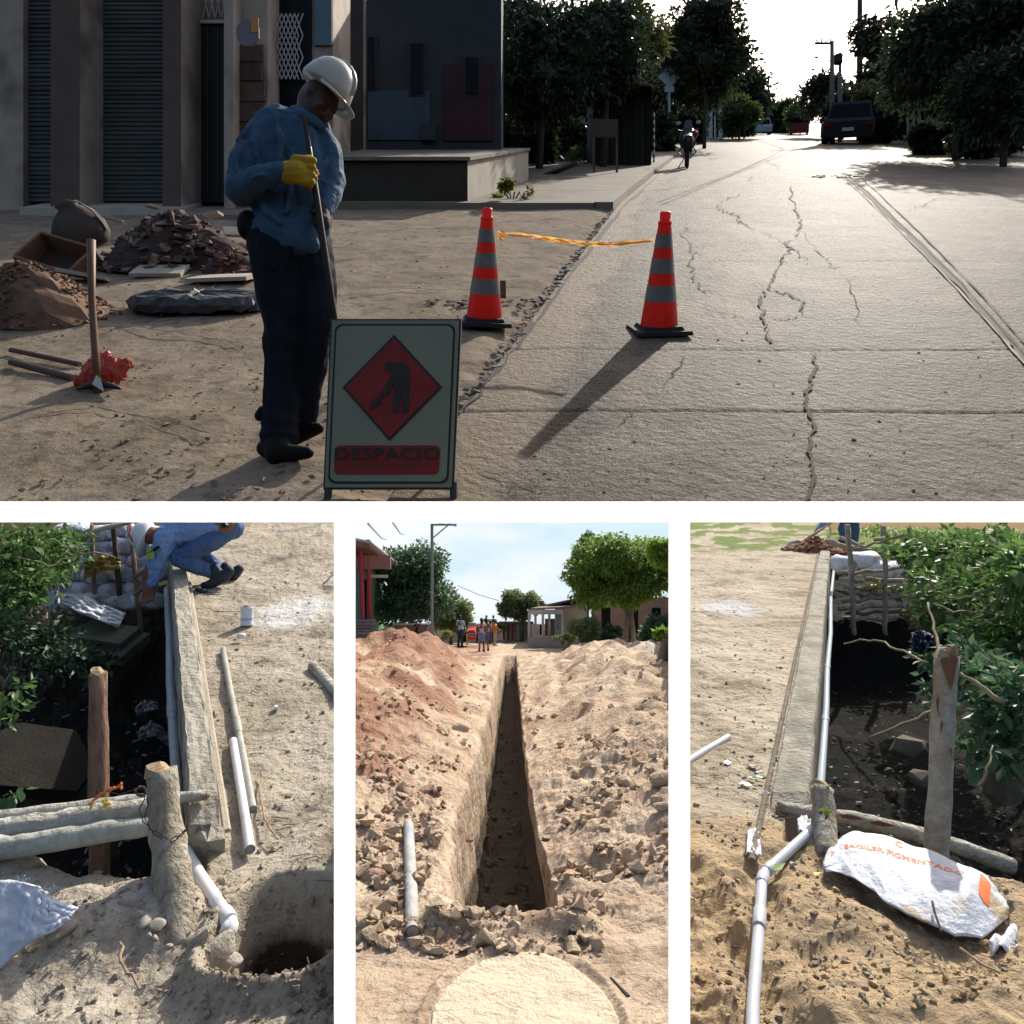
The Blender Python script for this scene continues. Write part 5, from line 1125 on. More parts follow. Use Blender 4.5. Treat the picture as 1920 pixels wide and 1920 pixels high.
def ties():
    t = thing(P, A(200, 1500, 2.30), 'twine', 'orange and yellow plastic twine knotted over the rail logs', 'twine'); mo = mat('orange_twine', (.75, .22, .05), .5); my = mat('yellow_twine', (.72, .55, .12), .5)
    for pts, m_ in (([(166, 1510), (178, 1494), (200, 1480), (226, 1472)], mo), ([(172, 1502), (190, 1488), (215, 1476)], mo), ([(228, 1468), (222, 1476), (230, 1478)], mo), ([(168, 1518), (170, 1505), (176, 1500)], my), ([(192, 1500), (196, 1510), (200, 1514)], my), ([(198, 1498), (202, 1508), (194, 1512)], my)):
        part(t, 'strand', MB().tube(wavy([A(a, b, 2.30) for a, b in pts], .004, 3, a), .0035, 5, flat=.5) if False else MB().tube(wavy([A(a, b, 2.30) for a, b in pts], .004, 3, 3), .0042, 5), m_, lifted=True)
    t = thing(P, A(266, 1482, 2.30), 'wire_tie', 'rusty coil of barbed wire wound round the rails and post', 'wire'); r = random.Random(4); c = []
    for k in range(46): a = k * .62; c.append(A(264 + 14 * math.cos(a) * r.uniform(.5, 1.1), 1484 + 10 * math.sin(a) * r.uniform(.5, 1.1), 2.27 + .02 * math.sin(k)))
    part(t, 'coil', MB().tube(c, .0018, 4), mat('rusty_wire', (.08, .05, .045), .7), lifted=True)
    for pts in ([(270, 1490), (262, 1515), (272, 1540), (292, 1565), (318, 1580), (348, 1560), (354, 1545)], [(255, 1478), (225, 1487), (200, 1484)], [(276, 1496), (272, 1530), (285, 1555), (320, 1575), (350, 1555)]):
        part(t, 'strand', MB().tube(wavy([A(a, b, 2.15) for a, b in pts], .003, 3, 2), .0018, 4), mat('rusty_wire', (.08, .05, .045), .7), lifted=True)
ties()
def pipe(P, pts, r, mt, label, group=None, name='pipe', collars=(), openend=True, n=16, cat='pipe', lifted=True):
    t = thing(P, pts[0], name, label, cat, group); q = [V(p_) for p_ in pts]; part(t, 'tube', MB().tube(q, r, n, cap=False), mt, smooth=True, lifted=True)
    if openend:
        for e, f in ((q[0], q[1]), (q[-1], q[-2])):
            d = (V(e) - V(f)).normalized(); part(t, 'bore', MB().tube([V(e) - d * .012, V(e) - d * .002], (r if not hasattr(r, '__len__') else r[0]) * .86, n), mat('pipe_bore', (.25, .24, .23), .8), lifted=True)
            part(t, 'rim', MB().tube([V(e) - d * .010, V(e) + d * .001], (r if not hasattr(r, '__len__') else r[0]) * 1.004, n, cap=False), mt, lifted=True)
    for a, b in collars:
        a, b = V(a), V(b); rr = (r if not hasattr(r, '__len__') else max(r)) * 1.18; part(t, 'collar', MB().tube([a, a.lerp(b, .04), a.lerp(b, .96), b], [rr * .93, rr, rr, rr * .93], n), mt, smooth=True, lifted=True)
    return t
tl = lambda y, t=.072, z=-.13: V((t - .476 * y, y, z))
pipe(P, [tl(5.5), tl(4.5, .078), tl(3.9, .07), tl(3.3, .075), tl(2.9, .08), tl(2.5, .083, -.15), A(347, 1600, 2.33)], .0205, m_pvcg, 'long grey pipe fixed along the creek side of the left parapet', collars=((tl(3.62, .073), tl(3.5, .074)),), openend=False)
pipe(P, [A(347, 1596, 2.33), A(372, 1640, 2.24), A(420, 1712, 2.06), A(432, 1730, 2.03), A(432, 1742, 2.01), A(424, 1762, 2.0)], .0195, m_pvc, 'white pipe with elbow running down into the pit at the parapet end', collars=((A(420, 1712, 2.06), A(431, 1728, 2.03)), (A(432, 1733, 2.03), A(426, 1752, 2.0))), openend=False)
u = V((0, 0, .014))
pipe(P, [G(418, 1222) + u, G(432, 1300) + u, G(446, 1372) + u, G(459, 1440) + u, G(474, 1525) + u], [.0135] * 5, m_pvcd, 'longer dusty white pipe lying on the road, its near end open', collars=((G(443, 1352) + u, G(448, 1382) + u),))
pipe(P, [G(437, 1396) + u, G(452, 1490) + u, G(469, 1601) + u], .0155, m_pvc, 'shorter bright white pipe lying nearest the pit beside the longer one')
pipe(P, [G(586, 1256) + u * 1.5, G(612, 1284) + u * 1.5, G(642, 1318) + u * 1.5], .024, m_barkg, 'thick grey weathered pipe at the right edge of the left road')
def can():
    b = G(463, 1172); t = thing(P, b, 'paint_can', 'small white labelled cement can standing on the left road', 'can'); part(t, 'body', MB().lathe((0, 0, 0), [(.035, 0), (.037, .003), (.037, .006), (.0355, .009), (.0355, .098), (.037, .101), (.037, .105)], 24), mat('can_label', (.62, .66, .74), .45, (.52, .57, .68), 14), smooth=True)
    part(t, 'lid', MB().lathe((0, 0, .105), [(.034, 0), (.034, .002), (.018, .002), (.018, .012), (.016, .013)], 20), mat('tin_lid', (.5, .5, .46), .35, metal=.7)); part(t, 'label_print', MB().lathe((0, 0, .03), [(.0357, 0), (.0357, .014)], 24), mat('label_blue', (.34, .40, .56), .5))
    t = thing(P, G(452, 1197, .013), 'pipe_offcut', 'short white pipe offcut lying just below the can', 'pipe'); part(t, 'tube', MB().tube([(-.02, 0, 0), (.02, .004, 0)], .014, 14), m_pvc, smooth=True)
    mb = MB(); mb.tube([G(386, 1148, .004), G(462, 1146 + 2, .004)], .0022, 5); solo(P, G(386, 1148), 'twig', mb, m_cut, 'straight pale twig lying between parapet and can', 'twig', lifted=True)
    t = thing(P, G(388, 1113), 'hand_saw', 'small black handled tool lying beside the crouching worker', 'tool'); part(t, 'handle', MB().tube([G(368, 1108, .012), G(380, 1112, .015), G(390, 1112, .012)], [.012, .014, .010], 8), mat('blue_black_grip', (.03, .045, .08), .5), smooth=True, lifted=True)
    part(t, 'blade', MB().box(tuple(G(401, 1114, .008) - G(388, 1113)), (.085, .018, .003)), mat('dark_steel', (.05, .07, .1), .4, metal=.5))
    mb = MB(); mb.box((0, 0, .008), (.014, .03, .014)); solo(P, G(518, 1330), 'plaster_chip', mb, m_pvc, 'tiny white chip lying alone on the left road', 'chip', rot=(0, 0, .3))
can()
# sacks retaining the far bank
def sackmesh(w_, h_, d, seed):
    mb = MB(); r = random.Random(seed); n, m_ = 14, 10; vs = []; fs = []; p1, p2 = r.uniform(0, 6), r.uniform(0, 6)
    for i in range(m_ + 1):
        v_ = math.pi * i / m_
        for j in range(n):
            t = 2 * math.pi * j / n; sx = abs(math.cos(t)) ** .55 * (1 if math.cos(t) >= 0 else -1); sz = abs(math.sin(t)) ** .75 * (1 if math.sin(t) >= 0 else -1); k = abs(math.sin(v_)) ** .5
            f = 1 + .07 * math.sin(5 * t + p1) * math.sin(3 * v_ + p2) + r.uniform(-.025, .025)
            vs.append(V((sx * w_ / 2 * k * f, -math.cos(v_) * d / 2, sz * h_ / 2 * k * f + .012 * math.sin(4 * sx + p2))))
    for i in range(m_):
        for j in range(n): a = i * n + j; b = i * n + (j + 1) % n; fs.append((a, a + n, b + n, b))
    return mb.add(vs, fs)
def sacks_left():
    r = random.Random(14); k = 0
    nm = ['topmost', 'second', 'third', 'fourth', 'fifth', 'lowest']; col = ['at the left end', 'left of the middle', 'right of the middle', 'at the right end']
    for row in range(6):
        for c in range(4):
            py = 1000 + row * 26 + r.uniform(-4, 4); px = 135 + c * 46 + (row % 2) * 16 - row * 2 + r.uniform(-5, 5); y = 6.25 - row * .05 + r.uniform(-.04, .04)
            if py < 996: py = 996
            o = solo(P, A(px, py, y), 'sandbag', sackmesh(.26, .15, .3, k), m_sack, '%s row of the left creek sandbag wall, sack %s' % (nm[row].capitalize(), col[c]), 'sandbag', 'sandbags stacked in the left creek', smooth=True, rot=(r.uniform(-.15, .1), r.uniform(-.14, .14), r.uniform(-.2, .2))); k += 1
            md = o.modifiers.new('s', 'SUBSURF'); md.levels = 1; md.render_levels = 1
sacks_left()
for i, (a, b, r_0, lb) in enumerate((((172, 984), (180, 1125), .016, 'leftmost thin stake before the left sandbags'), ((212, 984), (232, 1150), .020, 'knobbly stake with a branch stub before the left sandbags'), ((243, 984), (268, 1172), .018, 'rightmost slanting stake before the left sandbags'), ((96, 1055), (112, 1130), .014, 'short stake in the shade of the left bush'))):
    log(P, [A(*a, 5.95), A((a[0] + b[0]) / 2 - 2, (a[1] + b[1]) / 2, 5.9), A(b[0], b[1] + 40, 5.85)], [r_0, r_0, r_0 * 1.1], m_barkb if i != 1 else m_bark, lb, 'stake', 'wooden_stake', 9, group='stakes before the left sandbags')
log(P, [A(248, 978, 5.8), A(190, 992, 5.8), A(120, 1018, 5.75)], [.016, .02, .018], m_barkg, 'slanting pole laid across the tops of the left stakes', 'pole', 'wooden_pole', 9)
def drape(P, name, top, bot, nu, nv, zfun, mt, label, cat, group=None, off=.0, thick=.004, ground=True, y=None, kind=None):
    """cloth spread between an upper and a lower outline (photo positions)"""
    def ev(c, u):
        s_ = u * (len(c) - 1); i = min(len(c) - 2, int(s_)); f = s_ - i; return c[i][0] * (1 - f) + c[i + 1][0] * f, c[i][1] * (1 - f) + c[i + 1][1] * f, (c[i][2] * (1 - f) + c[i + 1][2] * f if len(c[i]) > 2 else None)
    def pos(u, v_):
        a, b = ev(top, u), ev(bot, u); px, py = a[0] * (1 - v_) + b[0] * v_, a[1] * (1 - v_) + b[1] * v_; z = zfun(u, v_, px, py)
        if a[2] is None: q = G_(px, py, 0); q.z = z; return q
        q = P.at(px, py, a[2] * (1 - v_) + b[2] * v_ - z); return q
    G_ = lambda px, py, z: P.g(px, py, z)
    mb = MB(); vs = [pos(i / nu, j / nv) for j in range(nv + 1) for i in range(nu + 1)]
    fs = [(j * (nu + 1) + i, j * (nu + 1) + i + 1, (j + 1) * (nu + 1) + i + 1, (j + 1) * (nu + 1) + i) for j in range(nv) for i in range(nu)]
    mb.add(vs, fs); o = solo(P, pos(.5, .9), name, mb, mt, label, cat, group, kind, smooth=True, lifted=True)
    md = o.modifiers.new('thickness', 'SOLIDIFY'); md.thickness = thick; return o, pos
fold = lambda s_, a=.012: (lambda u, v_, px, py: a * (float(ridged(u * 5, v_ * 3, 3, s_)) - .6) + .004)
drape(P, 'torn_sack', [(112, 1118, 5.8), (150, 1112, 5.75), (195, 1135, 5.7), (236, 1150, 5.65)], [(112, 1128, 5.7), (150, 1150, 5.5), (190, 1165, 5.45), (222, 1178, 5.5)], 24, 14, fold(3, .05), m_wsack, 'torn white sack hanging below the left sandbags', 'sack')
drape(P, 'torn_sack', [(60, 1095, 5.7), (85, 1085, 5.7), (110, 1100, 5.7)], [(70, 1120, 5.6), (95, 1150, 5.6), (112, 1130, 5.6)], 12, 10, fold(8, .04), m_sack, 'crumpled grey sack half hidden by the left bush', 'sack')
drape(P, 'yellow_cloth', [(160, 1052, 5.85), (190, 1042, 5.8), (226, 1046, 5.85)], [(156, 1088, 5.75), (190, 1072, 5.75), (226, 1066, 5.8)], 20, 10, fold(5, .05), mat('mustard_cloth', (.40, .26, .07), .85, (.28, .17, .05), 6), 'mustard yellow cloth stuffed between the left sandbags', 'cloth')
drape(P, 'white_sack', [(-30, 1650, 2.05), (40, 1653, 2.05), (75, 1662, 2.03), (95, 1685, 2.01), (148, 1703, 1.99)], [(-30, 1850, 1.90), (30, 1790, 1.92), (60, 1765, 1.93), (105, 1745, 1.94), (130, 1722, 1.96)], 46, 26, fold(11, .009), m_wsack, 'white woven sack with frayed end draped on the mound at the lower left', 'sack', thick=.006)
fr = MB(); r_ = random.Random(3)
for k in range(24): a = A(62 + r_.uniform(0, 40), 1668 + r_.uniform(-2, 14), 2.01); fr.tube([a, a + V((r_.uniform(-.005, .02), 0, r_.uniform(.0, .012))), a + V((r_.uniform(-.01, .035), 0, r_.uniform(-.012, .022)))], .0007, 4)
for k in range(12): a = A(35 + r_.uniform(0, 15), 1653, 2.02); fr.tube([a, a + V((r_.uniform(-.02, .02), 0, r_.uniform(.0, .02)))], .0012, 4)
solo(P, A(80, 1660, 2.01), 'sack_threads', fr, m_wsack, label='loose white threads at the torn sack edge', kind='stuff', lifted=True)
for i, (tp, bt, lb) in enumerate((([(252, 1330, 3.9), (270, 1312, 3.9), (296, 1318, 3.9)], [(258, 1345, 3.8), (275, 1335, 3.8), (296, 1330, 3.8)], 'upper pale rag lying in the black creek'), ([(255, 1372, 3.6), (285, 1350, 3.6), (320, 1378, 3.6)], [(262, 1388, 3.5), (290, 1380, 3.5), (318, 1400, 3.5)], 'lower pale rag lying in the black creek'))):
    drape(P, 'rag', tp, bt, 14, 8, fold(20 + i, .06), mat('wet_rag', (.17, .17, .18), .7, (.06, .06, .06), 12), lb, 'rag', 'rags in the left creek')
mb = MB(); mb.box((0, 0, 0), (.55, .35, .07)); mb.box((.02, .03, .06), (.4, .25, .06)); solo(P, A(190, 1192, 5.5) + V((0, 0, -.06)), 'mossy_block', mb, mat('mossy_concrete', (.13, .14, .09), .95, (.09, .085, .07), 5, bump=.6), 'mossy concrete block under the torn sack in the left creek', 'block', rot=(.35, .12, -.1))
mb = MB(); mb.prism([(-.3, -.34), (.16, -.38), (.31, -.1), (.24, .33), (-.1, .37), (-.33, .15)], -.04, .04, 'z'); solo(P, A(75, 1385, 3.5) + V((0, 0, -.1)), 'fallen_slab', mb, mat('dark_wet_slab', (.02, .018, .015), .9, (.013, .012, .010), 4, bump=.8, spec=.1), 'large dark slab fallen into the creek at the left', 'slab', rot=(.35, .28, .75), size=.72)
# concrete collar at the pipe foot, stones on the mound
mb = MB(); r_ = random.Random(5); mb.rock((0, 0, 0), .062, 3, 1.0, 22); mb.rock((-.03, 0, -.02), .05, 5, 1.1, 16); mb.rock((.015, .0, -.04), .055, 9, .9, 18)
solo(P, A(410, 1782, 1.97), 'concrete_lump', mb, mat('white_cement', (.46, .42, .36), .95, (.3, .26, .21), 14, bump=1.0, bscale=40), 'whitish concrete lump cast round the foot of the white pipe', 'lump').modifiers.new('soft', 'SUBSURF').render_levels = 2
mb = MB(); mb.rock((0, 0, 0), .03, 8, 1.8, 14); solo(P, A(372, 1768, 1.95), 'concrete_lump', mb, mat('white_cement', (.46, .42, .36), .95), 'thin whitish concrete flake left of the pipe foot', 'lump', rot=(0, .5, 0))
SL = (('flat pale angular stone under the sack corner', 118, 1752, .05, .35), ('round grey stone at the foot of the post, left', 272, 1735, .026, .8), ('round stone in the middle of the stone group by the post', 288, 1712, .022, .8), ('flat grey stone leaning on the post foot', 300, 1738, .034, .5), ('tiny round pebble below the stone group', 292, 1762, .012, .9), ('dark bluish pebble beside the tiny round one', 281, 1756, .011, .8), ('pale pebble lowest of the group', 316, 1778, .014, .8), ('dark clod on the mound left of the post', 250, 1700, .05, .6), ('grey stone beside the dark clod', 262, 1722, .03, .6))
for i, (lb, px, py, r0, fl) in enumerate(SL): solo(P, G(px, py) + V((0, 0, r0 * .3)), 'stone', MB().rock((0, 0, 0), r0, i + 3, fl, 18), mat('river_stone', (.32, .30, .26), .8, (.25, .22, .18), 9, hue=.25), lb, 'stone', 'stones on the left mound').modifiers.new('soft', 'SUBSURF').render_levels = 2
def pebbles(P, n, x0, x1, y0, y1, hf, rmin, rmax, mt, name, label, seed, cond=None, up=.3, flat=.7):
    r = random.Random(seed); mb = MB(); xs = [r.uniform(x0, x1) for _ in range(n)]; ys = [r.uniform(y0, y1) for _ in range(n)]; g_ = [P.g(a, b) for a, b in zip(xs, ys)]
    H = hf(np.array([q.x for q in g_]), np.array([q.y for q in g_])); H = H[0] if isinstance(H, tuple) else H
    for i in range(n):
        if cond and not cond(g_[i], H[i]): continue
        rr = rmin + (rmax * 1.5 - rmin) * r.random() ** 3.2; mb.rock((g_[i].x, g_[i].y, H[i] + rr * up), rr, r.random(), flat, 9)
    return solo(P, g_[0], name, mb, mt, label=label, kind='stuff', lifted=True)
m_peb = mat('pebbles', (.30, .25, .18), .95, (.2, .16, .115), 20, bump=.4)
pebbles(P, 1500, 30, 650, 1010, 1930, h_creek, .003, .009, m_peb, 'gravel', 'small grit and clods over the left road and mound', 3, lambda q, h: h > -.2 or q.y < 2.3)
pebbles(P, 500, 380, 640, 1640, 1900, h_creek, .004, .012, m_peb, 'pit_rubble', 'clods and stones round and inside the pit', 4)
def twigs(P, n, box_, hf, l, mt, seed, label, cond=None):
    r = random.Random(seed); mb = MB()
    for i in range(n):
        q = P.g(r.uniform(box_[0], box_[1]), r.uniform(box_[2], box_[3])); h = hf(np.array([q.x]), np.array([q.y])); h = float((h[0] if isinstance(h, tuple) else h)[0])
        if cond and not cond(q, h): continue
        a = r.uniform(0, 3.14); d = V((math.cos(a), math.sin(a), 0)) * l * r.uniform(.3, 1); c = q + V((0, 0, h + .004)); mb.tube([c - d, c + V((r.uniform(-.01, .01), r.uniform(-.01, .01), .002)), c + d], .0016, 4)
    return solo(P, (q.x, q.y, 0), 'twig_litter', mb, mt, label=label, kind='stuff', lifted=True)
twigs(P, 110, (340, 650, 1050, 1900), h_creek, .03, mat('dry_twig', (.2, .14, .09), .9), 5, 'dry twigs and straws on the left road', lambda q, h: h > -.1)
for pts, lb in (([(490, 1455), (488, 1500), (496, 1545), (520, 1580)], 'long curved dry stem on the left road'), ([(225, 1805), (232, 1850), (262, 1895)], 'forked dry stick on the mound at the bottom')):
    solo(P, G(*pts[0]), 'dry_stick', MB().tube(wavy([G(a, b, .05 if b > 1800 else .012) for a, b in pts], .003, 4, 1), .0035, 6), m_cut, lb, 'stick', lifted=True)
# bushes over the creek
m_lfb = leafmat('leaf_bush', (.05, .12, .03), (.15, .26, .07), .45); m_lfg = leafmat('leaf_bluegreen', (.05, .12, .06), (.12, .21, .10), .4)
def bush(P, label, bl, n, l, lm, vines, nleaf, seed, name='bush', group=None, stemr=.006, w_=.5, cat='bush'):
    p0 = V(bl[0][:3]); t = thing(P, p0, name, label, cat, group); m_ = leaves(MB(), bl, n, l * .8, l * w_ * .8, .35, .15, seed); o = part(t, 'foliage', m_, lm, lifted=True, kind='stuff')
    r = random.Random(seed); vs, fs = leaf_shape(1.0, .55); vs = [(a, b, c) for a, b, c in [(0, 0, 0), (.2, .25, .05), (.27, .5, .06), (.15, .8, .02), (0, 1, -.06), (-.15, .8, .02), (-.27, .5, .06), (-.2, .25, .05), (0, .5, 0)]]
    fs = [(0, 1, 8), (1, 2, 8), (2, 3, 8), (3, 4, 8), (4, 5, 8), (5, 6, 8), (6, 7, 8), (7, 0, 8)]; me = bpy.data.meshes.new('leaf'); me.from_pydata(vs, [], fs); me.materials.append(lm if 0 else mat('leaf_single_' + lm.name, (.07, .14, .035) if lm is m_lfb else (.06, .12, .05), .4, hue=.4, trans=.35)); me.update()
    for i in range(nleaf):
        b = r.choice(bl); d = V((r.gauss(0, 1), -abs(r.gauss(0, 1)) - .3, r.gauss(0, 1))).normalized(); c = V(b[:3]) + V((d.x * b[3], d.y * b[4], d.z * b[5])) * r.uniform(.85, 1.1)
        c2 = c - p0; c2.z += P.m * c2.y; e = V((d.x * .6 + r.gauss(0, .4), d.y * .5, -.4 + r.gauss(0, .4))); inst(me, 'leaf', t, c2, (e.to_track_quat('Y', 'Z') @ Matrix.Rotation(r.uniform(-.8, .8), 3, 'Y').to_quaternion()).to_euler(), l * r.uniform(.7, 1.5))
    for pts, r0 in vines: part(t, 'stem', MB().tube(wavy(pts, .012, 5, seed), [r0] * (1 + 5 * (len(pts) - 1)) if False else r0, 6), mat('vine_stem', (.2, .19, .1), .8), lifted=True)
    return t
def bl_px(P, L_):
    o = []
    for px, py, y, rx, rz, ry in L_: c = P.at(px, py, y); o.append((c.x, c.y, c.z, rx * y / FL, ry, rz * y / FL))
    return o
bush(P, 'leafy green bush overhanging the left creek at the top left', bl_px(P, [(30, 1030, 5.2, 60, 42, .3), (95, 1015, 5.4, 55, 28, .3), (60, 1080, 5.0, 60, 45, .3), (10, 1130, 4.8, 45, 50, .3), (120, 1050, 5.6, 40, 35, .25), (50, 1010, 5.0, 50, 20, .3)]), 2600, .075, m_lfb,
     [([A(40, 1000, 5.0), A(110, 1015, 5.2), A(150, 1030, 5.3), A(215, 1045, 5.4)], .006), ([A(20, 1040, 4.8), A(90, 1060, 5.0), A(165, 1030, 5.2)], .005), ([A(60, 990, 5), A(75, 1060, 5), A(70, 1120, 5)], .007)], 110, 3)
bush(P, 'dark low fern clump growing from the left creek bank', bl_px(P, [(70, 1200, 4.9, 60, 40, .3), (140, 1235, 4.8, 60, 26, .25), (90, 1250, 4.6, 50, 22, .25), (25, 1190, 4.6, 40, 50, .25), (190, 1245, 4.9, 30, 18, .2)]), 1400, .07, leafmat('leaf_shade', (.015, .035, .015), (.03, .06, .03), .3), [], 30, 6)
bush(P, 'small bright green sprig at the left edge above the slab', bl_px(P, [(35, 1300, 3.0, 24, 22, .1), (30, 1330, 3.0, 18, 14, .08)]), 40, .05, m_lfb, [], 22, 8); bush(P, 'small dark green sprig at the left edge beside the rails', bl_px(P, [(30, 1490, 2.7, 18, 16, .06)]), 14, .05, m_lfg, [], 10, 9)
# crouching worker
def croucher():
    y = 5.2; K = y / FL; base = G(410, 1098); t = thing(P, base, 'person', 'crouching worker in white helmet and light blue shirt reaching over the parapet', 'person')
    q = lambda px, py, dy=0: V(((px - 410) * K, dy, (1098 - py) * K)); R = lambda r: r * K
    m_s = mat('light_blue_shirt', (.30, .47, .80), .8, (.24, .39, .70), 5, bump=1.2, bscale=14); m_j = mat('blue_jeans', (.10, .18, .36), .85, (.075, .14, .30), 10, bump=1.2, bscale=14); m_h = mat('helmet_clean_white', (.70, .72, .75), .3)
    m_r = mat('ruddy_face', (.24, .09, .055), .55)
    b = MB(); hd = q(289, 1003, -.05); M = basis((-.35, -.1, -.9), (-.85, .0, .4)); head(b, hd, M, .62); chain(b, [q(320, 1000), q(300, 1001, -.03)], [R(15), R(12)]); chain(b, [q(330, 1000), q(420, 985)], [R(22), R(24)])
    chain(b, [q(322, 1008, -.06), q(312, 1048, -.1), q(296, 1094, -.10)], [R(12), R(10), R(7)]); chain(b, [q(315, 1000, .08), q(290, 1040, .03), q(283, 1085, .0)], [R(12), R(10), R(7)])
    chain(b, [q(425, 992), q(342, 1048, -.06), q(405, 1080, -.02)], [R(18), R(12), R(8)]); chain(b, [q(420, 990, .12), q(345, 1030, .14), q(395, 1070, .12)], [R(18), R(12), R(8)]); remesh(part(t, 'body', b, m_r), .009, 2); eyes(t, hd, M, .62, m_eye)
    s_ = MB(); chain(s_, [q(330, 1000, 0), q(370, 995, 0), q(415, 988, 0)], [R(31), R(30), R(24)]); chain(s_, [q(322, 1008, -.07), q(318, 1030, -.1)], [R(22), R(18)]); chain(s_, [q(318, 1030, -.1), q(312, 1052, -.11), q(299, 1092, -.1)], [R(17), R(14), R(10)])
    chain(s_, [q(312, 1000, .08), q(292, 1036, .04), q(284, 1062, .01)], [R(18), R(14), R(10)]); remesh(part(t, 'shirt', s_, m_s), .008, 4, .022, .06)
    s_ = MB(); chain(s_, [q(428, 988, .03), q(400, 1015, -.04), q(345, 1046, -.07)], [R(22), R(21), R(17)]); chain(s_, [q(345, 1046, -.07), q(375, 1062, -.05), q(402, 1072, -.03)], [R(17), R(15), R(11)]); chain(s_, [q(424, 992, .12), q(350, 1030, .13), q(395, 1066, .12)], [R(22), R(16), R(11)]); remesh(part(t, 'jeans', s_, m_j), .008, 4, .018, .06)
    part(t, 'belt', MB().tube([q(428, 985, -.09), q(436, 988, -.0), q(430, 992, .08)], R(6), 6), m_blk)
    for dy in (-.04, .14):
        s_ = MB(); chain(s_, [q(434, 1070, dy), q(424, 1080, dy), q(398, 1096, dy - .02), q(390, 1096, dy - .02)], [R(9), R(12), R(9), R(7)]); chain(s_, [q(408, 1066, dy), q(415, 1084, dy)], [R(10), R(12)]); so_ = part(t, 'boot', s_, mat('navy_boot', (.02, .028, .045), .6)); remesh(so_, .007, 1)
    hm = MB(); MH = basis((-.30, -.15, -.95), (-.95, .0, .3)); hc = q(270, 1003, -.05); prof = [(R(27), 0), (R(28), R(3)), (R(27), R(9)), (R(24), R(17)), (R(17), R(25)), (R(8), R(29)), (.001, R(30))]; hm.lathe(hc + MH @ V((0, 0, -R(14))), prof, 24, MH, .9, 1.05); ho = part(t, 'helmet', hm, m_h, smooth=True)
    pk = MB(); pk.lathe(hc + MH @ V((0, R(8), -R(14))), [(R(29), -R(2)), (R(29), R(1)), (R(24), R(2))], 24, MH, .85, 1.1); part(ho, 'helmet_peak', pk, m_h, smooth=True); hl = MB(); hl.tube([q(258, 985, -.12), q(262, 1000, -.14), q(268, 1015, -.13)], R(1.5), 6); part(ho, 'red_stripe', hl, mat('stripe_red', (.4, .05, .04), .5))
    ar = MB(); chain(ar, [q(322, 1024, -.19), q(306, 1034, -.19)], [R(3), R(3)]); part(t, 'arm_strap', ar, m_blk); mb = MB(); mb.box(q(308, 1036, -.19), (R(11), .02, R(17))); part(t, 'wrist_tag', mb, mat('lime_tag', (.35, .5, .08), .6))
    for px, dy in ((296, -.1), (283, .0)):
        s_ = MB(); hand(s_, q(px, 1092 if px > 290 else 1064, dy), (-.15, 0, -1), (-1, -.2, 0), .95, .6, 1.2); remesh(part(t, 'glove', s_, mat('brown_glove', (.22, .10, .07), .8)), .005, 1)
croucher()

def scum(P, n, box_, z, hf, label, seed):
    r = random.Random(seed); mb = MB()
    for i in range(n):
        px, py = r.uniform(*box_[:2]), r.uniform(*box_[2:]); y = (P.h - z) * FL / (py - P.hy); x = (px - 960) / FL * y
        h = hf(np.array([x]), np.array([y])); h = float((h[0] if isinstance(h, tuple) else h)[0])
        if h > -.6: continue
        mb.cur = r.choice([0, 0, 0, 1, 2]); a = r.uniform(0, 3); q = V((x, y, max(z, h) + .012))
        if r.random() < .5: mb.rock(q, r.uniform(.006, .022), r.random(), .5, 8)
        else: mb.box(q, (r.uniform(.01, .05), r.uniform(.005, .02), .004), Matrix.Rotation(a, 3, 'Z') @ Matrix.Rotation(r.uniform(-.5, .5), 3, 'X'))
    solo(P, (0, 4, 0), 'creek_debris', mb, [mat('wet_leaf_litter', (.07, .05, .03), .8), mat('scum_grey', (.16, .16, .15), .7), mat('wet_plastic', (.16, .16, .17), .8)], label=label, kind='stuff', lifted=True)
scum(CREEK, 260, (30, 340, 1200, 1720), -1.08, h_creek, 'leaf litter and scum on the black water of the left creek', 5)
# ================================================================== RIGHT CREEK CROSSING
P = BANK; A = P.at; G = P.g
par(P, 'concrete_parapet', -.315, -.13, .436, 3.42, 15.4, -1.3, .05, m_par, 15, 'pale concrete parapet running away beside the right creek')
mb = MB(); v0 = [(-.345 + .436 * y, y, .012) for y in (3.0, 4, 5, 7, 10, 14)]; mb.tube(v0, .014, 6, flat=.6); solo(P, v0[0], 'edging_strip', mb, m_conc, kind='structure', lifted=True)
water(P, (-.12 + .436 * 3.0, 3.6), 3.0, (-.12 + .436 * 9.8, 8.5), 9.8, -1.10)
tr2 = lambda y, t=-.088, z=-.10: V((t + .436 * y, y, z))
pipe(P, [tr2(14.8, -.09), tr2(12, -.06), tr2(9.5, -.085), tr2(7.5, -.07), tr2(6.2, -.085), tr2(5.2, -.078), tr2(4.4, -.085), tr2(3.9, -.09), A(1540, 1478, 3.62)], .021, mat('blue_grey_pvc', (.30, .38, .46), .35, (.36, .42, .48), 5), 'long blue grey pipe hugging the creek side of the right parapet', collars=((tr2(6.3, -.084), tr2(6.2, -.085)), (tr2(5.0, -.08), tr2(4.92, -.08)), (tr2(8.3, -.077), tr2(8.2, -.077))), openend=False)
u2 = V((0, 0, .03)); m_pw = mat('white_blue_pvc', (.50, .54, .60), .4, (.42, .44, .47), 6, col3=(.42, .36, .27), s3=9, c3=(.62, .74))
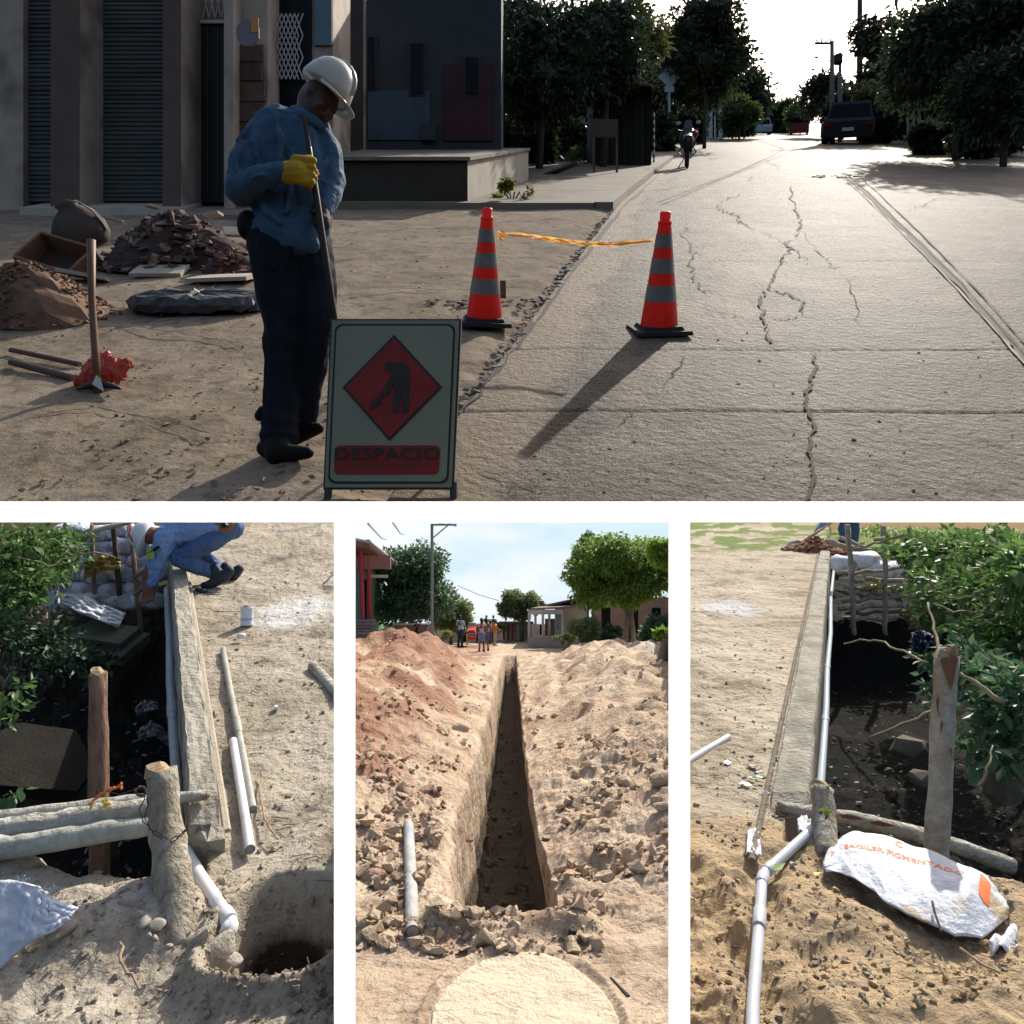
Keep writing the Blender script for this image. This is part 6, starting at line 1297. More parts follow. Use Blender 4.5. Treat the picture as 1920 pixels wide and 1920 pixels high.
t_ = pipe(P, [G(1528, 1572) + u2 * 1.6, G(1448, 1638) + u2, G(1436, 1648) + u2, G(1429, 1662) + u2, G(1424, 1740) + u2 * .9, G(1412, 1890) + u2 * .5, G(1408, 2100) + u2 * .2], .0195, m_pw, 'white drain pipe bending out of the sand at the right parapet end', collars=((G(1448, 1638) + u2, G(1436, 1649) + u2), (G(1432, 1656) + u2, G(1427, 1672) + u2), (G(1425, 1722) + u2, G(1423, 1756) + u2)), openend=False)
pipe(P, [G(1280, 1440) + V((0, 0, .02)), G(1325, 1412) + V((0, 0, .02)), G(1366, 1388) + V((0, 0, .02))], .017, m_pvc, 'white pipe lying on the right road at its left edge')
log(P, [A(1541, 1478, 3.28), A(1545, 1540, 3.18), A(1552, 1612, 3.03)], [.046, .049, .050], m_barkp, 'short thick post with moss tuft beside the right parapet end', cutm=m_cut)
mo = bush(P, 'tuft of yellow green moss on the short post', bl_px(P, [(1548, 1522, 3.11, 10, 7, .01)]), 60, .02, leafmat('moss', (.22, .3, .04), (.3, .38, .06), .3), [], 6, 4, name='moss', cat='moss')
t_ = log(P, [A(1775, 1228, 3.32), A(1768, 1350, 3.32), A(1762, 1500, 3.30), A(1752, 1660, 3.28), A(1745, 1800, 3.26)], [.048, .050, .050, .052, .052], m_barkg, 'tall pale birch like post rising from the right creek')
mb = MB(); mb.hexa([A(1760, 1238, 3.30), A(1792, 1238, 3.28), A(1796, 1238, 3.36), A(1762, 1238, 3.38), A(1768, 1218, 3.31), A(1794, 1208, 3.28), A(1796, 1210, 3.35), A(1770, 1222, 3.36)]); part(t_, 'split_top', mb, m_cut, lifted=True)
mb = MB(); mb.add([A(1762, 1236, 3.268), A(1797, 1228, 3.268), A(1788, 1278, 3.266), A(1782, 1298, 3.267), A(1774, 1270, 3.266)], [(0, 1, 2, 3, 4)]); part(t_, 'bark_tear', mb, mat('torn_bark', (.26, .15, .08), .9, (.14, .07, .04), 25, stretch=(6, 6, 1)), lifted=True)
m_scar = mat('red_bark_scar', (.22, .12, .085), .95, (.14, .07, .05), 30)
for k, (x0, y0, x1, y1, w_) in enumerate(((1757, 1300, 1760, 1345, 5), (1764, 1350, 1760, 1380, 5), (1782, 1400, 1784, 1420, 4), (1758, 1565, 1762, 1585, 6), (1757, 1598, 1758, 1618, 4))):
    mb = MB(); c = [A(x0, y0, 3.262), A(x0 + w_ * .7, y0 + (y1 - y0) * .25, 3.262), A(x0 + w_ * .4, y0 + (y1 - y0) * .55, 3.262), A(x1 + 1, y1, 3.262), A(x0 - w_ * .3, y0 + (y1 - y0) * .7, 3.264), A(x0 - w_ * .5, y0 + (y1 - y0) * .3, 3.264)]; mb.add([q + V((0, -.004, 0)) for q in c], [(0, 1, 2, 3, 4, 5)]); part(t_, 'bark_scar', mb, m_scar, lifted=True)
t_ = log(P, [A(1460, 1512, 3.42), A(1520, 1522, 3.44), A(1600, 1535, 3.46), A(1690, 1556, 3.46), A(1780, 1582, 3.44), A(1900, 1625, 3.4)], [.024, .028, .033, .035, .034, .036], m_barkg, 'long pale rail log with red scars across the right creek')
for k, px in enumerate((1592, 1650)):
    q = A(px, 1530 + (px - 1585) * .22, 3.415); mb = MB(); mb.add([q + V((-.05, 0, .008)), q + V((-.01, -.002, .014)), q + V((.03, -.002, .004)), q + V((.07, 0, -.012)), q + V((.02, -.002, -.014)), q + V((-.03, -.002, -.004))], [(0, 1, 2, 3, 4, 5)]); part(t_, 'bark_scar', mb, m_scar, lifted=True)
m_stk = mat('thin_branch', (.30, .26, .16), .85, (.2, .17, .1), 9)
for pts, rr, lb in (([(1630, 1383, 4.6), (1690, 1358, 4.55), (1750, 1332, 4.5)], .010, 'straight pale pole leaning across the dark right creek'), ([(1583, 1207, 6), (1612, 1199, 5.8), (1650, 1200, 5.6), (1690, 1220, 5.3), (1740, 1243, 5)], .009, 'curved pale branch arching over the dark right creek'),
                    ([(1800, 1262, 4.2), (1835, 1285, 4.1), (1885, 1318, 4)], .016, 'thicker pale branch right of the tall post'), ([(1740, 1130, 4.6), (1750, 1180, 4.4), (1766, 1228, 4.2)], .010, 'bare twig rising from behind the tall post top'), ([(1862, 1398, 3.8), (1850, 1440, 3.7), (1836, 1480, 3.7)], .007, 'thin upright stick at the right edge below the leaves')):
    solo(P, A(*pts[0]), 'branch', MB().tube(wavy([A(*q) for q in pts], .006, 4, 3), [rr * (.6 + .4 * i / (4 * (len(pts) - 1))) for i in range(4 * (len(pts) - 1) + 1)], 7), m_stk, lb, 'branch', smooth=True, lifted=True)
# feed sack
def feed_sack():
    top = [(1543, 1640), (1556, 1606), (1580, 1590), (1610, 1582), (1650, 1592), (1690, 1603), (1740, 1622), (1800, 1650), (1850, 1672), (1890, 1686)]
    bot = [(1548, 1652), (1580, 1658), (1600, 1672), (1640, 1700), (1660, 1722), (1700, 1746), (1745, 1765), (1790, 1793), (1840, 1792), (1892, 1740)]
    def zf(u, v_, px, py):
        b = .055 * math.sin(math.pi * min(1, u * .9 + .05)) * math.sin(math.pi * (.15 + .7 * v_)) + .06 * max(0, 1 - abs(u - .82) / .2) * math.sin(math.pi * (.1 + .8 * v_))
        return .03 + b + .006 * math.sin(u * 30 + 3 * v_) * (1 - v_) * (.4 + u) + .006 * (float(ridged(u * 4, v_ * 2, 3, 9)) - .7)
    m_ = mat('feed_sack', (.62, .66, .73), .55, (.5, .53, .58), 4, bump=.45, bscale=16, col3=(.36, .28, .17), s3=4.2, c3=(.60, .66))
    o, pos = drape(P, 'feed_sack', top, bot, 90, 36, zf, m_, 'white feed sack with orange lettering BROILER PIGMENTADO half buried in sand', 'sack', thick=.003)
    p0 = INFO[o.name][1]; mo_ = mat('orange_print', (.75, .16, .04), .6)
    def text(s_, u0, v0, u1, v1, hh, name='lettering'):
        cu = bpy.data.curves.new(s_, 'FONT'); cu.body = s_; cu.size = 1; cu.offset = .022; cu.space_character = 1.05; ob = bpy.data.objects.new('tmp', cu); C.objects.link(ob); dg = bpy.context.evaluated_depsgraph_get(); me = bpy.data.meshes.new_from_object(ob.evaluated_get(dg)); bpy.data.objects.remove(ob)
        xs = [v_.co.x for v_ in me.vertices]; W = max(xs) - min(xs); x0 = min(xs)
        for v_ in me.vertices:
            k = (v_.co.x - x0) / W; uu = u0 + (u1 - u0) * k; vv = v0 + (v1 - v0) * k - v_.co.y * hh; q = pos(uu, vv) + V((0, -.002, .005)); d = q - p0; v_.co = (d.x, d.y, d.z + P.m * d.y)
        me.materials.append(mo_); ob = bpy.data.objects.new(name, me); C.objects.link(ob); ob.parent = o
    text('BROILER', .20, .44, .455, .36, .115); text('PIGMENTADO', .47, .36, .80, .30, .115); text('A', .07, .38, .115, .36, .2); text('C', .52, .14, .56, .14, .14)
    mb = MB(); n = 6; vs = [pos(.865 + .05 * i / n, .12 + .42 * j / n + .02 * i) + V((0, -.002, .006)) for j in range(n + 1) for i in range(n + 1)]; mb.add(vs, [(j * 7 + i, j * 7 + i + 1, j * 7 + i + 8, j * 7 + i + 7) for j in range(n) for i in range(n)]); part(o, 'orange_emblem', mb, mo_, lifted=True)
feed_sack()
drape(P, 'torn_plastic', [(1855, 1800), (1880, 1775), (1905, 1770)], [(1858, 1815), (1885, 1812), (1910, 1815)], 10, 6, lambda u, v_, a, b: .05 + .02 * math.sin(u * 9 + v_ * 5), m_wsack, 'shred of white plastic at the lower right edge', 'plastic')
for tp, bt, lb in (([(1402, 1562), (1412, 1558), (1425, 1570)], [(1400, 1605), (1412, 1610), (1428, 1612)], 'crumpled white plastic beside the groove by the pipe'), ([(1495, 1540), (1508, 1535), (1522, 1545)], [(1498, 1562), (1510, 1568), (1522, 1572)], 'grey plastic scrap pressed between parapet end and short post')):
    drape(P, 'plastic_scrap', tp, bt, 12, 12, fold(31, .02), m_wsack, lb, 'plastic')
t_ = [('pinkish white lump beside the bent pipe', 1487, 1635, .018), ('tiny white scrap on the right road above the litter', 1407, 1436, .016), ('pale lump low in the sand under the feed sack edge', 1700, 1778, .012)]
for lb, px, py, r0 in t_: solo(P, G(px, py, .03), 'lump', MB().rock((0, 0, 0), r0, 5, .7, 14), m_pvcd, lb, 'lump')
lm_y = mat('yellow_leaf', (.42, .40, .06), .6)
for px, py, lb in ((1536, 1665, 'yellow leaf lying left of the feed sack'), (1450, 1662, 'green leaf tucked beside the pipe elbow')):
    vs, fs = leaf_shape(.07, .035); mb = MB(); mb.add(vs, fs); solo(P, G(px, py, .06), 'fallen_leaf', mb, lm_y if 'yellow' in lb else mat('green_leaf', (.16, .26, .05), .5), lb, 'leaf', rot=(.2, .2, 2.6 if 'yellow' in lb else -1))
# litter by the parapet
lt_ = MB(); r_ = random.Random(9); cols = [m_pvc, m_pvcd, mat('litter_green', (.1, .4, .15), .5), mat('litter_blue', (.2, .3, .5), .5), m_cut]
for k in range(26):
    q = G(1400 + r_.gauss(15, 26), 1465 + r_.gauss(5, 22), .015); lt_.cur = r_.choice([0, 0, 1, 1, 1, 2, 3, 4, 4]); a = r_.uniform(0, 3); lt_.box(q, (r_.uniform(.01, .05), r_.uniform(.01, .03), .004), Matrix.Rotation(a, 3, 'Z') @ Matrix.Rotation(r_.uniform(-.6, .6), 3, 'X'))
solo(P, G(1410, 1465), 'litter', lt_, cols, label='scraps of litter beside the right parapet', kind='stuff', lifted=True)
pebbles(P, 1700, 1284, 1900, 1000, 1930, h_bank, .004, .011, m_peb, 'gravel', 'grit over the right road', 13, lambda q, h: h > -.3)
pebbles(P, 520, 1284, 1920, 1500, 1930, h_bank, .004, .012, mat('sand_clods', (.44, .315, .175), 1, (.36, .25, .13), 15, bump=.5), 'sand_clods', 'clods of damp sand over the right mound', 14, lambda q, h: h > -.3)
twigs(P, 120, (1284, 1500, 1060, 1500), h_bank, .045, mat('dry_twig', (.2, .14, .09), .9), 15, 'dry twigs on the right road'); twigs(P, 40, (1700, 1900, 1780, 1900), h_bank, .06, m_cut, 16, 'straw stems in the sand at the lower right')
for pts, lb in (([(1748, 1745), (1752, 1765), (1765, 1805)], 'dark thin stick standing in the sand by the sack'), ([(1800, 1838), (1840, 1870), (1880, 1890)], 'pale dry cane at the lower right corner')):
    solo(P, G(*pts[0], .1), 'dry_stick', MB().tube([G(a, b, .10) for a, b in pts], .004, 6), m_bark if 'dark' in lb else m_cut, lb, 'stick', lifted=True)
# lattice of stakes and rails at the far bank
def lattice():
    y = 9.6; t = thing(P, A(1650, 1170, y), 'stake_fence', 'rough lattice of stakes and round rails retaining the far right bank', 'fence')
    r = random.Random(2)
    for a, b, rr in (((1589, 984), (1603, 1200), .034), ((1656, 986), (1661, 1200), .032), ((1707, 1056), (1702, 1165), .028)):
        part(t, 'stake', MB().tube(wavy([A(*a, y - .15), A((a[0] + b[0]) / 2, (a[1] + b[1]) / 2, y - .15), A(*b, y - .15)], .008, 4, 3), rr, 8, jit=.05), m_barkp, smooth=True, lifted=True)
    for a, b, rr in (((1572, 1074), (1706, 1062), .032), ((1575, 1086), (1712, 1090), .04), ((1582, 1100), (1720, 1098), .03), ((1578, 1128), (1715, 1118), .034), ((1572, 1142), (1722, 1134), .045), ((1585, 1150), (1735, 1140), .03), ((1578, 1160), (1700, 1158), .04), ((1600, 1112), (1690, 1108), .028)):
        part(t, 'rail', MB().tube(wavy([A(*a, y + r.uniform(-.02, .05)), A((a[0] + b[0]) / 2, (a[1] + b[1]) / 2 + r.uniform(-4, 4), y), A(*b, y)], .01, 4, 5), rr * .75, 8, jit=.06), r.choice([m_barkp, m_barkg, m_barkb]), smooth=True, lifted=True)
    t = thing(P, A(1620, 1025, 12.5), 'rail_heap', 'loose thin poles laid flat on the bank above the right sacks', 'poles')
    for a, b in (((1552, 1013), (1610, 1030)), ((1556, 1020), (1650, 1034)), ((1560, 1018), (1700, 1052)), ((1600, 1031), (1715, 1022)), ((1575, 1008), (1660, 1040)), ((1640, 1012), (1700, 1004)), ((1610, 1028), (1690, 1026))):
        part(t, 'pole', MB().tube(wavy([A(*a, 12.4), A(*b, 11.8)], .01, 5, 2), .035, 7), m_barkp, smooth=True, lifted=True)
    for i, (px, py, w_, rz, lb, m_) in enumerate(((1582, 1058, .34, .1, 'grey sack tucked at the left behind the lattice', m_sack), (1618, 1050, .44, .4, 'plump white sack in the middle behind the lattice', m_wsack), (1640, 1066, .5, -.1, 'long white sack lying under the plump one', m_wsack), (1692, 1066, .46, .1, 'bluish sack at the right end behind the lattice', m_wsack))):
        solo(P, A(px, py, 10.0), 'sandbag', sackmesh(w_, .22, .34, i + 60), m_, lb, 'sandbag', 'sandbags behind the right lattice', smooth=True, rot=(.1, .12 * (-1) ** i, rz))
lattice()
heap(G(1530, 1032), .55, .5, .22, 220, .02, .07, mat('red_clods', (.26, .13, .08), 1, (.18, .09, .055), 8), 'soil_mound', 'small reddish mound of soil being shovelled at the end of the parapet', 5, mat('red_clods', (.26, .13, .08), 1))
def digger():
    y = 15.2; K = y / FL; base = G(1592, 1018); t = thing(P, base, 'person', 'worker in blue jeans stooping over a shovel beyond the right parapet', 'person'); q = lambda px, py, dy=0: V(((px - 1592) * K, dy, (1018 - py) * K)); R = lambda r: r * K
    b = MB(); chain(b, [q(1598, 964), q(1560, 966)], [R(8), R(8)]); head(b, q(1546, 969), basis((-.8, 0, -.6), (-.5, 0, .8)), .6); chain(b, [q(1562, 968), q(1542, 984), q(1530, 998)], [R(4.5), R(4), R(3.5)]); chain(b, [q(1590, 966), q(1582, 990), q(1580, 1014)], [R(7), R(5.5), R(4)]); chain(b, [q(1602, 966, .1), q(1608, 990, .1), q(1606, 1014, .1)], [R(7), R(5.5), R(4)])
    hand(b, q(1530, 998), (-.4, 0, -.8), (0, -1, 0), .8, .9); remesh(part(t, 'body', b, m_skin), .016, 2)
    s_ = MB(); chain(s_, [q(1598, 963), q(1562, 965)], [R(11), R(12)]); chain(s_, [q(1562, 966), q(1545, 982), q(1534, 993)], [R(7.5), R(6.5), R(5)]); remesh(part(t, 'shirt', s_, mat('light_blue_shirt', (.2, .3, .6), .8)), .016, 3)
    s_ = MB(); chain(s_, [q(1590, 968), q(1577, 992, -.05), q(1582, 1012, -.05)], [R(10), R(8), R(7)]); chain(s_, [q(1602, 968, .1), q(1608, 990, .1), q(1607, 1012, .1)], [R(10), R(8), R(7)]); remesh(part(t, 'jeans', s_, mat('blue_jeans', (.09, .17, .34), .85)), .016, 3)
    s_ = MB(); shoe(s_, q(1584, 1017, -.05), (-1, -.3, 0), .9); shoe(s_, q(1608, 1017, .1), (-1, -.3, 0), .9); part(t, 'boots', s_, m_blk, smooth=True); s_ = MB(); s_.ball(q(1545, 966), (R(9), R(9), R(7.5)), None, 12, 8); part(t, 'helmet', s_, mat('white_helmet', (.6, .6, .5), .3), smooth=True)
    t = thing(P, A(1500, 1020, 14.6), 'shovel', 'shovel with pale handle biting into the reddish mound', 'shovel'); part(t, 'handle', MB().tube([A(1562, 977, 15), A(1497, 1022, 14.4)], .028, 8), m_cut, smooth=True, lifted=True)
    mb = MB(); mb.add([A(1497, 1014, 14.4), A(1500, 1026, 14.3), A(1486, 1031, 14.2), A(1472, 1026, 14.2), A(1478, 1018, 14.3)], [(0, 1, 2, 3, 4)]); o = part(t, 'blade', mb, mat('steel_blade', (.16, .2, .23), .45, metal=.4), lifted=True); md = o.modifiers.new('th', 'SOLIDIFY'); md.thickness = .03
digger()
bush(P, 'big leafy bush overhanging the right creek at the upper right', bl_px(P, [(1720, 1030, 8.5, 55, 30, .5), (1790, 1040, 7.5, 70, 45, .5), (1870, 1040, 6.5, 70, 50, .5), (1850, 1110, 6.0, 70, 45, .5), (1770, 1105, 7.0, 60, 40, .45), (1900, 1170, 5.4, 50, 50, .4), (1840, 1190, 5.6, 50, 35, .4), (1930, 1080, 5.2, 70, 70, .4), (1740, 1070, 8.0, 40, 30, .4), (1745, 1150, 7.5, 35, 22, .3)]), 5200, .12, m_lfb,
     [([A(1745, 1085, 5.6), A(1760, 1115, 5.6), A(1800, 1125, 5.5), A(1850, 1105, 5.4), A(1890, 1070, 5.3)], .010), ([A(1750, 1130, 5.5), A(1800, 1150, 5.4), A(1850, 1145, 5.3), A(1890, 1090, 5.3)], .008), ([A(1840, 1115, 5.3), A(1850, 1140, 5.3), A(1865, 1150, 5.3)], .006), ([A(1810, 1160, 5.2), A(1850, 1170, 5.2), A(1885, 1140, 5.2)], .006), ([A(1690, 1005, 8), A(1640, 1020, 8.5), A(1600, 1030, 9)], .012)], 190, 12)
bush(P, 'drooping leafy branches right of the tall post', bl_px(P, [(1860, 1290, 4.6, 45, 50, .35), (1830, 1240, 4.9, 45, 35, .3), (1880, 1370, 4.3, 35, 55, .3), (1835, 1400, 4.2, 22, 26, .25), (1900, 1300, 4.2, 40, 60, .3), (1735, 1230, 5.8, 22, 22, .2), (1745, 1290, 5.4, 14, 40, .15)]), 1700, .10, m_lfg, [([A(1870, 1240, 4.5), A(1860, 1330, 4.4), A(1830, 1410, 4.3)], .007)], 120, 18)
bush(P, 'small weeds growing through the middle of the lattice', bl_px(P, [(1640, 1098, 9.3, 22, 12, .15), (1690, 1105, 9.3, 16, 12, .12), (1700, 1150, 9.3, 18, 8, .12), (1725, 1165, 9.2, 20, 12, .15)]), 300, .08, m_lfy, [], 0, 19)
gr = bush(P, 'band of fresh grass beyond the far right bank', bl_px(P, [(1650, 996, 17, 40, 10, .6), (1720, 1002, 16, 50, 12, .6), (1800, 1002, 15, 60, 12, .6)]), 900, .12, leafmat('grass_fresh', (.16, .26, .06), (.26, .36, .12), .4), [], 0, 20, name='grass_clump', cat='grass')
for i, (px, py, y, lb) in enumerate(((1728, 1205, 5.6, 'crumpled grey blue cloth caught on the right bank'), (1810, 1040, 5.6, 'pale blossom patch high in the right bush'))):
    drape(P, 'cloth_scrap' if i == 0 else 'blossom', [(px - 20, py - 18, y), (px, py - 24, y), (px + 22, py - 14, y)], [(px - 18, py + 16, y - .1), (px, py + 22, y - .1), (px + 24, py + 14, y - .1)], 16, 14, fold(50 + i, .15), mat('grey_blue_cloth', (.10, .12, .18), .8, (.05, .06, .09), 12), lb, 'cloth') if i == 0 else None
rr_ = random.Random(2)
for k, (px, py, r0) in enumerate(((1790, 1620, .05), (1835, 1650, .05), (1735, 1465, .09), (1875, 1480, .12), (1700, 1400, .1), (1665, 1445, .03))):
    solo(P, A(px, py, 3.9 + .12 * k), 'stone', MB().rock((0, 0, 0), r0, k + 5, .8, 18), mat('mud_stone', (.13, .11, .08), .9, (.07, .06, .045), 6), ('stone just right of the tall post foot', 'stone behind the right end of the sack', 'muddy lump under the leaning pole', 'dark boulder at the right edge of the creek', 'mud lump left of the tall post', 'small pale stone in the black water')[k], 'stone', 'stones in the right creek')

scum(BANK, 340, (1540, 1900, 1250, 1620), -1.08, h_bank, 'leaf litter and scum on the black water of the right creek', 6)
# ================================================================== TRENCH STREET
P = TRENCH; A = P.at; G = P.g
X = lambda px, y: (px - 960) / FL * y
Z = lambda py, y: P.h - (py - P.hy) / FL * y
m_clod = mat('dry_clod', (.50, .39, .275), 1, (.42, .32, .22), 7, bump=.8, bscale=30, hue=.15); m_clodr = mat('red_clod_soil', (.42, .29, .21), 1, (.34, .225, .16), 7, bump=.8, bscale=30, hue=.15)
def clods():
    r = random.Random(21); spots = [(828, 1375, 20, 'pale block like clod on the left spoil'), (862, 1368, 22, 'split pale clod right of the block like one'), (700, 1645, 24, 'grey stone low on the left spoil beside the pipe'), (1170, 1468, 24, 'flat angular stone high on the right spoil'), (1240, 1460, 28, 'big flat stone at the right edge'), (1230, 1500, 14, 'long stone under the big flat one at the right edge'), (1245, 1515, 20, 'orange tinted stone at the right edge'), (1140, 1440, 12, 'dark lump with shadow on the right spoil'),
             (735, 1690, 12, 'round clod left of the pipe foot'), (760, 1705, 13, 'pair of round clods by the pipe foot'), (712, 1708, 11, 'clod at the lower left edge'), (938, 1768, 10, 'oval stone on the berm before the trench'), (880, 1575, 8, 'small clod on the left trench lip'), (1020, 1775, 7, 'tiny stone on the right of the berm'), (728, 1580, 10, 'dark stone below the grey soil band'), (800, 1480, 14, 'clod in the middle of the left spoil'), (815, 1482, 11, 'clod touching the middle left clod'),
             (720, 1415, 14, 'reddish clod on the left spoil'), (775, 1430, 9, 'small grey clod on the left spoil'), (1080, 1450, 10, 'clod near the right trench lip'), (1210, 1360, 22, 'large tan clod high at the right'), (1100, 1320, 10, 'clod on the upper right spoil'), (780, 1270, 12, 'clod near the top of the left spoil'), (850, 1300, 9, 'clod at the upper left trench lip')]
    g_ = [G(a, b) for a, b, _, _ in spots]; H = h_trench(np.array([q.x for q in g_]), np.array([q.y for q in g_]))[0]
    for i, (px, py, rp, lb) in enumerate(spots):
        # the ground rises above the base slope, so step along the line of sight to where it meets the spoil
        y = g_[i].y
        for _ in range(40):
            x = (px - 960) / FL * y; z = Z(py, y); h = float(h_trench(np.array([x]), np.array([y]))[0][0])
            if h > z: y -= (h - z) * 2.0
            else: break
            y = max(y, 3)
        q = V(((px - 960) / FL * y, y, Z(py, y))); solo(P, q, 'clod', MB().rock((0, 0, 0), rp * y / FL, i + 40, .75, 20), m_clod if px > 960 or i in (0, 1) else m_clodr, lb, 'clod', 'larger clods and stones on the spoil heaps', rot=(r.uniform(-.3, .3), 0, r.uniform(0, 3))).modifiers.new('soft', 'SUBSURF').render_levels = 1
clods()
pebbles(P, 5200, 655, 1265, 1235, 1790, h_trench, .006, .042, m_clod, 'spoil_clods', 'countless small clods over both spoil heaps', 31, lambda q, h: h > -.02 and not (-.5 < q.x < TR + .05 and q.y > 4) and float(fbm(q.x * 1.3, q.y * .9, 3, 91)) > -.08 + .25 * random.random(), .4, .8)
pebbles(P, 2000, 655, 960, 1235, 1770, h_trench, .005, .030, m_clodr, 'red_spoil_clods', 'reddish clods over the left spoil heap', 32, lambda q, h: h > -.02 and q.x < -.5 and float(fbm(q.x * 1.3, q.y * .9, 3, 92)) > -.1 + .25 * random.random(), .4, .8)
pebbles(P, 1600, 870, 1080, 1240, 1725, lambda X_, Y_: h_trench(X_, Y_)[0], .008, .035, mat('dark_clod', (.15, .125, .095), 1), 'trench_clods', 'dark clods on the trench floor', 33, lambda q, h: h < -.7)
pebbles(P, 260, 800, 1130, 1735, 1800, h_trench, .006, .013, m_clod, 'berm_clods', 'clods along the berm before the trench', 34)
def down(px, py, y0):      # where the line of sight meets the spoil
    y = y0
    for _ in range(200):
        x = (px - 960) / FL * y; h = float(h_trench(np.array([x]), np.array([y]))[0][0])
        if Z(py, y) <= h: break
        y += .02
    return V(((px - 960) / FL * y, y, Z(py, y)))
a, b = down(774, 1758, 3.0), down(766, 1552, 3.5); up_ = V((0, 0, .03))
pipe(P, [a + up_, a.lerp(b, .5) + up_ * 1.3, b + up_], .036, mat('cement_pipe', (.46, .46, .44), .7, (.30, .29, .27), 6, bump=.4, col3=(.24, .33, .42), s3=3), 'old grey pipe length lying on the left spoil beside the trench', n=18)
q = down(1076, 1640, 3.6); mb = MB(); mb.box((0, 0, 0), (.10, .05, .022)); solo(P, q + V((0, -.03, .02)), 'brick_fragment', mb, mat('terracotta', (.42, .17, .08), .9), 'terracotta brick fragment sticking out of the right trench edge', 'brick', rot=(.1, .05, .1))
mb = MB(); mb.box((0, 0, 0), (.035, .02, .09)); solo(P, down(1070, 1765, 3.2) + V((0, 0, .02)), 'metal_scrap', mb, m_gray, 'dark upright scrap at the right end of the berm', 'scrap', rot=(.2, .25, .3))
for pts, lb in (([(1145, 1835), (1178, 1872)], 'dark slit of exposed edge at the lower right'),): solo(P, down(*pts[0], 3), 'buried_edge', MB().tube([down(*p_, 3) + V((0, 0, .004)) for p_ in pts], [.006, .012], 6), m_gray, lb, 'scrap', lifted=True)
a, b = A(690, 1253, 19), A(640, 1262, 18); pipe(P, [a, b], .15, m_pvcd, 'end of the upper of two big white pipes at the left edge', 'big pipes left of the spoil'); a, b = A(726, 1258, 18.5), A(640, 1276, 17); pipe(P, [a, b], .12, m_pvcd, 'end of the lower of two big white pipes at the left edge', 'big pipes left of the spoil')
# --- trees
m_lfs = leafmat('leaf_sunlit', (.12, .22, .035), (.28, .40, .09), .5); m_lfd2 = leafmat('leaf_deep', (.05, .11, .06), (.12, .21, .10), .4); m_lfo = leafmat('leaf_far', (.16, .22, .09), (.27, .32, .14), .45); m_trk = mat('grey_trunk', (.22, .19, .16), .9, (.14, .12, .1), 6, bump=.6)
def tree2(px, pyc, y, rx, rz, n, l, lm, label, base_py, clump=16, seed=1, core=.8, rr=None, trunk=None, ry=None, hang=.3):
    zb = Z(base_py, y); k = y / FL; zc = Z(pyc, y) - zb; b = V((X(px, y), y, zb)); RX, RZ = rx * k, rz * k
    bl = clumps(0, 0, zc, RX, ry or RX * .8, RZ, clump, rr or min(RX, RZ) * .42, seed)
    return tree(P, b, label, bl, n, l, l * .5, lm, m_trk, trunk or [([(0, 0, -.2), (.05, 0, zc * .6), (0, 0, zc)], [.12, .09, .04])], 'trees along the trench street', seed=seed, core=core, hang=hang, shell=.5)
tree2(772, 1098, 37, 86, 88, 6000, .22, m_lfd2, 'large dark glossy tree left of the trench beside the red posts', 1200, 26, 31, core=.8)
tree2(845, 1150, 40, 40, 44, 1800, .22, m_lfo, 'smaller olive tree behind the large dark one', 1205, 14, 32)
tree2(868, 1165, 42, 18, 26, 500, .2, m_lfd2, 'slim dark tree nearest the red tractor', 1205, 7, 33)
tree2(979, 1134, 43, 46, 34, 2200, .2, m_lfo, 'round pale green tree at the end of the trench street', 1200, 18, 34)
tree2(925, 1182, 43, 34, 12, 700, .16, m_lfs, 'low hedge tree behind the group of people', 1200, 10, 35)
k = 36 / FL
tree2(1160, 1070, 36, 104, 84, 9000, .24, m_lfs, 'big sunlit mango like tree with forked trunk on the right', 1198, 30, 36, core=.78, hang=.8,
      trunk=[([(.3, 0, -.2), (.4, 0, 1.2), (.1, 0, 2.0), (-.8, 0, 3.2)], [.12, .10, .08, .04]), ([(.75, 0, -.2), (.6, 0, 1.2), (.9, 0, 2.0), (1.6, 0, 3.0)], [.13, .11, .08, .04]), ([(.5, 0, 1.0), (.5, .1, 2.2), (.3, .1, 3.4)], [.1, .08, .04]), ([(.1, 0, 1.9), (-1.0, .2, 2.4), (-1.6, .2, 2.9)], [.06, .04, .02])])
tree2(1100, 1040, 40, 40, 50, 1800, .24, m_lfd2, 'dark bluish tree crown behind the left of the big sunlit tree', 1198, 14, 37)
tree2(1240, 1030, 22, 34, 40, 900, .17, leafmat('leaf_bright', (.16, .28, .03), (.30, .42, .08), .5), 'bright yellow green branch tip at the upper right corner', 1200, 9, 38, core=.5, trunk=[([(1.0, 0, -.3), (.8, 0, 1.5), (.2, 0, 3)], [.08, .06, .03])])
tree2(1095, 1178, 33, 36, 30, 1500, .14, m_lfo, 'straggly flowering shrub under the big sunlit tree', 1212, 12, 39, core=.6)
tree2(1060, 1200, 31, 22, 14, 500, .10, m_lfo, 'dry grassy clump before the white porch', 1215, 8, 40, core=.4); tree2(1235, 1180, 30, 40, 34, 900, .16, m_lfd2, 'dark shade shrub behind the forked trunk', 1205, 12, 41); tree2(1140, 1190, 34, 34, 20, 700, .14, m_lfd2, 'dark low shrub left of the forked trunk', 1205, 9, 42)
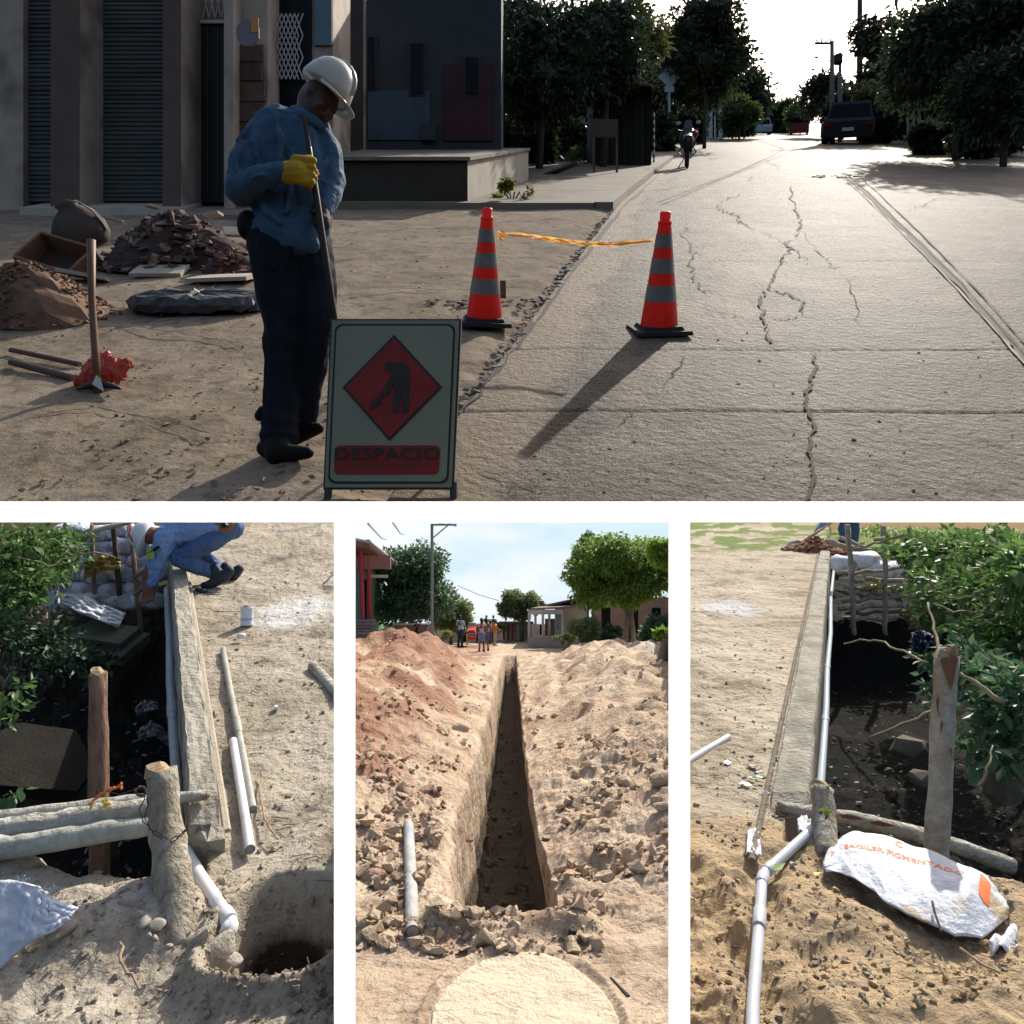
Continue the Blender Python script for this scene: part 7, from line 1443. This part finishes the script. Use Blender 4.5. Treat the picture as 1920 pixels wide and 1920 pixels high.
tree2(722, 1190, 32, 26, 16, 500, .14, m_lfd2, 'potted spiky plants by the stone wall', 1215, 7, 43, core=.6); tree2(1243, 1190, 14, 14, 20, 90, .13, m_lfs, 'bright leaf sprig at the right edge near the mound', 1215, 4, 44, core=0); tree2(825, 1192, 31, 26, 12, 500, .1, m_lfo, 'weedy tuft at the back of the left spoil', 1210, 7, 45, core=.4)
# --- left house with red posts
def house_left():
    y = 34; t = thing(P, (X(675, y), y, Z(1205, y)), 'porch_house', 'green house with red posts and overhanging tiled roof at the left', 'house'); mred = mat('red_paint', (.45, .05, .07), .6, (.36, .04, .06), 3); mgr = mat('green_wall', (.16, .34, .22), .8, (.12, .27, .18), 2)
    part(t, 'wall', lbox(MB(), X(600, y), X(686, y), y + .8, y + 5, Z(1215, y), Z(1040, y)), mgr, lifted=True); part(t, 'doorway', lbox(MB(), X(672, y), X(681, y), y + .74, y + .795, Z(1180, y), Z(1085, y)), m_dkwin, lifted=True)
    for px, yy in ((676, y), (690, y + .4)): part(t, 'post', MB().tube([(X(px + 5, yy), yy, Z(1208, yy)), (X(px, yy), yy, Z(1012, yy))], .11, 8), mred, lifted=True)
    for i, zz in enumerate(range(8)): part(t, 'stone_course', lbox(MB(), X(600, y), X(701 - (i % 2), y), y - .1 - .03 * (i % 2), y + .7, Z(1208 - i * 6, y), Z(1203 - i * 6, y)), mat('grey_stone_course', (.30, .27, .27), .9, (.22, .2, .2), 6, hue=.2), lifted=True)
    r = MB(); r.hexa([(X(600, y), y - 1.2, Z(1018, y)), (X(697, y), y - .6, Z(1030, y)), (X(752, y), y + 3.5, Z(1078, y)), (X(600, y), y + 4, Z(1060, y)), (X(600, y), y - 1.2, Z(1004, y)), (X(697, y), y - .6, Z(1016, y)), (X(745, y), y + 3.5, Z(1062, y)), (X(600, y), y + 4, Z(1040, y))]); part(t, 'roof', r, mat('roof_terracotta', (.27, .17, .14), .85, (.2, .12, .1), 5), lifted=True)
    part(t, 'fascia', MB().tube([(X(640, y), y - 1.2, Z(1008, y)), (X(700, y), y - .65, Z(1020, y)), (X(748, y), y + 3.4, Z(1068, y))], .07, 6), mat('roof_edge', (.4, .4, .4), .6), lifted=True); part(t, 'beam', lbox(MB(), X(600, y), X(730, y), y + .3, y + .5, Z(1066, y), Z(1040, y)), mat('pink_beam', (.33, .17, .14), .8), lifted=True)
    part(t, 'light_strip', lbox(MB(), X(690, y), X(722, y), y + .72, y + .76, Z(1082, y), Z(1076, y)), m_iron, lifted=True)
    t = thing(P, (X(730, y), y, Z(1200, y)), 'garden_wall', 'low grey garden wall under the large dark tree', 'wall'); part(t, 'wall', lbox(MB(), X(738, y), X(800, y), y + .2, y + .5, Z(1205, y), Z(1172, y)), m_conc, lifted=True); part(t, 'coping', lbox(MB(), X(736, y), X(802, y), y + .1, y + .6, Z(1172, y) + .002, Z(1169, y)), m_conc_l, lifted=True)
house_left()
def houses_right():
    mw_ = mat('white_wall_paint', (.58, .56, .52), .8, (.48, .45, .4), 2); mrf = mat('fibre_roof', (.30, .24, .21), .9, (.22, .17, .15), 4, stretch=(1, 6, 1)); mcol = mat('red_column', (.42, .05, .07), .6)
    # porch house
    t = thing(P, (X(1045, 38), 38, Z(1205, 38)), 'porch_house', 'white porch house with brown sheet roof right of the trench', 'house')
    n0, n1, f0, f1 = (X(1092, 35), 35), (X(1040, 37), 37), (X(1000, 43), 43), (X(1050, 45), 45)
    mb = MB(); mb.hexa([(X(1058, 38), 38, Z(1212, 38)), (X(1100, 37.4), 37.4, Z(1212, 37)), (X(1100, 45), 45, Z(1205, 45)), (X(1040, 45), 45, Z(1205, 45)), (X(1058, 38), 38, Z(1142, 38)), (X(1100, 37.4), 37.4, Z(1122, 37)), (X(1100, 45), 45, Z(1140, 45)), (X(1040, 45), 45, Z(1140, 45))]); part(t, 'wall', mb, mw_, lifted=True)
    mb = MB(); mb.hexa([(X(996, 36), 36, Z(1143, 36)), (X(1072, 36), 36, Z(1141, 36)), (X(1105, 45), 45, Z(1128, 45)), (X(1002, 45), 45, Z(1142, 45)), (X(996, 36), 36, Z(1140, 36)), (X(1072, 36), 36, Z(1137, 36)), (X(1105, 45), 45, Z(1118, 45)), (X(1002, 45), 45, Z(1139, 45))]); part(t, 'roof', mb, mrf, lifted=True)
    mb = MB(); mb.hexa([(X(1002, 37), 37, Z(1143, 37)), (X(1092, 37), 37, Z(1122, 37)), (X(1092, 44), 44, Z(1128, 44)), (X(1002, 44), 44, Z(1146, 44)), (X(1002, 37), 37, Z(1138, 37)), (X(1086, 37), 37, Z(1120, 37)), (X(1086, 44), 44, Z(1125, 44)), (X(1002, 44), 44, Z(1142, 44))]); 
    part(t, 'upper_roof', mb, mrf, lifted=True); part(t, 'fascia', lbox(MB(), X(990, 36), X(1056, 36), 35.9, 35.99, Z(1152, 36), Z(1143, 36)), mw_, lifted=True)
    for px, yy in ((992, 36), (1004, 37.2), (1018, 36), (1030, 37.2), (1055, 36.2)): part(t, 'porch_post', MB().box((X(px, yy) - INFO[t.name][1].x, yy - 38, 0), (.10, .10, .01)) if False else lbox(MB(), X(px, yy) - .06, X(px, yy) + .06, yy, yy + .12, Z(1208, yy), Z(1147, yy)), mw_, lifted=True)
    part(t, 'low_wall', lbox(MB(), X(990, 35.8), X(1056, 35.8), 35.8, 35.95, Z(1213, 36), Z(1194, 36)), mat('pinkish_wall', (.45, .36, .33), .85), lifted=True); part(t, 'brown_panel', lbox(MB(), X(1022, 37.6), X(1040, 37.6), 37.6, 37.7, Z(1192, 37.6), Z(1160, 37.6)), mat('tan_board', (.2, .14, .1), .8), lifted=True)
    w1 = part(t, 'window', lbox(MB(), X(1012, 37.5), X(1020, 37.5), 37.5, 37.58, Z(1190, 37.5), Z(1172, 37.5)), m_dkwin, lifted=True); part(t, 'window', lbox(MB(), X(1043, 37.2), X(1049, 37.2), 37.2, 37.3, Z(1180, 37.2), Z(1160, 37.2)), mat('blue_grey_glass', (.2, .25, .3), .3), lifted=True)
    # row of red pillars further down
    t = thing(P, (X(965, 44), 44, Z(1200, 44)), 'row_house', 'far low row house with dark red pillars', 'house'); part(t, 'wall', lbox(MB(), X(948, 45), X(996, 45), 45, 47, Z(1204, 45), Z(1166, 45)), mw_, lifted=True); part(t, 'roof', lbox(MB(), X(935, 44), X(1000, 44), 43.5, 47, Z(1170, 44), Z(1166, 44)), mrf, lifted=True)
    for px in (943, 951, 959, 969, 978): part(t, 'pillar', lbox(MB(), X(px, 43.6), X(px + 4, 43.6), 43.6, 43.8, Z(1200, 43.6), Z(1170, 43.6)), mcol if px != 969 else mw_, lifted=True)
    t = thing(P, (X(1225, 38), 38, Z(1200, 38)), 'pink_house', 'pinkish house wall in the shade behind the forked trunk', 'house'); part(t, 'wall', lbox(MB(), X(1120, 40), X(1290, 40), 40, 43, Z(1204, 40), Z(1120, 40)), mat('pink_wall', (.34, .22, .24), .85), lifted=True)
    for px in (1128, 1180, 1222): part(t, 'doorway', lbox(MB(), X(px, 40), X(px + 16, 40), 39.94, 39.995, Z(1198, 40), Z(1140, 40)), m_dkwin, lifted=True)
    t = thing(P, G(1153, 1206, .3), 'bucket', 'small orange yellow bucket beside the shrub under the big tree', 'bucket'); part(t, 'body', MB().lathe((0, 0, 0), [(.14, 0), (.2, .36)], 12), mat('orange_bucket', (.55, .28, .05), .5))
houses_right()
def pole2():
    y = 31; t = thing(P, (X(810, y), y, Z(1200, y)), 'utility_pole', 'steel grey pole with one sided crossarm above the large dark tree', 'pole'); z0 = Z(1200, y); k = y / FL; ms = mat('steel_grey', (.22, .24, .25), .6)
    part(t, 'pole', MB().tube([(0, 0, -.2), (0, 0, Z(982, y) - z0)], .06, 8), ms); part(t, 'crossarm', MB().box((23 * k, 0, Z(984, y) - z0), (46 * k, .08, .08)), ms); part(t, 'brace', MB().tube([(0, 0, Z(1010, y) - z0), (30 * k, 0, Z(985, y) - z0)], .03, 6), ms)
    for dx in (14, 20, 33, 44): part(t, 'insulator', MB().tube([(dx * k, 0, Z(984, y) - z0), (dx * k, 0, Z(987 if dx == 44 else 981.5, y) - z0)], .045, 6), ms)
    for pts, lb in (([(735, 978, 12), (757, 1002, 30)], 'short wire slanting down behind the large dark tree'), ([(858, 1098, 38), (935, 1126, 43)], 'wire sagging toward the far round tree'), ([(690, 982, 12), (725, 1012, 30)], 'faint wire above the porch roof at the left')):
        solo(P, A(*pts[0]), 'overhead_wire', MB().tube([A(*pts[0]), A(*pts[0]).lerp(A(*pts[1]), .5) - V((0, 0, .08)), A(*pts[1])], .018, 5), mat('wire_light', (.3, .32, .34), .7), lb, 'wire', 'overhead wires of the trench street', lifted=True)
pole2()
# --- people and tractor
tee = lambda n, c: mat('cloth_' + n, c, .85, tuple(q * .8 for q in c), 8)
def pers(px, py, hpx, label, shirt, trou, rz=0, y=None, **kw):
    y = y or P.h * FL / (py - P.hy); return walker(P, V((X(px, y), y, Z(py, y))), label, shirt, trou, rz, hpx * y / FL, **kw)
pers(863, 1214, 60, 'man in pale blue shirt and dark trousers beside the tractor', tee('pale_blue', (.35, .48, .55)), tee('navy', (.03, .045, .07)), 2.6, arms=(((.27, -.05, 1.16), (.2, -.28, 1.2)), ((-.27, .02, 1.16), (-.24, -.1, .96))))
pers(903, 1223, 64, 'woman in pink top and denim shorts standing in the road', tee('pink', (.62, .36, .36)), tee('denim', (.13, .22, .36)), 2.9, shorts=True, female=True, sleeves=False)
pers(911, 1221, 62, 'person in dark top close behind the woman in pink', tee('maroon', (.2, .1, .12)), tee('indigo', (.08, .1, .2)), 3.4, female=True, shorts=True)
pers(928, 1212, 50, 'man in orange shirt and khaki trousers at the end of the trench', tee('orange', (.80, .20, .03)), tee('khaki', (.42, .34, .22)), 1.4, arms=(((.26, -.1, 1.16), (.2, -.3, 1.0)), ((-.26, -.1, 1.16), (-.18, -.28, 1.0))))
pers(919, 1208, 44, 'bending person in white behind the man in orange', tee('white', (.6, .6, .62)), tee('violet', (.1, .08, .2)), 2.0)
pers(912, 1196, 42, 'bare armed person farther behind, left of two heads', tee('white', (.6, .6, .62)), tee('navy', (.03, .045, .07)), 0, y=42); pers(925, 1196, 42, 'person farther behind, right of two heads', tee('white', (.6, .6, .62)), tee('navy', (.03, .045, .07)), 0, y=42)
pers(782, 1200, 36, 'dark clothed person sitting in the shade under the large dark tree', tee('black', (.02, .02, .025)), tee('black', (.02, .02, .025)), 0, y=33, legs=(((.12, -.4, .52), (.12, -.42, .09)), ((-.12, -.4, .5), (-.12, -.42, .09))))
def tractor():
    y = 36; b = V((X(879, y), y, Z(1211, y))); k = y / FL; t = thing(P, b, 'tractor', 'small red tractor standing beside the man in pale blue', 'tractor'); mr = mat('tractor_red', (.55, .03, .03), .45); mg = mat('tractor_green', (.08, .2, .12), .5)
    part(t, 'bonnet', MB().box((4 * k, 1, 18 * k), (16 * k, 1.2, 18 * k), top=.9), mr); part(t, 'grille', MB().box((4 * k, .38, 18 * k), (10 * k, .04, 8 * k)), m_blk)
    for i in range(3): part(t, 'grille_bar', MB().box((4 * k, .35, (15 + 3 * i) * k), (10 * k, .03, .8 * k)), mat('bar_white', (.7, .7, .7), .5))
    for dx in (-3, 11): part(t, 'headlight', MB().ball((dx * k, .38, 26 * k), 1.8 * k, None, 8, 6), m_iron)
    for dx, r0 in ((-9, 9), (15, 9)): wh = part(t, 'wheel', MB().tube([(dx * k - .1, 1.2, r0 * k), (dx * k + .1, 1.2, r0 * k)], r0 * k, 16), m_blkr); part(wh, 'rim', MB().tube([(dx * k - .13, 1.2, r0 * k), (dx * k + .13, 1.2, r0 * k)], r0 * k * .5, 12), mr)
    part(t, 'fender', MB().box((-12 * k, 1.3, 20 * k), (7 * k, .8, 12 * k), top=.8), mg); part(t, 'hood_frame', MB().box((4 * k, 1.4, 32 * k), (14 * k, .1, 7 * k)), mat('screen_grey', (.3, .4, .4), .4)); part(t, 'drawbar', MB().box((-4 * k, .2, 10 * k), (2 * k, .1, 20 * k)), mat('yellow_bar', (.6, .4, .05), .6))
tractor()
heap(V((X(1222, 30), 30, Z(1226, 30))), 1.0, .8, .65, 260, .02, .06, mat('brown_soil', (.2, .15, .12), 1), 'soil_mound', 'dark brown soil mound at the right under the big tree', 7, mat('brown_soil', (.2, .15, .12), 1))
heap(V((X(1100, 26), 26, Z(1232, 26))), 1.1, .7, .45, 300, .03, .09, m_clod, 'soil_mound', 'pale rubble ridge between the right spoil and the porch house', 8, m_clod)
heap(V((X(1220, 20), 20, Z(1262, 20))), .9, .7, .5, 300, .03, .09, mat('white_rubble', (.52, .50, .46), 1, (.38, .36, .32), 6), 'rubble_heap', 'whitish rubble heap at the right edge beyond the spoil', 9, mat('white_rubble', (.52, .50, .46), 1))
